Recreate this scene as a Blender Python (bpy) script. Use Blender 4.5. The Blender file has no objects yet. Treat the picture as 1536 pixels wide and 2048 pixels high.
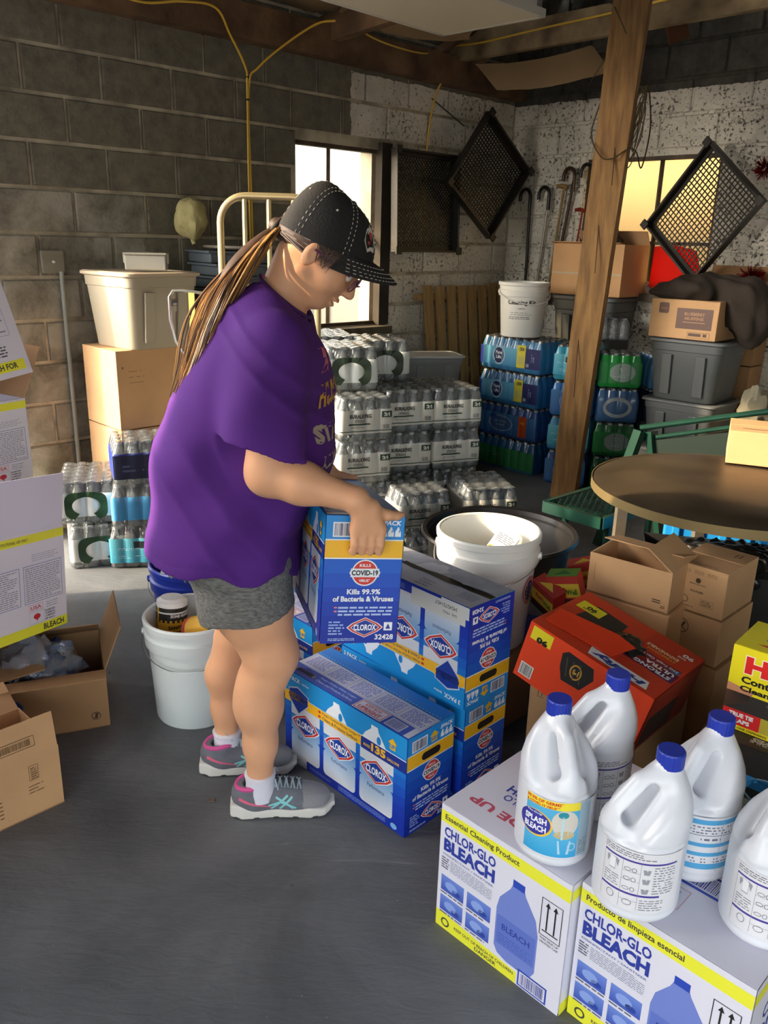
import bpy, bmesh, math, random
import numpy as np
from mathutils import Vector, Matrix, Euler
from mathutils.bvhtree import BVHTree
R = math.radians
random.seed(7); np.random.seed(7)
SC = bpy.context.scene
COL = SC.collection
# ------------------------------------------------------------------ camera, sky, sun, exposure
cam_d = bpy.data.cameras.new('camera'); cam = bpy.data.objects.new('camera', cam_d); COL.objects.link(cam)
PITCH, ROLL = R(18.3), R(1.55)
fw = Vector((0, math.cos(PITCH), -math.sin(PITCH))); rt = Vector((1, 0, 0)); up = rt.cross(fw)
r2 = rt*math.cos(ROLL) + up*math.sin(ROLL); u2 = -rt*math.sin(ROLL) + up*math.cos(ROLL)
cam.matrix_world = Matrix(((r2.x, u2.x, -fw.x, 0), (r2.y, u2.y, -fw.y, 0), (r2.z, u2.z, -fw.z, 1.5), (0, 0, 0, 1)))
cam_d.sensor_fit = 'HORIZONTAL'; cam_d.sensor_width = 36; cam_d.lens = 36*1650/1536
cam_d.clip_start = .05; cam_d.clip_end = 200
SC.camera = cam
SC.view_settings.view_transform = 'Standard'; SC.view_settings.look = 'None'
SC.view_settings.gamma = 1; SC.view_settings.use_curve_mapping = False
SC.view_settings.exposure = 0.36
w = bpy.data.worlds.new('sky'); SC.world = w; w.use_nodes = True
nt = w.node_tree; bg = nt.nodes['Background']
sky = nt.nodes.new('ShaderNodeTexSky'); sky.sky_type = 'NISHITA'; sky.sun_disc = False
sky.sun_elevation = R(28); sky.sun_rotation = R(-105); sky.air_density = 1.2; sky.dust_density = 3.5; sky.ozone_density = .6
hs = nt.nodes.new('ShaderNodeHueSaturation'); hs.inputs['Saturation'].default_value = .42
nt.links.new(sky.outputs[0], hs.inputs['Color']); nt.links.new(hs.outputs[0], bg.inputs[0]); bg.inputs[1].default_value = .85
sun_d = bpy.data.lights.new('sun', 'SUN'); sun_d.energy = 9.0; sun_d.angle = R(1.2); sun_d.color = (1, .78, .5)
sun = bpy.data.objects.new('sun', sun_d); COL.objects.link(sun)
sun.rotation_euler = Vector((.93, .22, -.42)).to_track_quat('-Z', 'Y').to_euler()
# daylight that the wide garage door behind the photographer lets in
dl = bpy.data.lights.new('door_daylight', 'AREA'); dl.shape = 'RECTANGLE'; dl.size = 4.6; dl.size_y = 2.3; dl.energy = 8; dl.color = (.93, .96, 1)
dlo = bpy.data.objects.new('door_daylight', dl); COL.objects.link(dlo); dlo.location = (-.4, -2.6, 1.6)
dlo.rotation_euler = Vector((0, 1, -.06)).to_track_quat('-Z', 'Y').to_euler()

# ------------------------------------------------------------------ helpers
def lin(c):
    if isinstance(c, str):
        c = c.lstrip('#'); c = tuple(int(c[i:i+2], 16)/255 for i in (0, 2, 4))
    return tuple((v/12.92 if v <= .04045 else ((v+.055)/1.055)**2.4) for v in c[:3])
MATS = {}
def mat(name, col, rough=.6, metal=0, noise=0, scale=8, bump=0, bscale=40, spec=.5, trans=0, alpha=1, coat=0, sub=0, detail=5, col2=None, stretch=None, coords='Object'):
    if name in MATS: return MATS[name]
    m = bpy.data.materials.new(name); m.use_nodes = True; MATS[name] = m
    n = m.node_tree.nodes; l = m.node_tree.links; b = n['Principled BSDF']
    c = lin(col); b.inputs['Base Color'].default_value = (*c, 1)
    b.inputs['Roughness'].default_value = rough; b.inputs['Metallic'].default_value = metal
    b.inputs['Specular IOR Level'].default_value = spec; b.inputs['Transmission Weight'].default_value = trans
    b.inputs['Alpha'].default_value = alpha; b.inputs['Coat Weight'].default_value = coat
    if sub:
        b.inputs['Subsurface Weight'].default_value = sub; b.inputs['Subsurface Radius'].default_value = (1, .4, .25); b.inputs['Subsurface Scale'].default_value = .012
    tc = n.new('ShaderNodeTexCoord'); out = tc.outputs[coords]
    if stretch:
        mp = n.new('ShaderNodeMapping'); mp.inputs['Scale'].default_value = stretch; l.new(out, mp.inputs[0]); out = mp.outputs[0]
    if noise or col2:
        t = n.new('ShaderNodeTexNoise'); t.inputs['Scale'].default_value = scale; t.inputs['Detail'].default_value = detail; l.new(out, t.inputs['Vector'])
        r = n.new('ShaderNodeValToRGB'); l.new(t.outputs[0], r.inputs[0]); l.new(r.outputs[0], b.inputs['Base Color'])
        if col2: a, z = c, lin(col2)
        else: a, z = tuple(v*(1-noise) for v in c), tuple(min(1, v*(1+noise)) for v in c)
        r.color_ramp.elements[0].position = .32; r.color_ramp.elements[1].position = .68
        r.color_ramp.elements[0].color = (*a, 1); r.color_ramp.elements[1].color = (*z, 1)
    if bump:
        t2 = n.new('ShaderNodeTexNoise'); t2.inputs['Scale'].default_value = bscale; t2.inputs['Detail'].default_value = 4; l.new(out, t2.inputs['Vector'])
        bp = n.new('ShaderNodeBump'); bp.inputs['Strength'].default_value = bump; bp.inputs['Distance'].default_value = .01
        l.new(t2.outputs[0], bp.inputs['Height']); l.new(bp.outputs[0], b.inputs['Normal'])
    return m
def film(name, tint, opacity=.25, rough=.12, bump=.5, bscale=30, gloss=.5):
    """thin clear plastic: mostly see-through, with creased highlights"""
    if name in MATS: return MATS[name]
    m = bpy.data.materials.new(name); m.use_nodes = True; MATS[name] = m
    n = m.node_tree.nodes; l = m.node_tree.links; b = n['Principled BSDF']; o = n['Material Output']
    b.inputs['Base Color'].default_value = (*lin(tint), 1); b.inputs['Roughness'].default_value = rough; b.inputs['Specular IOR Level'].default_value = .8
    tr = n.new('ShaderNodeBsdfTransparent'); tr.inputs[0].default_value = (.97, .98, .98, 1)
    gl = n.new('ShaderNodeBsdfGlossy'); gl.inputs['Roughness'].default_value = rough
    fr = n.new('ShaderNodeFresnel'); fr.inputs[0].default_value = 1.45
    mx = n.new('ShaderNodeMixShader'); mx.inputs[0].default_value = opacity
    m2 = n.new('ShaderNodeMixShader'); ma = n.new('ShaderNodeMath'); ma.operation = 'MULTIPLY'; ma.inputs[1].default_value = gloss*2
    l.new(fr.outputs[0], ma.inputs[0]); l.new(ma.outputs[0], m2.inputs[0])
    l.new(tr.outputs[0], mx.inputs[1]); l.new(b.outputs[0], mx.inputs[2])
    l.new(mx.outputs[0], m2.inputs[1]); l.new(gl.outputs[0], m2.inputs[2]); l.new(m2.outputs[0], o.inputs[0])
    t2 = n.new('ShaderNodeTexNoise'); t2.inputs['Scale'].default_value = bscale; t2.inputs['Detail'].default_value = 3
    tc = n.new('ShaderNodeTexCoord'); l.new(tc.outputs['Object'], t2.inputs['Vector'])
    bp = n.new('ShaderNodeBump'); bp.inputs['Strength'].default_value = bump; bp.inputs['Distance'].default_value = .01; l.new(t2.outputs[0], bp.inputs['Height'])
    for s in (b, gl, fr): l.new(bp.outputs[0], s.inputs['Normal'])
    return m
def ink(name='printed_ink', rough=.45, coat=0):
    if name in MATS: return MATS[name]
    m = bpy.data.materials.new(name); m.use_nodes = True; MATS[name] = m
    n = m.node_tree.nodes; l = m.node_tree.links; b = n['Principled BSDF']
    a = n.new('ShaderNodeVertexColor'); a.layer_name = 'Col'; l.new(a.outputs[0], b.inputs['Base Color']); b.inputs['Roughness'].default_value = rough
    b.inputs['Coat Weight'].default_value = coat
    return m
def tag(o, label=None, cat=None, group=None, kind=None):
    if label: o['label'] = label
    if cat: o['category'] = cat
    if group: o['group'] = group
    if kind: o['kind'] = kind
    return o
def empty(name, loc=(0, 0, 0), rot=(0, 0, 0), label=None, cat=None, group=None, parent=None):
    o = bpy.data.objects.new(name, None); COL.objects.link(o); o.location = loc
    if isinstance(rot, (int, float)): rot = (0, 0, rot)
    o.rotation_euler = rot; o.empty_display_size = .05
    if parent: o.parent = parent
    return tag(o, label, cat, group)
def mesh_obj(name, me, m, parent=None, loc=None, rot=None):
    o = bpy.data.objects.new(name, me); COL.objects.link(o)
    if m is not None and not me.materials:
        for q in (m if isinstance(m, (list, tuple)) else [m]): me.materials.append(q)
    if parent: o.parent = parent
    if loc is not None: o.location = loc
    if rot is not None: o.rotation_euler = rot
    return o
def copy_tree(o, parent=None):
    c = o.copy(); COL.objects.link(c); c.parent = parent
    for ch in KIDS.get(o.name, []) or list(o.children): copy_tree(ch, c)
    return c
KIDS = {}
class MB:
    def __init__(s): s.v = []; s.f = []; s.mi = []; s.m = 0
    def add(s, vs, fs):
        k = len(s.v); s.v += [tuple(p) for p in vs]; s.f += [tuple(i+k for i in f) for f in fs]; s.mi += [s.m]*len(fs); return s
    def box(s, c, sz, rot=None, M=None, bev=0):
        x, y, z = sz[0]/2, sz[1]/2, sz[2]/2
        if bev:
            b = bev; vs = []; fs = []
            bm = bmesh.new(); bmesh.ops.create_cube(bm, size=1)
            for v in bm.verts: v.co = Vector((v.co.x*sz[0], v.co.y*sz[1], v.co.z*sz[2]))
            bmesh.ops.bevel(bm, geom=bm.edges[:], offset=b, segments=2, affect='EDGES', profile=.5)
            vs = [v.co.copy() for v in bm.verts]; bm.verts.index_update(); fs = [[v.index for v in f.verts] for f in bm.faces]; bm.free()
        else:
            vs = [Vector((a*x, b*y, d*z)) for a in (-1, 1) for b in (-1, 1) for d in (-1, 1)]
            fs = [(0, 1, 3, 2), (4, 6, 7, 5), (0, 4, 5, 1), (2, 3, 7, 6), (0, 2, 6, 4), (1, 5, 7, 3)]
        if rot is not None:
            e = Euler(rot).to_matrix() if not isinstance(rot, Matrix) else rot; vs = [e@v for v in vs]
        c = Vector(c); vs = [v+c for v in vs]
        if M is not None: vs = [M@v for v in vs]
        return s.add(vs, fs)
    def bar(s, a, b, wd, th, upv=(0, 0, 1)):
        a = Vector(a); b = Vector(b); d = (b-a); L = d.length; d.normalize(); u = Vector(upv); sd = d.cross(u)
        if sd.length < 1e-4: sd = d.cross(Vector((1, 0, 0)))
        sd.normalize(); u = sd.cross(d)
        M = Matrix((d, sd, u)).transposed()
        return s.box((a+b)/2, (L, wd, th), M)
    def tube(s, pts, r, n=8, cap=True, closed=False):
        pts = [Vector(p) for p in pts]; N = len(pts); rs = r if isinstance(r, (list, tuple)) else [r]*N
        t0 = None; rings = []; nrm = None
        for i, p in enumerate(pts):
            if closed: t = pts[(i+1) % N]-pts[i-1]
            else: t = pts[min(i+1, N-1)]-pts[max(i-1, 0)]
            t.normalize()
            if nrm is None:
                nrm = t.orthogonal().normalized()
            else:
                nrm = (nrm - t*nrm.dot(t)); nrm = nrm.normalized() if nrm.length > 1e-6 else t.orthogonal().normalized()
            bn = t.cross(nrm)
            rings.append([p+(nrm*math.cos(2*math.pi*k/n)+bn*math.sin(2*math.pi*k/n))*rs[i] for k in range(n)])
        vs = [v for rg in rings for v in rg]; fs = []
        M = N if closed else N-1
        for i in range(M):
            for k in range(n):
                a = i*n+k; b = i*n+(k+1) % n; c = ((i+1) % N)*n+(k+1) % n; d = ((i+1) % N)*n+k; fs.append((a, b, c, d))
        if cap and not closed: fs += [tuple(range(n))[::-1], tuple((N-1)*n+k for k in range(n))]
        return s.add(vs, fs)
    def lathe(s, prof, n=32, c=(0, 0, 0), M=None, sx=1, sy=1):
        vs = []; fs = []; N = len(prof)
        for r, z in prof:
            for k in range(n):
                a = 2*math.pi*k/n; vs.append(Vector((c[0]+r*math.cos(a)*sx, c[1]+r*math.sin(a)*sy, c[2]+z)))
        for i in range(N-1):
            for k in range(n): fs.append((i*n+k, i*n+(k+1) % n, (i+1)*n+(k+1) % n, (i+1)*n+k))
        if prof[0][0] > 1e-5: fs.append(tuple(range(n))[::-1])
        if prof[-1][0] > 1e-5: fs.append(tuple((N-1)*n+k for k in range(n)))
        if M is not None: vs = [M@v for v in vs]
        return s.add(vs, fs)
    def poly(s, pts, th, nrm=None):
        """flat polygon in space given thickness th along its normal"""
        P = [Vector(p) for p in pts]
        if nrm is None: nrm = (P[1]-P[0]).cross(P[2]-P[0]).normalized()
        nrm = Vector(nrm); n = len(P)
        vs = P+[p-nrm*th for p in P]
        fs = [tuple(range(n)), tuple(range(2*n-1, n-1, -1))]+[(i, n+i, n+(i+1) % n, (i+1) % n) for i in range(n)]
        return s.add(vs, fs)
    def mesh(s, name, smooth=False):
        me = bpy.data.meshes.new(name); me.from_pydata([tuple(v) for v in s.v], [], s.f)
        if any(s.mi): me.polygons.foreach_set('material_index', s.mi)
        bm = bmesh.new(); bm.from_mesh(me); bmesh.ops.remove_doubles(bm, verts=bm.verts, dist=1e-6); bmesh.ops.recalc_face_normals(bm, faces=bm.faces); bm.to_mesh(me); bm.free()
        if smooth:
            me.polygons.foreach_set('use_smooth', [True]*len(me.polygons))
            me.set_sharp_from_angle(angle=R(38))
        me.update(); return me
    def build(s, name, m, parent=None, smooth=False, loc=None, rot=None):
        return mesh_obj(name, s.mesh(name, smooth), m, parent, loc, rot)
# ---- text glyph cache
TX = {}
def text_geo(t, bold=0, shear=0):
    k = (t, bold, shear)
    if k in TX: return TX[k]
    cu = bpy.data.curves.new('text', 'FONT'); cu.body = t; cu.resolution_u = 2; cu.offset = bold; cu.shear = shear; cu.fill_mode = 'FRONT'; cu.dimensions = '2D'
    cu.space_character = 1.0
    o = bpy.data.objects.new('text', cu); COL.objects.link(o)
    dg = bpy.context.evaluated_depsgraph_get(); ev = o.evaluated_get(dg); me = ev.to_mesh()
    V = np.array([v.co[:2] for v in me.vertices]).reshape(-1, 2); Fc = [tuple(p.vertices) for p in me.polygons]
    ev.to_mesh_clear(); bpy.data.objects.remove(o); bpy.data.curves.remove(cu)
    if len(V):
        V = V-V.min(0); sz = V.max(0)
    else: sz = np.array([1, 1])
    TX[k] = (V, Fc, sz); return TX[k]
class Print:
    """flat printed artwork in face coordinates (u right, v up, metres)"""
    def __init__(s, step=0, dz=.00022): s.v = []; s.f = []; s.c = []; s.L = 1; s.step = step; s.dz = dz; s.T = None
    def lay(s, n): s.L = n; return s
    def put(s, vs, fs, col, cols=None):
        k = len(s.v)
        if s.T: vs = [s.T(x, y) for x, y in vs]
        s.v += [(x, y, s.L*s.dz) for x, y in vs]; s.f += [tuple(i+k for i in f) for f in fs]
        s.c += cols if cols else [lin(col)]*len(vs); return s
    def rect(s, x0, y0, x1, y1, col, col2=None):
        n = max(1, int(math.ceil(abs(x1-x0)/s.step))) if s.step else 1
        vs = []; fs = []; cs = []
        for i in range(n+1):
            x = x0+(x1-x0)*i/n; vs += [(x, y0), (x, y1)]; cs += [lin(col), lin(col2 or col)]
        for i in range(n): fs.append((2*i, 2*i+2, 2*i+3, 2*i+1))
        return s.put(vs, fs, col, cs)
    def frame(s, x0, y0, x1, y1, t, col):
        s.rect(x0, y0, x1, y0+t, col); s.rect(x0, y1-t, x1, y1, col); s.rect(x0, y0+t, x0+t, y1-t, col); return s.rect(x1-t, y0+t, x1, y1-t, col)
    def poly(s, pts, col): return s.put(pts, [tuple(range(len(pts)))], col)
    def ell(s, cx, cy, rx, ry, col, n=20, a0=0, a1=360):
        full = a1-a0 >= 360; m = n if full else n+1
        if s.step and full:
            k = max(6, int(2*rx/s.step*2)); vs = []
            for i in range(k+1): t = -math.cos(math.pi*i/k); h = math.sqrt(max(0, 1-t*t)); vs += [(cx+rx*t, cy-ry*h), (cx+rx*t, cy+ry*h)]
            return s.put(vs, [(2*i, 2*i+2, 2*i+3, 2*i+1) for i in range(k)], col)
        pts = [(cx+rx*math.cos(R(a0+(a1-a0)*i/n)), cy+ry*math.sin(R(a0+(a1-a0)*i/n))) for i in range(m)]
        return s.poly(pts, col)
    def ring(s, cx, cy, rx, ry, w_, col, n=24, a0=0, a1=360):
        vs = []; fs = []
        for i in range(n+1):
            a = R(a0+(a1-a0)*i/n); vs += [(cx+rx*math.cos(a), cy+ry*math.sin(a)), (cx+(rx-w_)*math.cos(a), cy+(ry-w_)*math.sin(a))]
        for i in range(n): fs.append((2*i, 2*i+1, 2*i+3, 2*i+2))
        return s.put(vs, fs, col)
    def rrect(s, x0, y0, x1, y1, r, col, col2=None, n=4):
        pts = []
        for cx, cy, a in ((x1-r, y1-r, 0), (x0+r, y1-r, 90), (x0+r, y0+r, 180), (x1-r, y0+r, 270)):
            for i in range(n+1): pts.append((cx+r*math.cos(R(a+90*i/n)), cy+r*math.sin(R(a+90*i/n))))
        cs = None
        if col2:
            a, b = np.array(lin(col)), np.array(lin(col2)); cs = [tuple(a+(b-a)*(p[1]-y0)/(y1-y0)) for p in pts]
        return s.put(pts, [tuple(range(len(pts)))], col, cs)
    def text(s, t, x, y, w_, h, col, bold=.02, shear=0, rot=0, align='L'):
        V, Fc, sz = text_geo(t, bold, shear)
        if not len(V): return s
        if w_ is None: w_ = sz[0]*h/sz[1]
        P = V*np.array([w_/sz[0], h/sz[1]])
        if align == 'C': P[:, 0] -= w_/2
        if rot:
            c, q = math.cos(R(rot)), math.sin(R(rot)); P = P@np.array([[c, q], [-q, c]])
        return s.put([(x+p[0], y+p[1]) for p in P], Fc, col)
    def bars(s, x0, y0, x1, y1, col='151515', n=26, seed=1, bgc=None):
        if bgc: s.rect(x0, y0, x1, y1, bgc); s.L += 1; dx = (x1-x0)*.06; dy = (y1-y0)*.08; x0 += dx; x1 -= dx; y0 += dy; y1 -= dy
        rg = random.Random(seed); x = x0; u = (x1-x0)/n/1.6
        while x < x1:
            wv = u*rg.choice((.6, .6, 1, 1.6)); 
            s.put([(x, y0), (min(x+wv, x1), y0), (min(x+wv, x1), y1), (x, y1)], [(0, 1, 2, 3)], col); x += wv+u*rg.choice((.5, .8, 1.2))
        if bgc: s.L -= 1
        return s
    def lines(s, x0, y0, x1, y1, n, col, seed=1, fill=.5, words=True):
        """rows of print too small to read"""
        rg = random.Random(seed); hh = (y1-y0)/n
        for i in range(n):
            y = y1-hh*(i+.8); x = x0; e = x1-(x1-x0)*(rg.random()*.3 if rg.random() < .35 else 0)
            while x < e:
                wv = hh*rg.uniform(.8, 3.2); xe = min(x+wv, e)
                s.put([(x, y), (xe, y), (xe, y+hh*fill), (x, y+hh*fill)], [(0, 1, 2, 3)], col); x = xe+hh*.45
        return s
    def build(s, name, parent, O=(0, 0, 0), U=(1, 0, 0), V=(0, 0, 1), off=.0012, fn=None, m=None, label=None):
        U = Vector(U); V = Vector(V); O = Vector(O); N = U.cross(V).normalized()
        if fn: co = [fn(x, y, z+off) for x, y, z in s.v]
        else: co = [tuple(O+U*x+V*y+N*(z+off)) for x, y, z in s.v]
        me = bpy.data.meshes.new(name); me.from_pydata(co, [], s.f)
        ca = me.color_attributes.new('Col', 'FLOAT_COLOR', 'POINT'); arr = np.ones((len(co), 4), 'f'); arr[:, :3] = np.array(s.c)
        ca.data.foreach_set('color', arr.ravel()); me.update()
        o = mesh_obj(name, me, m or ink(), parent)
        if label: o['label'] = label
        return o
def pr_mesh(me, m, name, parent): return mesh_obj(name, me, m, parent)
# ---- signed distance modelling (smooth organic bodies)
def sd_ell(P, c, r):
    q = (P-np.array(c, 'f'))/np.array(r, 'f'); k = np.sqrt((q*q).sum(1)); q2 = q/np.array(r, 'f'); k2 = np.sqrt((q2*q2).sum(1))+1e-9
    return k*(k-1)/k2
def sd_cone(P, a, b, ra, rb):
    a = np.array(a, 'f'); b = np.array(b, 'f'); ab = b-a; t = np.clip(((P-a)@ab)/(ab@ab+1e-12), 0, 1)
    d = P-(a+t[:, None]*ab); return np.sqrt((d*d).sum(1))-(ra+(rb-ra)*t)
def sd_econe(P, a, b, ra, rb, ax, k0, k1=None):
    """tapered limb with oval section: squash along axis ax by factor k"""
    k1 = k1 or k0; a = np.array(a, 'f'); b = np.array(b, 'f'); ab = b-a; t = np.clip(((P-a)@ab)/(ab@ab), 0, 1)
    d = P-(a+t[:, None]*ab); ax = np.array(ax, 'f'); q = d@ax; k = k0+(k1-k0)*t
    r = np.sqrt((d*d).sum(1)-q*q+(q/k)**2+1e-12); return (r-(ra+(rb-ra)*t))*np.minimum(k, 1)
def smin(a, b, k):
    h = np.clip(.5+.5*(b-a)/k, 0, 1); return b+(a-b)*h-k*h*(1-h)
def smax(a, b, k): return -smin(-a, -b, k)
def sd_mesh(fn, lo, hi, h, name, B=12):
    lo = np.array(lo, 'f'); hi = np.array(hi, 'f'); nb = np.ceil((hi-lo)/(h*B)).astype(int); N = nb*B+1
    Fg = np.full(N, 1.0, 'f')
    ic = np.stack(np.meshgrid(*[np.arange(k) for k in nb], indexing='ij'), -1).reshape(-1, 3)
    cc = lo+(ic+.5)*h*B; d = fn(cc.astype('f')); rad = h*B*.87
    g = np.stack(np.meshgrid(*[np.arange(B+1)]*3, indexing='ij'), -1).reshape(-1, 3)
    for i, dd in zip(ic, d):
        sl = tuple(slice(i[k]*B, i[k]*B+B+1) for k in range(3))
        if abs(dd) > rad*1.5+.01: 
            if dd < 0: Fg[sl] = np.minimum(Fg[sl], -1)
            continue
        Fg[sl] = fn((lo+(i*B+g)*h).astype('f')).reshape(B+1, B+1, B+1)
    S = Fg < 0
    c = [S[a:N[0]-1+a, b:N[1]-1+b, e:N[2]-1+e] for a in (0, 1) for b in (0, 1) for e in (0, 1)]
    allc = c[0] & c[1] & c[2] & c[3] & c[4] & c[5] & c[6] & c[7]; anyc = c[0] | c[1] | c[2] | c[3] | c[4] | c[5] | c[6] | c[7]
    act = np.argwhere(anyc & ~allc)
    idx = np.full(N-1, -1, 'i4'); idx[tuple(act.T)] = np.arange(len(act))
    off = np.array([(a, b, e) for a in (0, 1) for b in (0, 1) for e in (0, 1)])
    val = np.stack([Fg[tuple((act+o).T)] for o in off], 1)
    acc = np.zeros((len(act), 3)); cnt = np.zeros(len(act))
    for i in range(8):
        for j in range(i+1, 8):
            if np.abs(off[i]-off[j]).sum() != 1: continue
            a, b = val[:, i], val[:, j]; m = (a < 0) != (b < 0); t = np.where(m, a/np.where(m, a-b, 1), 0)
            acc += np.where(m[:, None], off[i]+(off[j]-off[i])*t[:, None], 0); cnt += m
    V = lo+(act+acc/cnt[:, None])*h
    Q = []
    for ax in range(3):
        s0 = [slice(None)]*3; s1 = [slice(None)]*3; s0[ax] = slice(0, N[ax]-1); s1[ax] = slice(1, N[ax])
        e = np.argwhere(S[tuple(s0)] != S[tuple(s1)]); o1, o2 = [k for k in range(3) if k != ax]
        e = e[(e[:, o1] > 0) & (e[:, o2] > 0) & (e[:, o1] < N[o1]-1) & (e[:, o2] < N[o2]-1)]
        def gi(a, b):
            q = e.copy(); q[:, o1] -= a; q[:, o2] -= b; return idx[tuple(q.T)]
        q = np.stack([gi(0, 0), gi(1, 0), gi(1, 1), gi(0, 1)], 1); fl = S[tuple(e.T)]
        if ax == 1: fl = ~fl
        q[~fl] = q[~fl][:, ::-1]; Q.append(q)
    Q = np.concatenate(Q); Q = Q[(Q >= 0).all(1)]
    me = bpy.data.meshes.new(name); me.from_pydata(V.tolist(), [], Q.tolist()); me.validate()
    me.polygons.foreach_set('use_smooth', [True]*len(me.polygons)); me.update(); return me
# ------------------------------------------------------------------ the setting
CRN = Vector((.88, 6.68)); Q = math.sqrt(.5)
def WL(s, z, n=0): return Vector((CRN.x-s*Q+n*Q, CRN.y-s*Q-n*Q, z))        # point on the left wall, n metres into the room
def WR(s, z, n=0): return Vector((CRN.x+s*Q-n*Q, CRN.y-s*Q-n*Q, z))        # point on the back right wall
def wall_mat(name, side):
    m = bpy.data.materials.new(name); m.use_nodes = True; n = m.node_tree.nodes; l = m.node_tree.links; b = n['Principled BSDF']; b.inputs['Roughness'].default_value = .9
    g = n.new('ShaderNodeNewGeometry'); sx = n.new('ShaderNodeSeparateXYZ'); l.new(g.outputs['Position'], sx.inputs[0])
    def mth(op, a, b_=None, c=None):
        k = n.new('ShaderNodeMath'); k.operation = op
        for i, q in enumerate((a, b_, c)):
            if q is None: continue
            if isinstance(q, (int, float)): k.inputs[i].default_value = q
            else: l.new(q, k.inputs[i])
        return k.outputs[0]
    def noise(sc, det=6, dist=0):
        t = n.new('ShaderNodeTexNoise'); t.inputs['Scale'].default_value = sc; t.inputs['Detail'].default_value = det; t.inputs['Roughness'].default_value = .65; t.inputs['Distortion'].default_value = dist; l.new(g.outputs['Position'], t.inputs['Vector']); return t.outputs[0]
    s = mth('MULTIPLY', mth('SUBTRACT', CRN.x, sx.outputs[0]) if side == 'L' else mth('SUBTRACT', sx.outputs[0], CRN.x), 1.4142)
    z = sx.outputs[2]; nz = noise(9, 6)
    wob = mth('MULTIPLY', mth('SUBTRACT', nz, .5), .10)
    if side == 'L':
        step = mth('MULTIPLY', mth('GREATER_THAN', z, 2.06), .10)
        lim = mth('ADD', 1.52, step)
        low = mth('MULTIPLY', mth('LESS_THAN', z, .95), .75)
        a = mth('LESS_THAN', mth('ADD', s, wob), mth('ADD', lim, low))
        white = mth('MULTIPLY', a, mth('LESS_THAN', mth('ADD', z, mth('MULTIPLY', wob, .4)), 2.45))
    else: white = mth('LESS_THAN', mth('ADD', z, mth('MULTIPLY', wob, .4)), 2.44)
    # wear: patches where the paint has flaked from the rough block
    fl = n.new('ShaderNodeValToRGB'); l.new(mth('MULTIPLY', noise(48, 10, .3), mth('ADD', .72, mth('MULTIPLY', noise(2.3, 3), .5))), fl.inputs[0])
    fl.color_ramp.elements[0].position = .36; fl.color_ramp.elements[1].position = .43
    wm = mth('MULTIPLY', white, fl.outputs[0])
    dk = n.new('ShaderNodeValToRGB'); l.new(noise(14, 8), dk.inputs[0])
    dk.color_ramp.elements[0].color = (*lin('5b574c' if side == 'L' else '3a3833'), 1); dk.color_ramp.elements[1].color = (*lin('7e7968' if side == 'L' else '5a574e'), 1); dk.color_ramp.elements[0].position = .3; dk.color_ramp.elements[1].position = .7
    wc = n.new('ShaderNodeValToRGB'); l.new(noise(3.1, 5), wc.inputs[0]); wc.color_ramp.elements[0].color = (*lin('c4bfb1'), 1); wc.color_ramp.elements[1].color = (*lin('e4dfd1'), 1)
    wc.color_ramp.elements[0].position = .35; wc.color_ramp.elements[1].position = .6
    base = dk.outputs[0]
    if side == 'L':   # old whitewash smeared on the lower blocks by the meter box
        gm = mth('MULTIPLY', mth('GREATER_THAN', mth('ADD', s, mth('MULTIPLY', wob, 2.5)), 3.05), mth('LESS_THAN', mth('ADD', z, mth('MULTIPLY', wob, 1.5)), 1.68))
        sm = n.new('ShaderNodeValToRGB'); l.new(noise(4.2, 9, .5), sm.inputs[0]); sm.color_ramp.elements[0].position = .38; sm.color_ramp.elements[1].position = .62
        g2 = mth('MULTIPLY', gm, mth('MULTIPLY', sm.outputs[0], .55))
        mx = n.new('ShaderNodeMixRGB'); l.new(g2, mx.inputs[0]); l.new(base, mx.inputs[1]); mx.inputs[2].default_value = (*lin('bdb9aa'), 1); base = mx.outputs[0]
    mx = n.new('ShaderNodeMixRGB'); l.new(wm, mx.inputs[0]); l.new(base, mx.inputs[1]); l.new(wc.outputs[0], mx.inputs[2]); l.new(mx.outputs[0], b.inputs['Base Color'])
    bp = n.new('ShaderNodeBump'); bp.inputs['Strength'].default_value = .6; bp.inputs['Distance'].default_value = .006; l.new(mth('ADD', noise(60, 6), mth('MULTIPLY', wm, .8)), bp.inputs['Height']); l.new(bp.outputs[0], b.inputs['Normal'])
    return m
m_wl, m_wr = wall_mat('block_paint_left', 'L'), wall_mat('block_paint_right', 'R')
def mortar_mat():
    m = bpy.data.materials.new('mortar'); m.use_nodes = True; n = m.node_tree.nodes; l = m.node_tree.links; b = n['Principled BSDF']; b.inputs['Roughness'].default_value = .95
    t = n.new('ShaderNodeTexNoise'); t.inputs['Scale'].default_value = 7; t.inputs['Detail'].default_value = 8; g = n.new('ShaderNodeNewGeometry'); l.new(g.outputs['Position'], t.inputs['Vector'])
    r = n.new('ShaderNodeValToRGB'); l.new(t.outputs[0], r.inputs[0]); r.color_ramp.elements[0].color = (*lin('8d8572'), 1); r.color_ramp.elements[1].color = (*lin('cbc1a8'), 1)
    r.color_ramp.elements[0].position = .35; r.color_ramp.elements[1].position = .65; l.new(r.outputs[0], b.inputs['Base Color'])
    return m
m_mortar = mortar_mat(); m_mortar_dark = mat('mortar_darker', '4b473f', .95, noise=.4, scale=9)  # second mortar is one darker tone for the outer walls
WZ = 3.05
WIN_L = (1.36, 2.05, .95, 2.04); WIN_R = (.66, 1.62, 1.2, 2.06)
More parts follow.
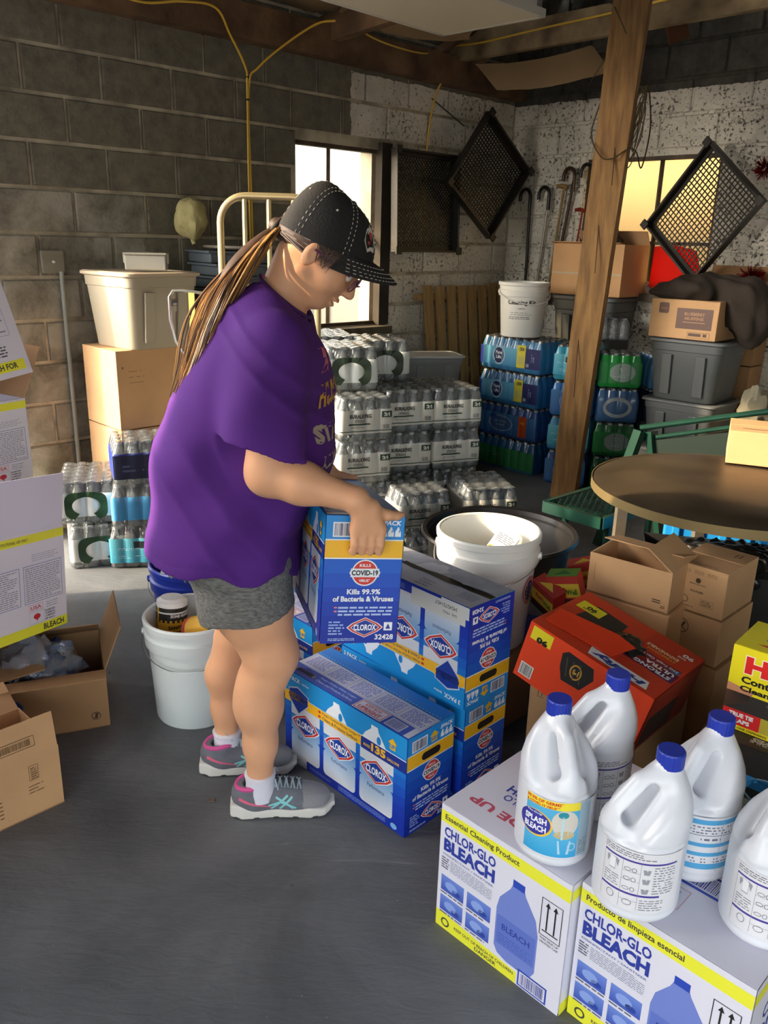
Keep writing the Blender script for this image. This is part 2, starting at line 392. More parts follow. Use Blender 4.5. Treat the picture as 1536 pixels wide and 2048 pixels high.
def wall_back(name, F, s0, s1, win, m):
    mb = MB(); a, b, c, d = win
    for (x0, x1, z0, z1) in ((s0, a, 0, WZ), (b, s1, 0, WZ), (a, b, 0, c), (a, b, d, WZ)):
        if x1-x0 < .01: continue
        P = [F(x0, z0, -.008), F(x1, z0, -.008), F(x1, z1, -.008), F(x0, z1, -.008)]; Pb = [F(x0, z0, -.19), F(x1, z0, -.19), F(x1, z1, -.19), F(x0, z1, -.19)]
        mb.add(P+Pb, [(0, 1, 2, 3), (7, 6, 5, 4), (0, 4, 5, 1), (1, 5, 6, 2), (2, 6, 7, 3), (3, 7, 4, 0)])
    o = mb.build(name, m); o['kind'] = 'structure'; return o
BM = {}
def block_mesh(w_, h_, m, tagk):
    k = (round(w_, 3), round(h_, 3), tagk)
    if k in BM: return BM[k]
    bm = bmesh.new(); rg = random.Random(hash(k) & 255)
    # front face bulges a little and its arris is chipped
    x, z, c = w_/2, h_/2, .006
    mb = MB(); F_ = [(-x+c, z-c), (x-c, z-c), (x-c, -z+c), (-x+c, -z+c)]
    vs = [(a+rg.uniform(-.001, .001), -.006, b) for a, b in F_]+[(sx*x, .0, sz*z) for sx, sz in ((-1, 1), (1, 1), (1, -1), (-1, -1))]+[(sx*x, .012, sz*z) for sx, sz in ((-1, 1), (1, 1), (1, -1), (-1, -1))]
    fs = [(0, 1, 2, 3)]+[(i, 4+i, 4+(i+1) % 4, (i+1) % 4) for i in range(4)]+[(4+i, 8+i, 8+(i+1) % 4, 4+(i+1) % 4) for i in range(4)]
    mb.add(vs, fs); me = mb.mesh('concrete_block'); me.materials.append(m); BM[k] = me; return me
def lay_blocks(parent, F, s0, s1, z0, z1, win, m, key, offs, ang):
    P, H_ = .385, .203; k0 = int((z0-1.484)/H_)-1
    for r in range(k0, 12):
        zb = 1.484+H_*r; zt = zb+H_
        if zt < z0+.05 or zb > z1-.02: continue
        off = offs[r % 2]; i = 0
        for i in range(-1, 14):
            a = off+P*(i-1); b = a+P
            segs = [(max(a, s0), min(b, s1))]
            if segs[0][1]-segs[0][0] < .03: continue
            zm = (zb+zt)/2
            if win[2] < zm < win[3]:
                new = []
                for p, q in segs:
                    if q <= win[0] or p >= win[1]: new.append((p, q))
                    else:
                        if p < win[0]-.03: new.append((p, win[0]))
                        if q > win[1]+.03: new.append((win[1], q))
                segs = new
            for p, q in segs:
                if q-p < .04: continue
                me = block_mesh(round(q-p-.018, 2), H_-.018, m, key)
                o = bpy.data.objects.new('concrete_block', me); COL.objects.link(o); o.parent = parent
                o.location = F((p+q)/2, zm, random.uniform(-.002, .002)); o.rotation_euler = (random.uniform(-.004, .004), random.uniform(-.003, .003), ang)
wl = wall_back('wall_left', WL, -.05, 3.98, WIN_L, m_mortar); lay_blocks(wl, WL, 0, 3.96, .25, 2.95, WIN_L, m_wl, 'L', (.35, .16), R(45))
wr = wall_back('wall_back', WR, -.05, 5.2, WIN_R, m_wr); lay_blocks(wr, WR, 0, 2.7, .45, 2.98, WIN_R, m_wr, 'R', (.22, .03), R(-45))
# floor slab of worn dark concrete
def floor_mat():
    m = bpy.data.materials.new('worn_concrete'); m.use_nodes = True; n = m.node_tree.nodes; l = m.node_tree.links; b = n['Principled BSDF']
    g = n.new('ShaderNodeTexCoord')
    def noise(sc, det=8, st=None, dist=0):
        t = n.new('ShaderNodeTexNoise'); t.inputs['Scale'].default_value = sc; t.inputs['Detail'].default_value = det; t.inputs['Roughness'].default_value = .6; t.inputs['Distortion'].default_value = dist
        if st:
            mp = n.new('ShaderNodeMapping'); mp.inputs['Scale'].default_value = st; mp.inputs['Rotation'].default_value = (0, 0, .5); l.new(g.outputs['Object'], mp.inputs[0]); l.new(mp.outputs[0], t.inputs['Vector'])
        else: l.new(g.outputs['Object'], t.inputs['Vector'])
        return t.outputs[0]
    r = n.new('ShaderNodeValToRGB'); l.new(noise(2.2, 10, None, .6), r.inputs[0])
    e = r.color_ramp.elements; e[0].position = .3; e[0].color = (*lin('4e5052'), 1); e[1].position = .72; e[1].color = (*lin('747678'), 1)
    # pale trowel lines and scuffs
    r2_ = n.new('ShaderNodeValToRGB'); l.new(noise(5, 6, (.6, 7, 1), 1.2), r2_.inputs[0]); e = r2_.color_ramp.elements; e[0].position = .68; e[0].color = (0, 0, 0, 1); e[1].position = .76; e[1].color = (.35, .35, .35, 1)
    mx = n.new('ShaderNodeMixRGB'); l.new(r2_.outputs[0], mx.inputs[0]); l.new(r.outputs[0], mx.inputs[1]); mx.inputs[2].default_value = (*lin('9c9b97'), 1)
    # grit specks
    v = n.new('ShaderNodeTexVoronoi'); v.inputs['Scale'].default_value = 34; l.new(g.outputs['Object'], v.inputs['Vector'])
    r3 = n.new('ShaderNodeValToRGB'); l.new(v.outputs['Distance'], r3.inputs[0]); e = r3.color_ramp.elements; e[0].position = .035; e[0].color = (.7, .7, .7, 1); e[1].position = .06; e[1].color = (0, 0, 0, 1)
    sp = n.new('ShaderNodeMath'); sp.operation = 'MULTIPLY'; l.new(r3.outputs[0], sp.inputs[0]); gt = n.new('ShaderNodeMath'); gt.operation = 'GREATER_THAN'; gt.inputs[1].default_value = .56; l.new(noise(3, 3), gt.inputs[0]); l.new(gt.outputs[0], sp.inputs[1])
    m2 = n.new('ShaderNodeMixRGB'); l.new(sp.outputs[0], m2.inputs[0]); l.new(mx.outputs[0], m2.inputs[1]); m2.inputs[2].default_value = (*lin('b3b1a8'), 1); l.new(m2.outputs[0], b.inputs['Base Color'])
    rr = n.new('ShaderNodeMapRange'); l.new(noise(3.5, 5), rr.inputs[0]); rr.inputs[3].default_value = .38; rr.inputs[4].default_value = .75; l.new(rr.outputs[0], b.inputs['Roughness'])
    bp = n.new('ShaderNodeBump'); bp.inputs['Strength'].default_value = .35; bp.inputs['Distance'].default_value = .01; l.new(noise(11, 9, (1, 3, 1), .5), bp.inputs['Height']); l.new(bp.outputs[0], b.inputs['Normal'])
    return m
fl = MB().box((0, 1, -.06), (22, 22, .12)).build('floor', floor_mat()); fl['kind'] = 'structure'
m_raft = mat('old_dark_timber', '4a3526', .85, col2='7d6044', scale=5, stretch=(1, 1, 1), bump=.4, bscale=30)
m_raft2 = mat('stained_plate_timber', '5f4b35', .8, col2='a3906c', scale=6, bump=.4, bscale=25)
# roof deck: dark boards sloping up from the back walls
roof = empty('ceiling', (0, 0, 0)); roof['kind'] = 'structure'
m_deck = mat('roof_board', '2e231b', .9, noise=.35, scale=6, bump=.3, bscale=18)
for i in range(38):  # rows behind the camera are unseen, added to shade the foreground
    y1 = 7.4-i*.25; o = MB().box((.2, y1-.125, 3.12+min(i, 12)*.01), (7.8, .235, .025)).build('roof_board', m_deck, roof)
def beam(name, a, b, wd, th, m, upv=(0, 0, 1), kind='structure'):
    o = MB().bar(a, b, wd, th, upv).build(name, m)
    if kind: o['kind'] = kind
    return o
beam('trim_1', WL(-.05, 2.56, .03), WL(3.96, 2.56, .03), .14, .17, m_raft)                      # top plate of the left wall
beam('trim_2', (.06, 6.82-.35, 2.70), (2.35, 6.82-2.64, 2.72), .05, .16, m_raft2)                # tie beam in front of the back wall
beam('trim_3', (-.62, 5.98-.35, 2.62), (.62, 4.15, 2.68), .06, .14, m_raft)                     # joist that carries the lamp
beam('trim_4', (.35, 6.4, 2.45), (.95, 5.6, 3.1), .05, .12, m_raft)
beam('trim_5', (-.9, 4.95, 2.7), (.5, 6.35, 2.86), .05, .14, m_raft)
beam('trim_6', (-1.7, 3.9, 2.74), (.3, 5.2, 2.9), .05, .14, m_raft)
beam('trim_7', (1.0, 5.9, 3.1), (.1, 6.0, 2.55), .1, .04, m_raft)
b8 = beam('trim_8', (1.62, 5.35, 2.62), (1.42, 5.35, 3.12), .11, .04, mat('reddish_board', '5a3418', .8, noise=.3, scale=6), (0, 1, 0))
# unseen sides of the garage, added to dim the room and block direct sun
wsr = MB().box((3.55, 1.0, 1.5), (.2, 7.0, 3.4)).build('shade_wall_right', m_mortar_dark); wsr['kind'] = 'structure'  # right-hand wall out of view, put in to darken the interior
wsl = MB().box((-2.75, -.35, 1.5), (.2, 3.3, 3.4)).build('sun_block_wall', m_mortar_dark); wsl['kind'] = 'structure'  # unseen wall added to keep direct sun off the foreground
wsh = MB().box((-2.75, 2.05, .82), (.2, 1.5, 1.64)).build('sun_block_half_wall', m_mortar_dark); wsh['kind'] = 'structure'  # unseen low wall added to block sun from the floor
hdr = MB().box((.4, -2.1, 2.72), (6.5, .2, .9)).build('shade_header', m_mortar_dark); hdr['kind'] = 'structure'  # unseen header over the open door, added to cut down the daylight
# ---- windows
m_steel = mat('rusty_window_steel', '4b3f30', .7, noise=.5, scale=14, bump=.2)
def pane_mat(name, c, al, amt=.55):
    m = bpy.data.materials.new(name); m.use_nodes = True; n = m.node_tree.nodes; l = m.node_tree.links; o = n['Material Output']; n.remove(n['Principled BSDF'])
    tl = n.new('ShaderNodeBsdfTranslucent'); tl.inputs[0].default_value = (*lin(c), 1); tr = n.new('ShaderNodeBsdfTransparent'); tr.inputs[0].default_value = (*lin(c), 1); df = n.new('ShaderNodeBsdfDiffuse'); df.inputs[0].default_value = (*lin('8a8068'), 1)
    t = n.new('ShaderNodeTexNoise'); t.inputs['Scale'].default_value = 9; t.inputs['Detail'].default_value = 8; t.inputs['Distortion'].default_value = .6
    tc = n.new('ShaderNodeTexCoord'); l.new(tc.outputs['Object'], t.inputs['Vector'])
    r = n.new('ShaderNodeMapRange'); l.new(t.outputs[0], r.inputs[0]); r.inputs[1].default_value = .35; r.inputs[2].default_value = .7; r.inputs[3].default_value = .1; r.inputs[4].default_value = amt
    a = n.new('ShaderNodeMixShader'); a.inputs[0].default_value = al; l.new(tr.outputs[0], a.inputs[1]); l.new(tl.outputs[0], a.inputs[2])
    b = n.new('ShaderNodeMixShader'); l.new(r.outputs[0], b.inputs[0]); l.new(a.outputs[0], b.inputs[1]); l.new(df.outputs[0], b.inputs[2]); l.new(b.outputs[0], o.inputs[0]); return m
def window(name, F, win, splits_s, splits_z, pm, ang):
    a, b, c, d = win; root = empty(name); root['kind'] = 'structure'
    mb = MB()
    for s in (a, b): mb.bar(F(s, c, -.05), F(s, d, -.05), .05, .045)
    for z in (c, d): mb.bar(F(a-.02, z, -.05), F(b+.02, z, -.05), .05, .045)
    mb.build('window_frame', m_steel, root)
    for s in splits_s: MB().bar(F(s, c, -.05), F(s, d, -.05), .03, .022).build('mullion', m_steel, root)
    for z in splits_z: MB().bar(F(a, z, -.05), F(b, z, -.05), .03, .022).build('muntin', m_steel, root)
    ss = [a]+list(splits_s)+[b]; zs = [c]+list(splits_z)+[d]
    for i in range(len(ss)-1):
        for j in range(len(zs)-1):
            p0, p1 = F(ss[i]+.012, zs[j]+.012, -.052), F(ss[i+1]-.012, zs[j+1]-.012, -.052)
            MB().poly([p0, (p1.x, p1.y, p0.z), p1, (p0.x, p0.y, p1.z)], .004).build('glass_pane', pm, root)
    # sill
    MB().bar(F(a-.06, c-.03, .02), F(b+.06, c-.03, .02), .13, .05).build('window_sill', mat('sill_stone', '5d5648', .9, noise=.3, scale=12), root)
    return root
w1 = window('window_1', WL, WIN_L, (1.76,), (1.5,), pane_mat('hazy_glass', 'fffaf0', .12, .08), R(45))
w2 = window('window_2', WR, WIN_R, (1.2,), (1.52,), pane_mat('warm_glow_hazy_glass', 'ffe4b8', .25, .12), R(-45))  # amber tint put into these panes for the warm glow outside
MB().bar(WL(1.33, .95, .0), WL(1.33, 2.08, .0), .06, .09, (1, 1, 0)).build('window_casing', mat('dark_casing', '2e2820', .8, noise=.3), w1)
# ------------------------------------------------------------------ cartons and printed packaging
m_card = mat('corrugated_card', 'c49a6d', .85, noise=.07, scale=5, bump=.08, bscale=60)
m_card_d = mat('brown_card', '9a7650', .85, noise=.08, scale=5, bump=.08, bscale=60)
m_card_in = mat('card_inner', 'a37c55', .9, noise=.06, scale=6)
m_white_card = mat('white_coated_card', 'dcdbe6', .6, noise=.02, scale=4)
m_blue_card = mat('blue_coated_card', '0f3fb6', .38, coat=.15)
m_lblue_card = mat('light_blue_card', '1b86d2', .38, coat=.15)
m_orange_card = mat('orange_coated_card', 'df3f1c', .4, coat=.15)
def faces(w_, d, h):
    return {'F': ((-w_/2, -d/2, 0), (1, 0, 0), (0, 0, 1), w_, h), 'R': ((w_/2, -d/2, 0), (0, 1, 0), (0, 0, 1), d, h), 'T': ((-w_/2, -d/2, h), (1, 0, 0), (0, 1, 0), w_, d),
            'L': ((-w_/2, d/2, 0), (0, -1, 0), (0, 0, 1), d, h), 'B': ((w_/2, d/2, 0), (-1, 0, 0), (0, 0, 1), w_, h)}
def put_print(P, face, dims, parent, flip=False, name='printed_face', off=.0012, m=None):
    O, U, V, fw_, fh = faces(*dims)[face]; O = Vector(O); U = Vector(U); V = Vector(V)
    if flip: O = O+U*fw_+V*fh; U = -U; V = -V
    return P.build(name, parent, O, U, V, off, m=m)
def carton(name, dims, loc, rot, m, label, cat='box', group=None, flaps='F', open_=None, wall=.004, tape=None, min_=None):
    """flaps 'F': closed lid of two flaps with a gap; open_: list of (side, angle) folded-out flaps"""
    w_, d, h = dims; root = empty(name, loc, rot, label, cat, group)
    if open_ is None:
        MB().box((0, 0, h/2), (w_, d, h-.004 if flaps else h), bev=.0025).build('body', m, root)
        if flaps:
            for s in (-1, 1):
                MB().box((0, s*(d/4+.0006), h-.0015), (w_, d/2-.0025, .003), bev=.001).build('lid_flap', m, root)
        if tape: MB().box((0, 0, h+.0004), (w_*1.0, .05, .0006)).build('packing_tape', tape, root)
    else:
        mb = MB(); t = wall
        mb.box((0, 0, t/2), (w_, d, t)); mb.box((0, -d/2+t/2, h/2), (w_, t, h)); mb.box((0, d/2-t/2, h/2), (w_, t, h))
        mb.box((-w_/2+t/2, 0, h/2), (t, d-2*t, h)); mb.box((w_/2-t/2, 0, h/2), (t, d-2*t, h)); mb.build('body', m, root)
        for side, ang, ln in open_:
            # ang: 0 = lid closed flat, 90 = standing up, 180 = folded out flat
            a = R(ang)
            if side in 'FB':
                s = -1 if side == 'F' else 1
                c = Vector((0, s*d/2, h)); dr = Vector((0, -s*math.cos(a), math.sin(a))); 
                MB().poly([c+Vector((-w_/2+.002, 0, 0)), c+Vector((w_/2-.002, 0, 0)), c+Vector((w_/2-.004, 0, 0))+dr*ln, c+Vector((-w_/2+.004, 0, 0))+dr*ln], .003).build('flap', min_ or m, root)
            else:
                s = -1 if side == 'L' else 1
                c = Vector((s*w_/2, 0, h)); dr = Vector((-s*math.cos(a), 0, math.sin(a)))
                MB().poly([c+Vector((0, -d/2+.002, 0)), c+Vector((0, d/2-.002, 0)), c+Vector((0, d/2-.004, 0))+dr*ln, c+Vector((0, -d/2+.004, 0))+dr*ln], .003).build('flap', min_ or m, root)
    return root
LB, DB, YL, RD, WHT = '2196d8', '1136b0', 'f6bb1f', 'd5352b', 'f4f5f8'
def logo(P, cx, cy, w_, h_, t='CLOROX'):
    def hexa(k): a, b = w_/2*k, h_/2*k; return [(cx-a, cy), (cx-a*.72, cy+b*.42), (cx, cy+b), (cx+a*.72, cy+b*.42), (cx+a, cy), (cx+a*.72, cy-b*.42), (cx, cy-b), (cx-a*.72, cy-b*.42)]
    P.L += 1; P.poly(hexa(1.08), 'e9edf2'); P.L += 1; P.poly(hexa(1), RD); P.L += 1; P.poly(hexa(.84), 'e9edf2'); P.L += 1; P.poly(hexa(.79), '1a3c9c'); P.L += 1
    P.text(t, cx, cy-h_*.16, w_*.66, h_*.33, 'ffffff', bold=.03, align='C'); P.L -= 5
def mini_jug(P, x, y, w_, h_, col='e8ecf2', hole='1f86cf'):
    P.poly([(x+w_*.35, y+h_), (x+w_*.62, y+h_), (x+w_*.66, y+h_*.85), (x+w_*.98, y+h_*.42), (x+w_, y), (x, y), (x, y+h_*.45), (x+w_*.1, y+h_*.62), (x+w_*.34, y+h_*.85)], col)
    P.L += 1; P.ell(x+w_*.68, y+h_*.56, w_*.09, h_*.15, hole); P.L -= 1
def clorox_front():
    W_, H_ = .5, .3; P = Print()
    n = 10
    for i in range(n): P.rect(0, H_*i/n, W_, H_*(i+1)/n, ('0f2fa6', '0f31aa', '1038b0', '1243b8', '1452c2', '1664cb', '1878d2', '1a88d6', '1c92d8', '1c92d8')[i])
    P.L = 2
    for x0, x1 in ((.03, .158), (.175, .31), (.327, .455)):
        P.rrect(x0, .03, x1, .115, .014, 'dfe2e8', '8fb6dd'); P.rect(x0, .115, x1, .165, '8fb6dd', '1c7ccc'); P.rect(x0, .165, x1, .20, 'd9dde4')
        logo(P, (x0+x1)/2, .145, .118, .072); P.L = 4
        P.text('Performance', (x0+x1)/2, .088, .066, .013, '2c3e86', bold=.0, align='C'); P.L = 2
    for x0 in (.175, .327): mini_jug(P, x0+.01, .198, .09, .085)
    P.L = 4
    P.rect(0, .20, .33, .232, YL); P.rect(.33, .196, W_, .232, '14308f'); P.rect(.33, .232, W_, .2345, 'f4f5f8'); P.rect(0, .232, .33, .2345, '9fcbe8')
    P.L = 5
    P.text('Keeps Clothes Whiter Longer\u2122', .17, .2185, .155, .010, '1a2c6a', bold=.01); P.text('Cleans & Protects Surfaces', .17, .2045, .145, .010, '1a2c6a', bold=.01)
    P.ell(.158, .223, .006, .004, RD); P.ell(.158, .209, .006, .004, RD)
    P.text('MAKES', .34, .207, .026, .009, YL); P.text('135', .37, .203, .055, .025, YL, bold=.05); P.text('GALLONS', .43, .206, .045, .009, YL)
    P.poly([(.018, .245), (.06, .262), (.11, .245), (.11, .215), (.065, .17), (.02, .212)], 'c9d4e6'); P.L = 6
    P.poly([(.022, .243), (.06, .257), (.106, .243), (.106, .216), (.065, .176), (.024, .213)], '1a3c9c'); P.rect(.014, .214, .114, .236, YL); P.L = 7
    P.text('CLOROMAX', .064, .218, .088, .014, '15246a', bold=.03, align='C')
    P.text('3 PACK', .012, .274, .06, .014, WHT, bold=.02); P.text('3x121oz', .08, .276, .03, .007, WHT)
    up_arrow(P, .45, .245, .034, .034)
    P.L = 3; P.rect(.0, .0, .1, .035, 'cfd0d4'); P.L = 4; P.lines(.02, .01, .07, .028, 3, '8b93a6', 3)
    P.lines(.115, .012, .21, .02, 2, '7c98dd', 4); P.lines(.24, .008, .43, .024, 4, '7c98dd', 5); P.ell(.462, .015, .012, .009, '7fb4e8')
    return P
def up_arrow(P, cx, y, w_, h_):
    P.poly([(cx-w_*.3, y), (cx+w_*.3, y), (cx+w_*.3, y+h_*.55), (cx+w_*.5, y+h_*.55), (cx, y+h_), (cx-w_*.5, y+h_*.55), (cx-w_*.3, y+h_*.55)], 'e9b522'); P.L += 1
    P.text('UP', cx, y+h_*.12, w_*.48, h_*.36, '1b6fc4', bold=.04, align='C'); P.L -= 1
def clorox_end(hole=True):
    W_, H_ = .18, .3; P = Print()
    for i in range(6): P.rect(0, .2*i/6, W_, .2*(i+1)/6, ('0d2c9c', '0f33a6', '113cb0', '1246ba', '1352c4', '155fcc')[i])
    P.rect(0, .2, W_, .203, 'f4f5f8'); P.rect(0, .203, W_, .243, YL); P.rect(0, .243, W_, .246, 'dfe9f2'); P.rect(0, .246, W_, .3, '1b8ad6')
    P.L = 3; P.bars(.016, .251, .074, .285, 'ffffff' and '2a2f58', 24, 5, 'e8edf4')
    up_arrow(P, .1, .253, .036, .032); P.text('3PACK', .148, .279, .05, .011, WHT, bold=.03, shear=.2, align='C')
    for k in range(3): mini_jug(P, .126+k*.0165, .253, .014, .022, 'eef2f6')
    P.L = 3; P.ell(.095, .168, .031, .031, 'eceff3', 28); P.ell(.095, .168, .036, .013, 'eceff3', 20); P.L = 4; P.ell(.095, .168, .028, .028, 'd8382c', 28); P.L = 5; P.rect(.062, .158, .128, .178, 'eceff3'); P.L = 6
    P.text('COVID-19', .095, .1615, .062, .013, '1a1d24', bold=.04, align='C'); P.text('KILLS', .095, .182, .026, .007, WHT, bold=.03, align='C'); P.text('VIRUS*', .095, .1465, .026, .007, WHT, bold=.03, align='C')
    P.text('Kills 99.9%', .095, .117, .078, .013, WHT, bold=.035, align='C'); P.text('of Bacteria & Viruses', .095, .1, .142, .013, WHT, bold=.035, align='C')
    P.L = 3; P.lines(.038, .065, .165, .09, 3, 'b8cdf2', 6); P.ell(.032, .086, .004, .002, 'f08080'); P.ell(.032, .077, .004, .002, 'f08080')
    P.lines(.018, .02, .055, .055, 5, '9db6ea', 8); P.lines(.018, .006, .08, .013, 2, 'b8cdf2', 9)
    logo(P, .103, .038, .08, .045); P.L = 3
    P.rect(.148, .03, .168, .05, WHT); P.L = 4; P.poly([(.152, .034), (.164, .034), (.158, .047)], '1a3c9c'); P.L = 3; P.text('32428', .15, .008, .044, .013, WHT, bold=.03, align='C')
    return P
def clorox_top():
    P = Print(); W_, D_ = .5, .18
    P.rect(0, 0, W_, .05, '2a4fb4'); P.rect(0, .05, W_, .125, 'b9bccf'); P.rect(0, .128, W_, D_, '1a77cd')
    P.L = 3; P.poly([(.03, .012), (.06, .004), (.1, .014), (.1, .03), (.06, .046), (.03, .03)], '1b2d80'); P.rect(.026, .017, .104, .03, 'c6a43a'); P.L = 4; P.text('CLOROMAX', .065, .019, .07, .009, '1b2d80', align='C')
    P.text('Keeps Clothes Whiter Longer', .12, .03, .15, .010, 'a9c2ef', shear=.2); P.text('Cleans and Protects Surfaces', .12, .014, .15, .010, 'a9c2ef', shear=.2)
    P.L = 3; P.rect(.285, .002, .395, .048, 'd8dbe6'); P.L = 4; P.frame(.288, .005, .392, .045, .0025, 'c9433a'); P.text('KEEP BOX', .34, .029, .06, .011, 'c9433a', align='C'); P.text('UPRIGHT', .34, .01, .085, .015, 'c9433a', bold=.04, align='C')
    P.L = 3; P.bars(.405, .005, .462, .044, '5161a8', 30, 4, 'c9cde0'); P.rect(.48, .002, .5, .05, 'c9cde0')
    for i in range(5): P.rect(.012+i*.098, .056, .102+i*.098, .12, 'ccd0e2'); P.L = 4; P.lines(.018+i*.098, .06, .098+i*.098, .117, 9, '6a78bb', 20+i, .55); P.L = 3
    for i in range(40): P.rect(.004+i*.0124, .131, .011+i*.0124, .134, '7fb8ea')
    return P
def clorox_bottom():
    P = Print(); W_, D_ = .5, .18
    P.rect(0, 0, W_, D_, 'b4b6c2'); P.L = 2; P.ell(.13, .05, .035, .03, '50566e'); P.L = 3; P.ell(.13, .05, .032, .027, 'b4b6c2'); P.text('CLOROX', .13, .045, .05, .012, '50566e', align='C')
    for k in range(3): P.text(('04320', '102X', 'CHVAIPNS')[k], .33, .02+k*.016, .05, .009, '565c72', rot=180)
    P.lines(.42, .03, .48, .07, 8, '8a8fa6', 3); P.lines(.02, .13, .2, .165, 4, '8a8fa6', 4); P.frame(.35, .125, .44, .165, .002, '5d70c0'); P.lines(.355, .13, .435, .16, 5, '8a92c4', 5)
    return P
S0 = R(-45); XH = Vector((math.cos(S0), math.sin(S0), 0)); YH = Vector((-math.sin(S0), math.cos(S0), 0))
CD = (.5, .18, .3)
def handle_hole(root, front=True):
    """oval hand hole in the end of the box, its shaded inside painted flat dark, with a white jug behind"""
    def tr(P): return P
    P = Print(); P.L = 6; x, y, a, b = .09, .223, .036, .0115
    pts = [(x+(a-b)*(1 if math.cos(R(t)) > 0 else -1)+b*math.cos(R(t)), y+b*math.sin(R(t))) for t in range(0, 360, 15)]
    P.poly(pts, '1d1a1a'); return P  # shade inside the hole as a flat dark oval
def clorox(loc, rot, label, inverted=False, cat='box', group='blue bleach multipack boxes', bottle_hole=True):
    root = empty('bleach_multipack_box', loc, rot, label, cat, group)
    MB().box((0, 0, .15), (.5, .18, .297), bev=.003).build('body', m_blue_card, root)
    for s in (-1, 1): MB().box((0, s*.0455, .2992), (.5, .087, .0022), bev=.0008).build('lid_flap', m_lblue_card if s > 0 else m_blue_card, root)
    put_print(clorox_front(), 'F', CD, root, inverted); put_print(clorox_end(), 'R', CD, root, inverted)
    put_print(clorox_front(), 'B', CD, root, inverted); put_print(clorox_end(), 'L', CD, root, inverted)
    put_print(clorox_bottom() if inverted else clorox_top(), 'T', CD, root)
    for f in 'RL': put_print(handle_hole(root), f, CD, root, inverted, 'hand_hole_shade', .0014)
    if bottle_hole and not inverted:
        mb = MB(); mb.lathe([(0, .0), (.018, .002), (.022, .012), (.02, .02), (0, .022)], 16, M=Matrix.Translation((.2515-.013, -.012, .213))@Matrix.Scale(.55, 4, (1, 0, 0))); mb.build('jug_shoulder', MATS.get('jug') or jugm, root, True)
    return root
jugm = mat('jug', 'e0e3ea', .32, sub=.0, coat=.1, spec=.5)
A1 = Vector((.076, 1.80, 0))
c1 = clorox(A1-XH*.25+YH*.09, (0, 0, S0), 'blue bleach three-pack carton standing on the floor right beside the toe of the grey sneaker')
A2 = Vector((.235, 1.95, 0))
c2 = clorox(A2-XH*.25+YH*.09, (0, 0, S0), 'blue bleach three-pack carton on the floor directly under the upside-down carton')
c3 = clorox((.123, 2.182, .303), (0, 0, R(-46.8)), 'upside-down blue bleach three-pack carton with torn grey underside, top of the rear stack', True)
c4 = clorox(Vector((-.33, 2.66, 0)), (0, 0, R(-46)), 'blue bleach carton mostly hidden behind the knee of the woman')
held = clorox((-.112, 1.955, .585), (0,0,0), 'blue bleach three-pack carton held up by its end handle in the hand of the woman', bottle_hole=False)
held.rotation_euler = (Matrix.Rotation(R(13.5), 3, 'Z')@Matrix.Rotation(R(4.1), 3, 'Y')@Matrix.Rotation(R(-6.5), 3, 'X')@Matrix.Rotation(R(-90), 3, 'Z')).to_euler()
held['label'] = 'blue bleach three-pack carton lifted off the floor in the hand of the woman'
# torn bottom flaps of the upside-down carton
def torn(o):
    mb = MB(); n = 14; rg = random.Random(3); top = []; bot = []
    for i in range(n+1):
        x = -.25+.5*i/n; top.append((x, .012+rg.uniform(-.006, .006)+.01*math.sin(i), .3035+.004*math.sin(i*.7))); bot.append((x, .09, .302))
    vs = top+bot; mb.add(vs, [(i, i+1, n+2+i, n+1+i) for i in range(n)]); mb.build('torn_flap', mat('grey_card', '9c9ea8', .8, noise=.15, scale=20), o)
    P = Print(); P.L = 8; P.poly([(-.25+.5*i/n, -.012+rg.uniform(-.004, .004)) for i in range(n+1)]+[(-.25+.5*i/n, .012+rg.uniform(-.005, .003)) for i in range(n, -1, -1)], '17120f')
    P.build('open_seam', o, (0, 0, .3005), (1, 0, 0), (0, 1, 0))
    P = Print(); P.rect(0, 0, .2, .05, 'cfd0cc'); P.L = 2; P.text('34242751457', .03, .008, .08, .011, '6a6a66', rot=0); P.text('GAJ  YPA2', .03, .026, .05, .010, '6a6a66'); P.build('shipping_sticker', o, (.24, -.0915, .295), (-1, 0, 0), (0, 0, -1), .002)
torn(c3)
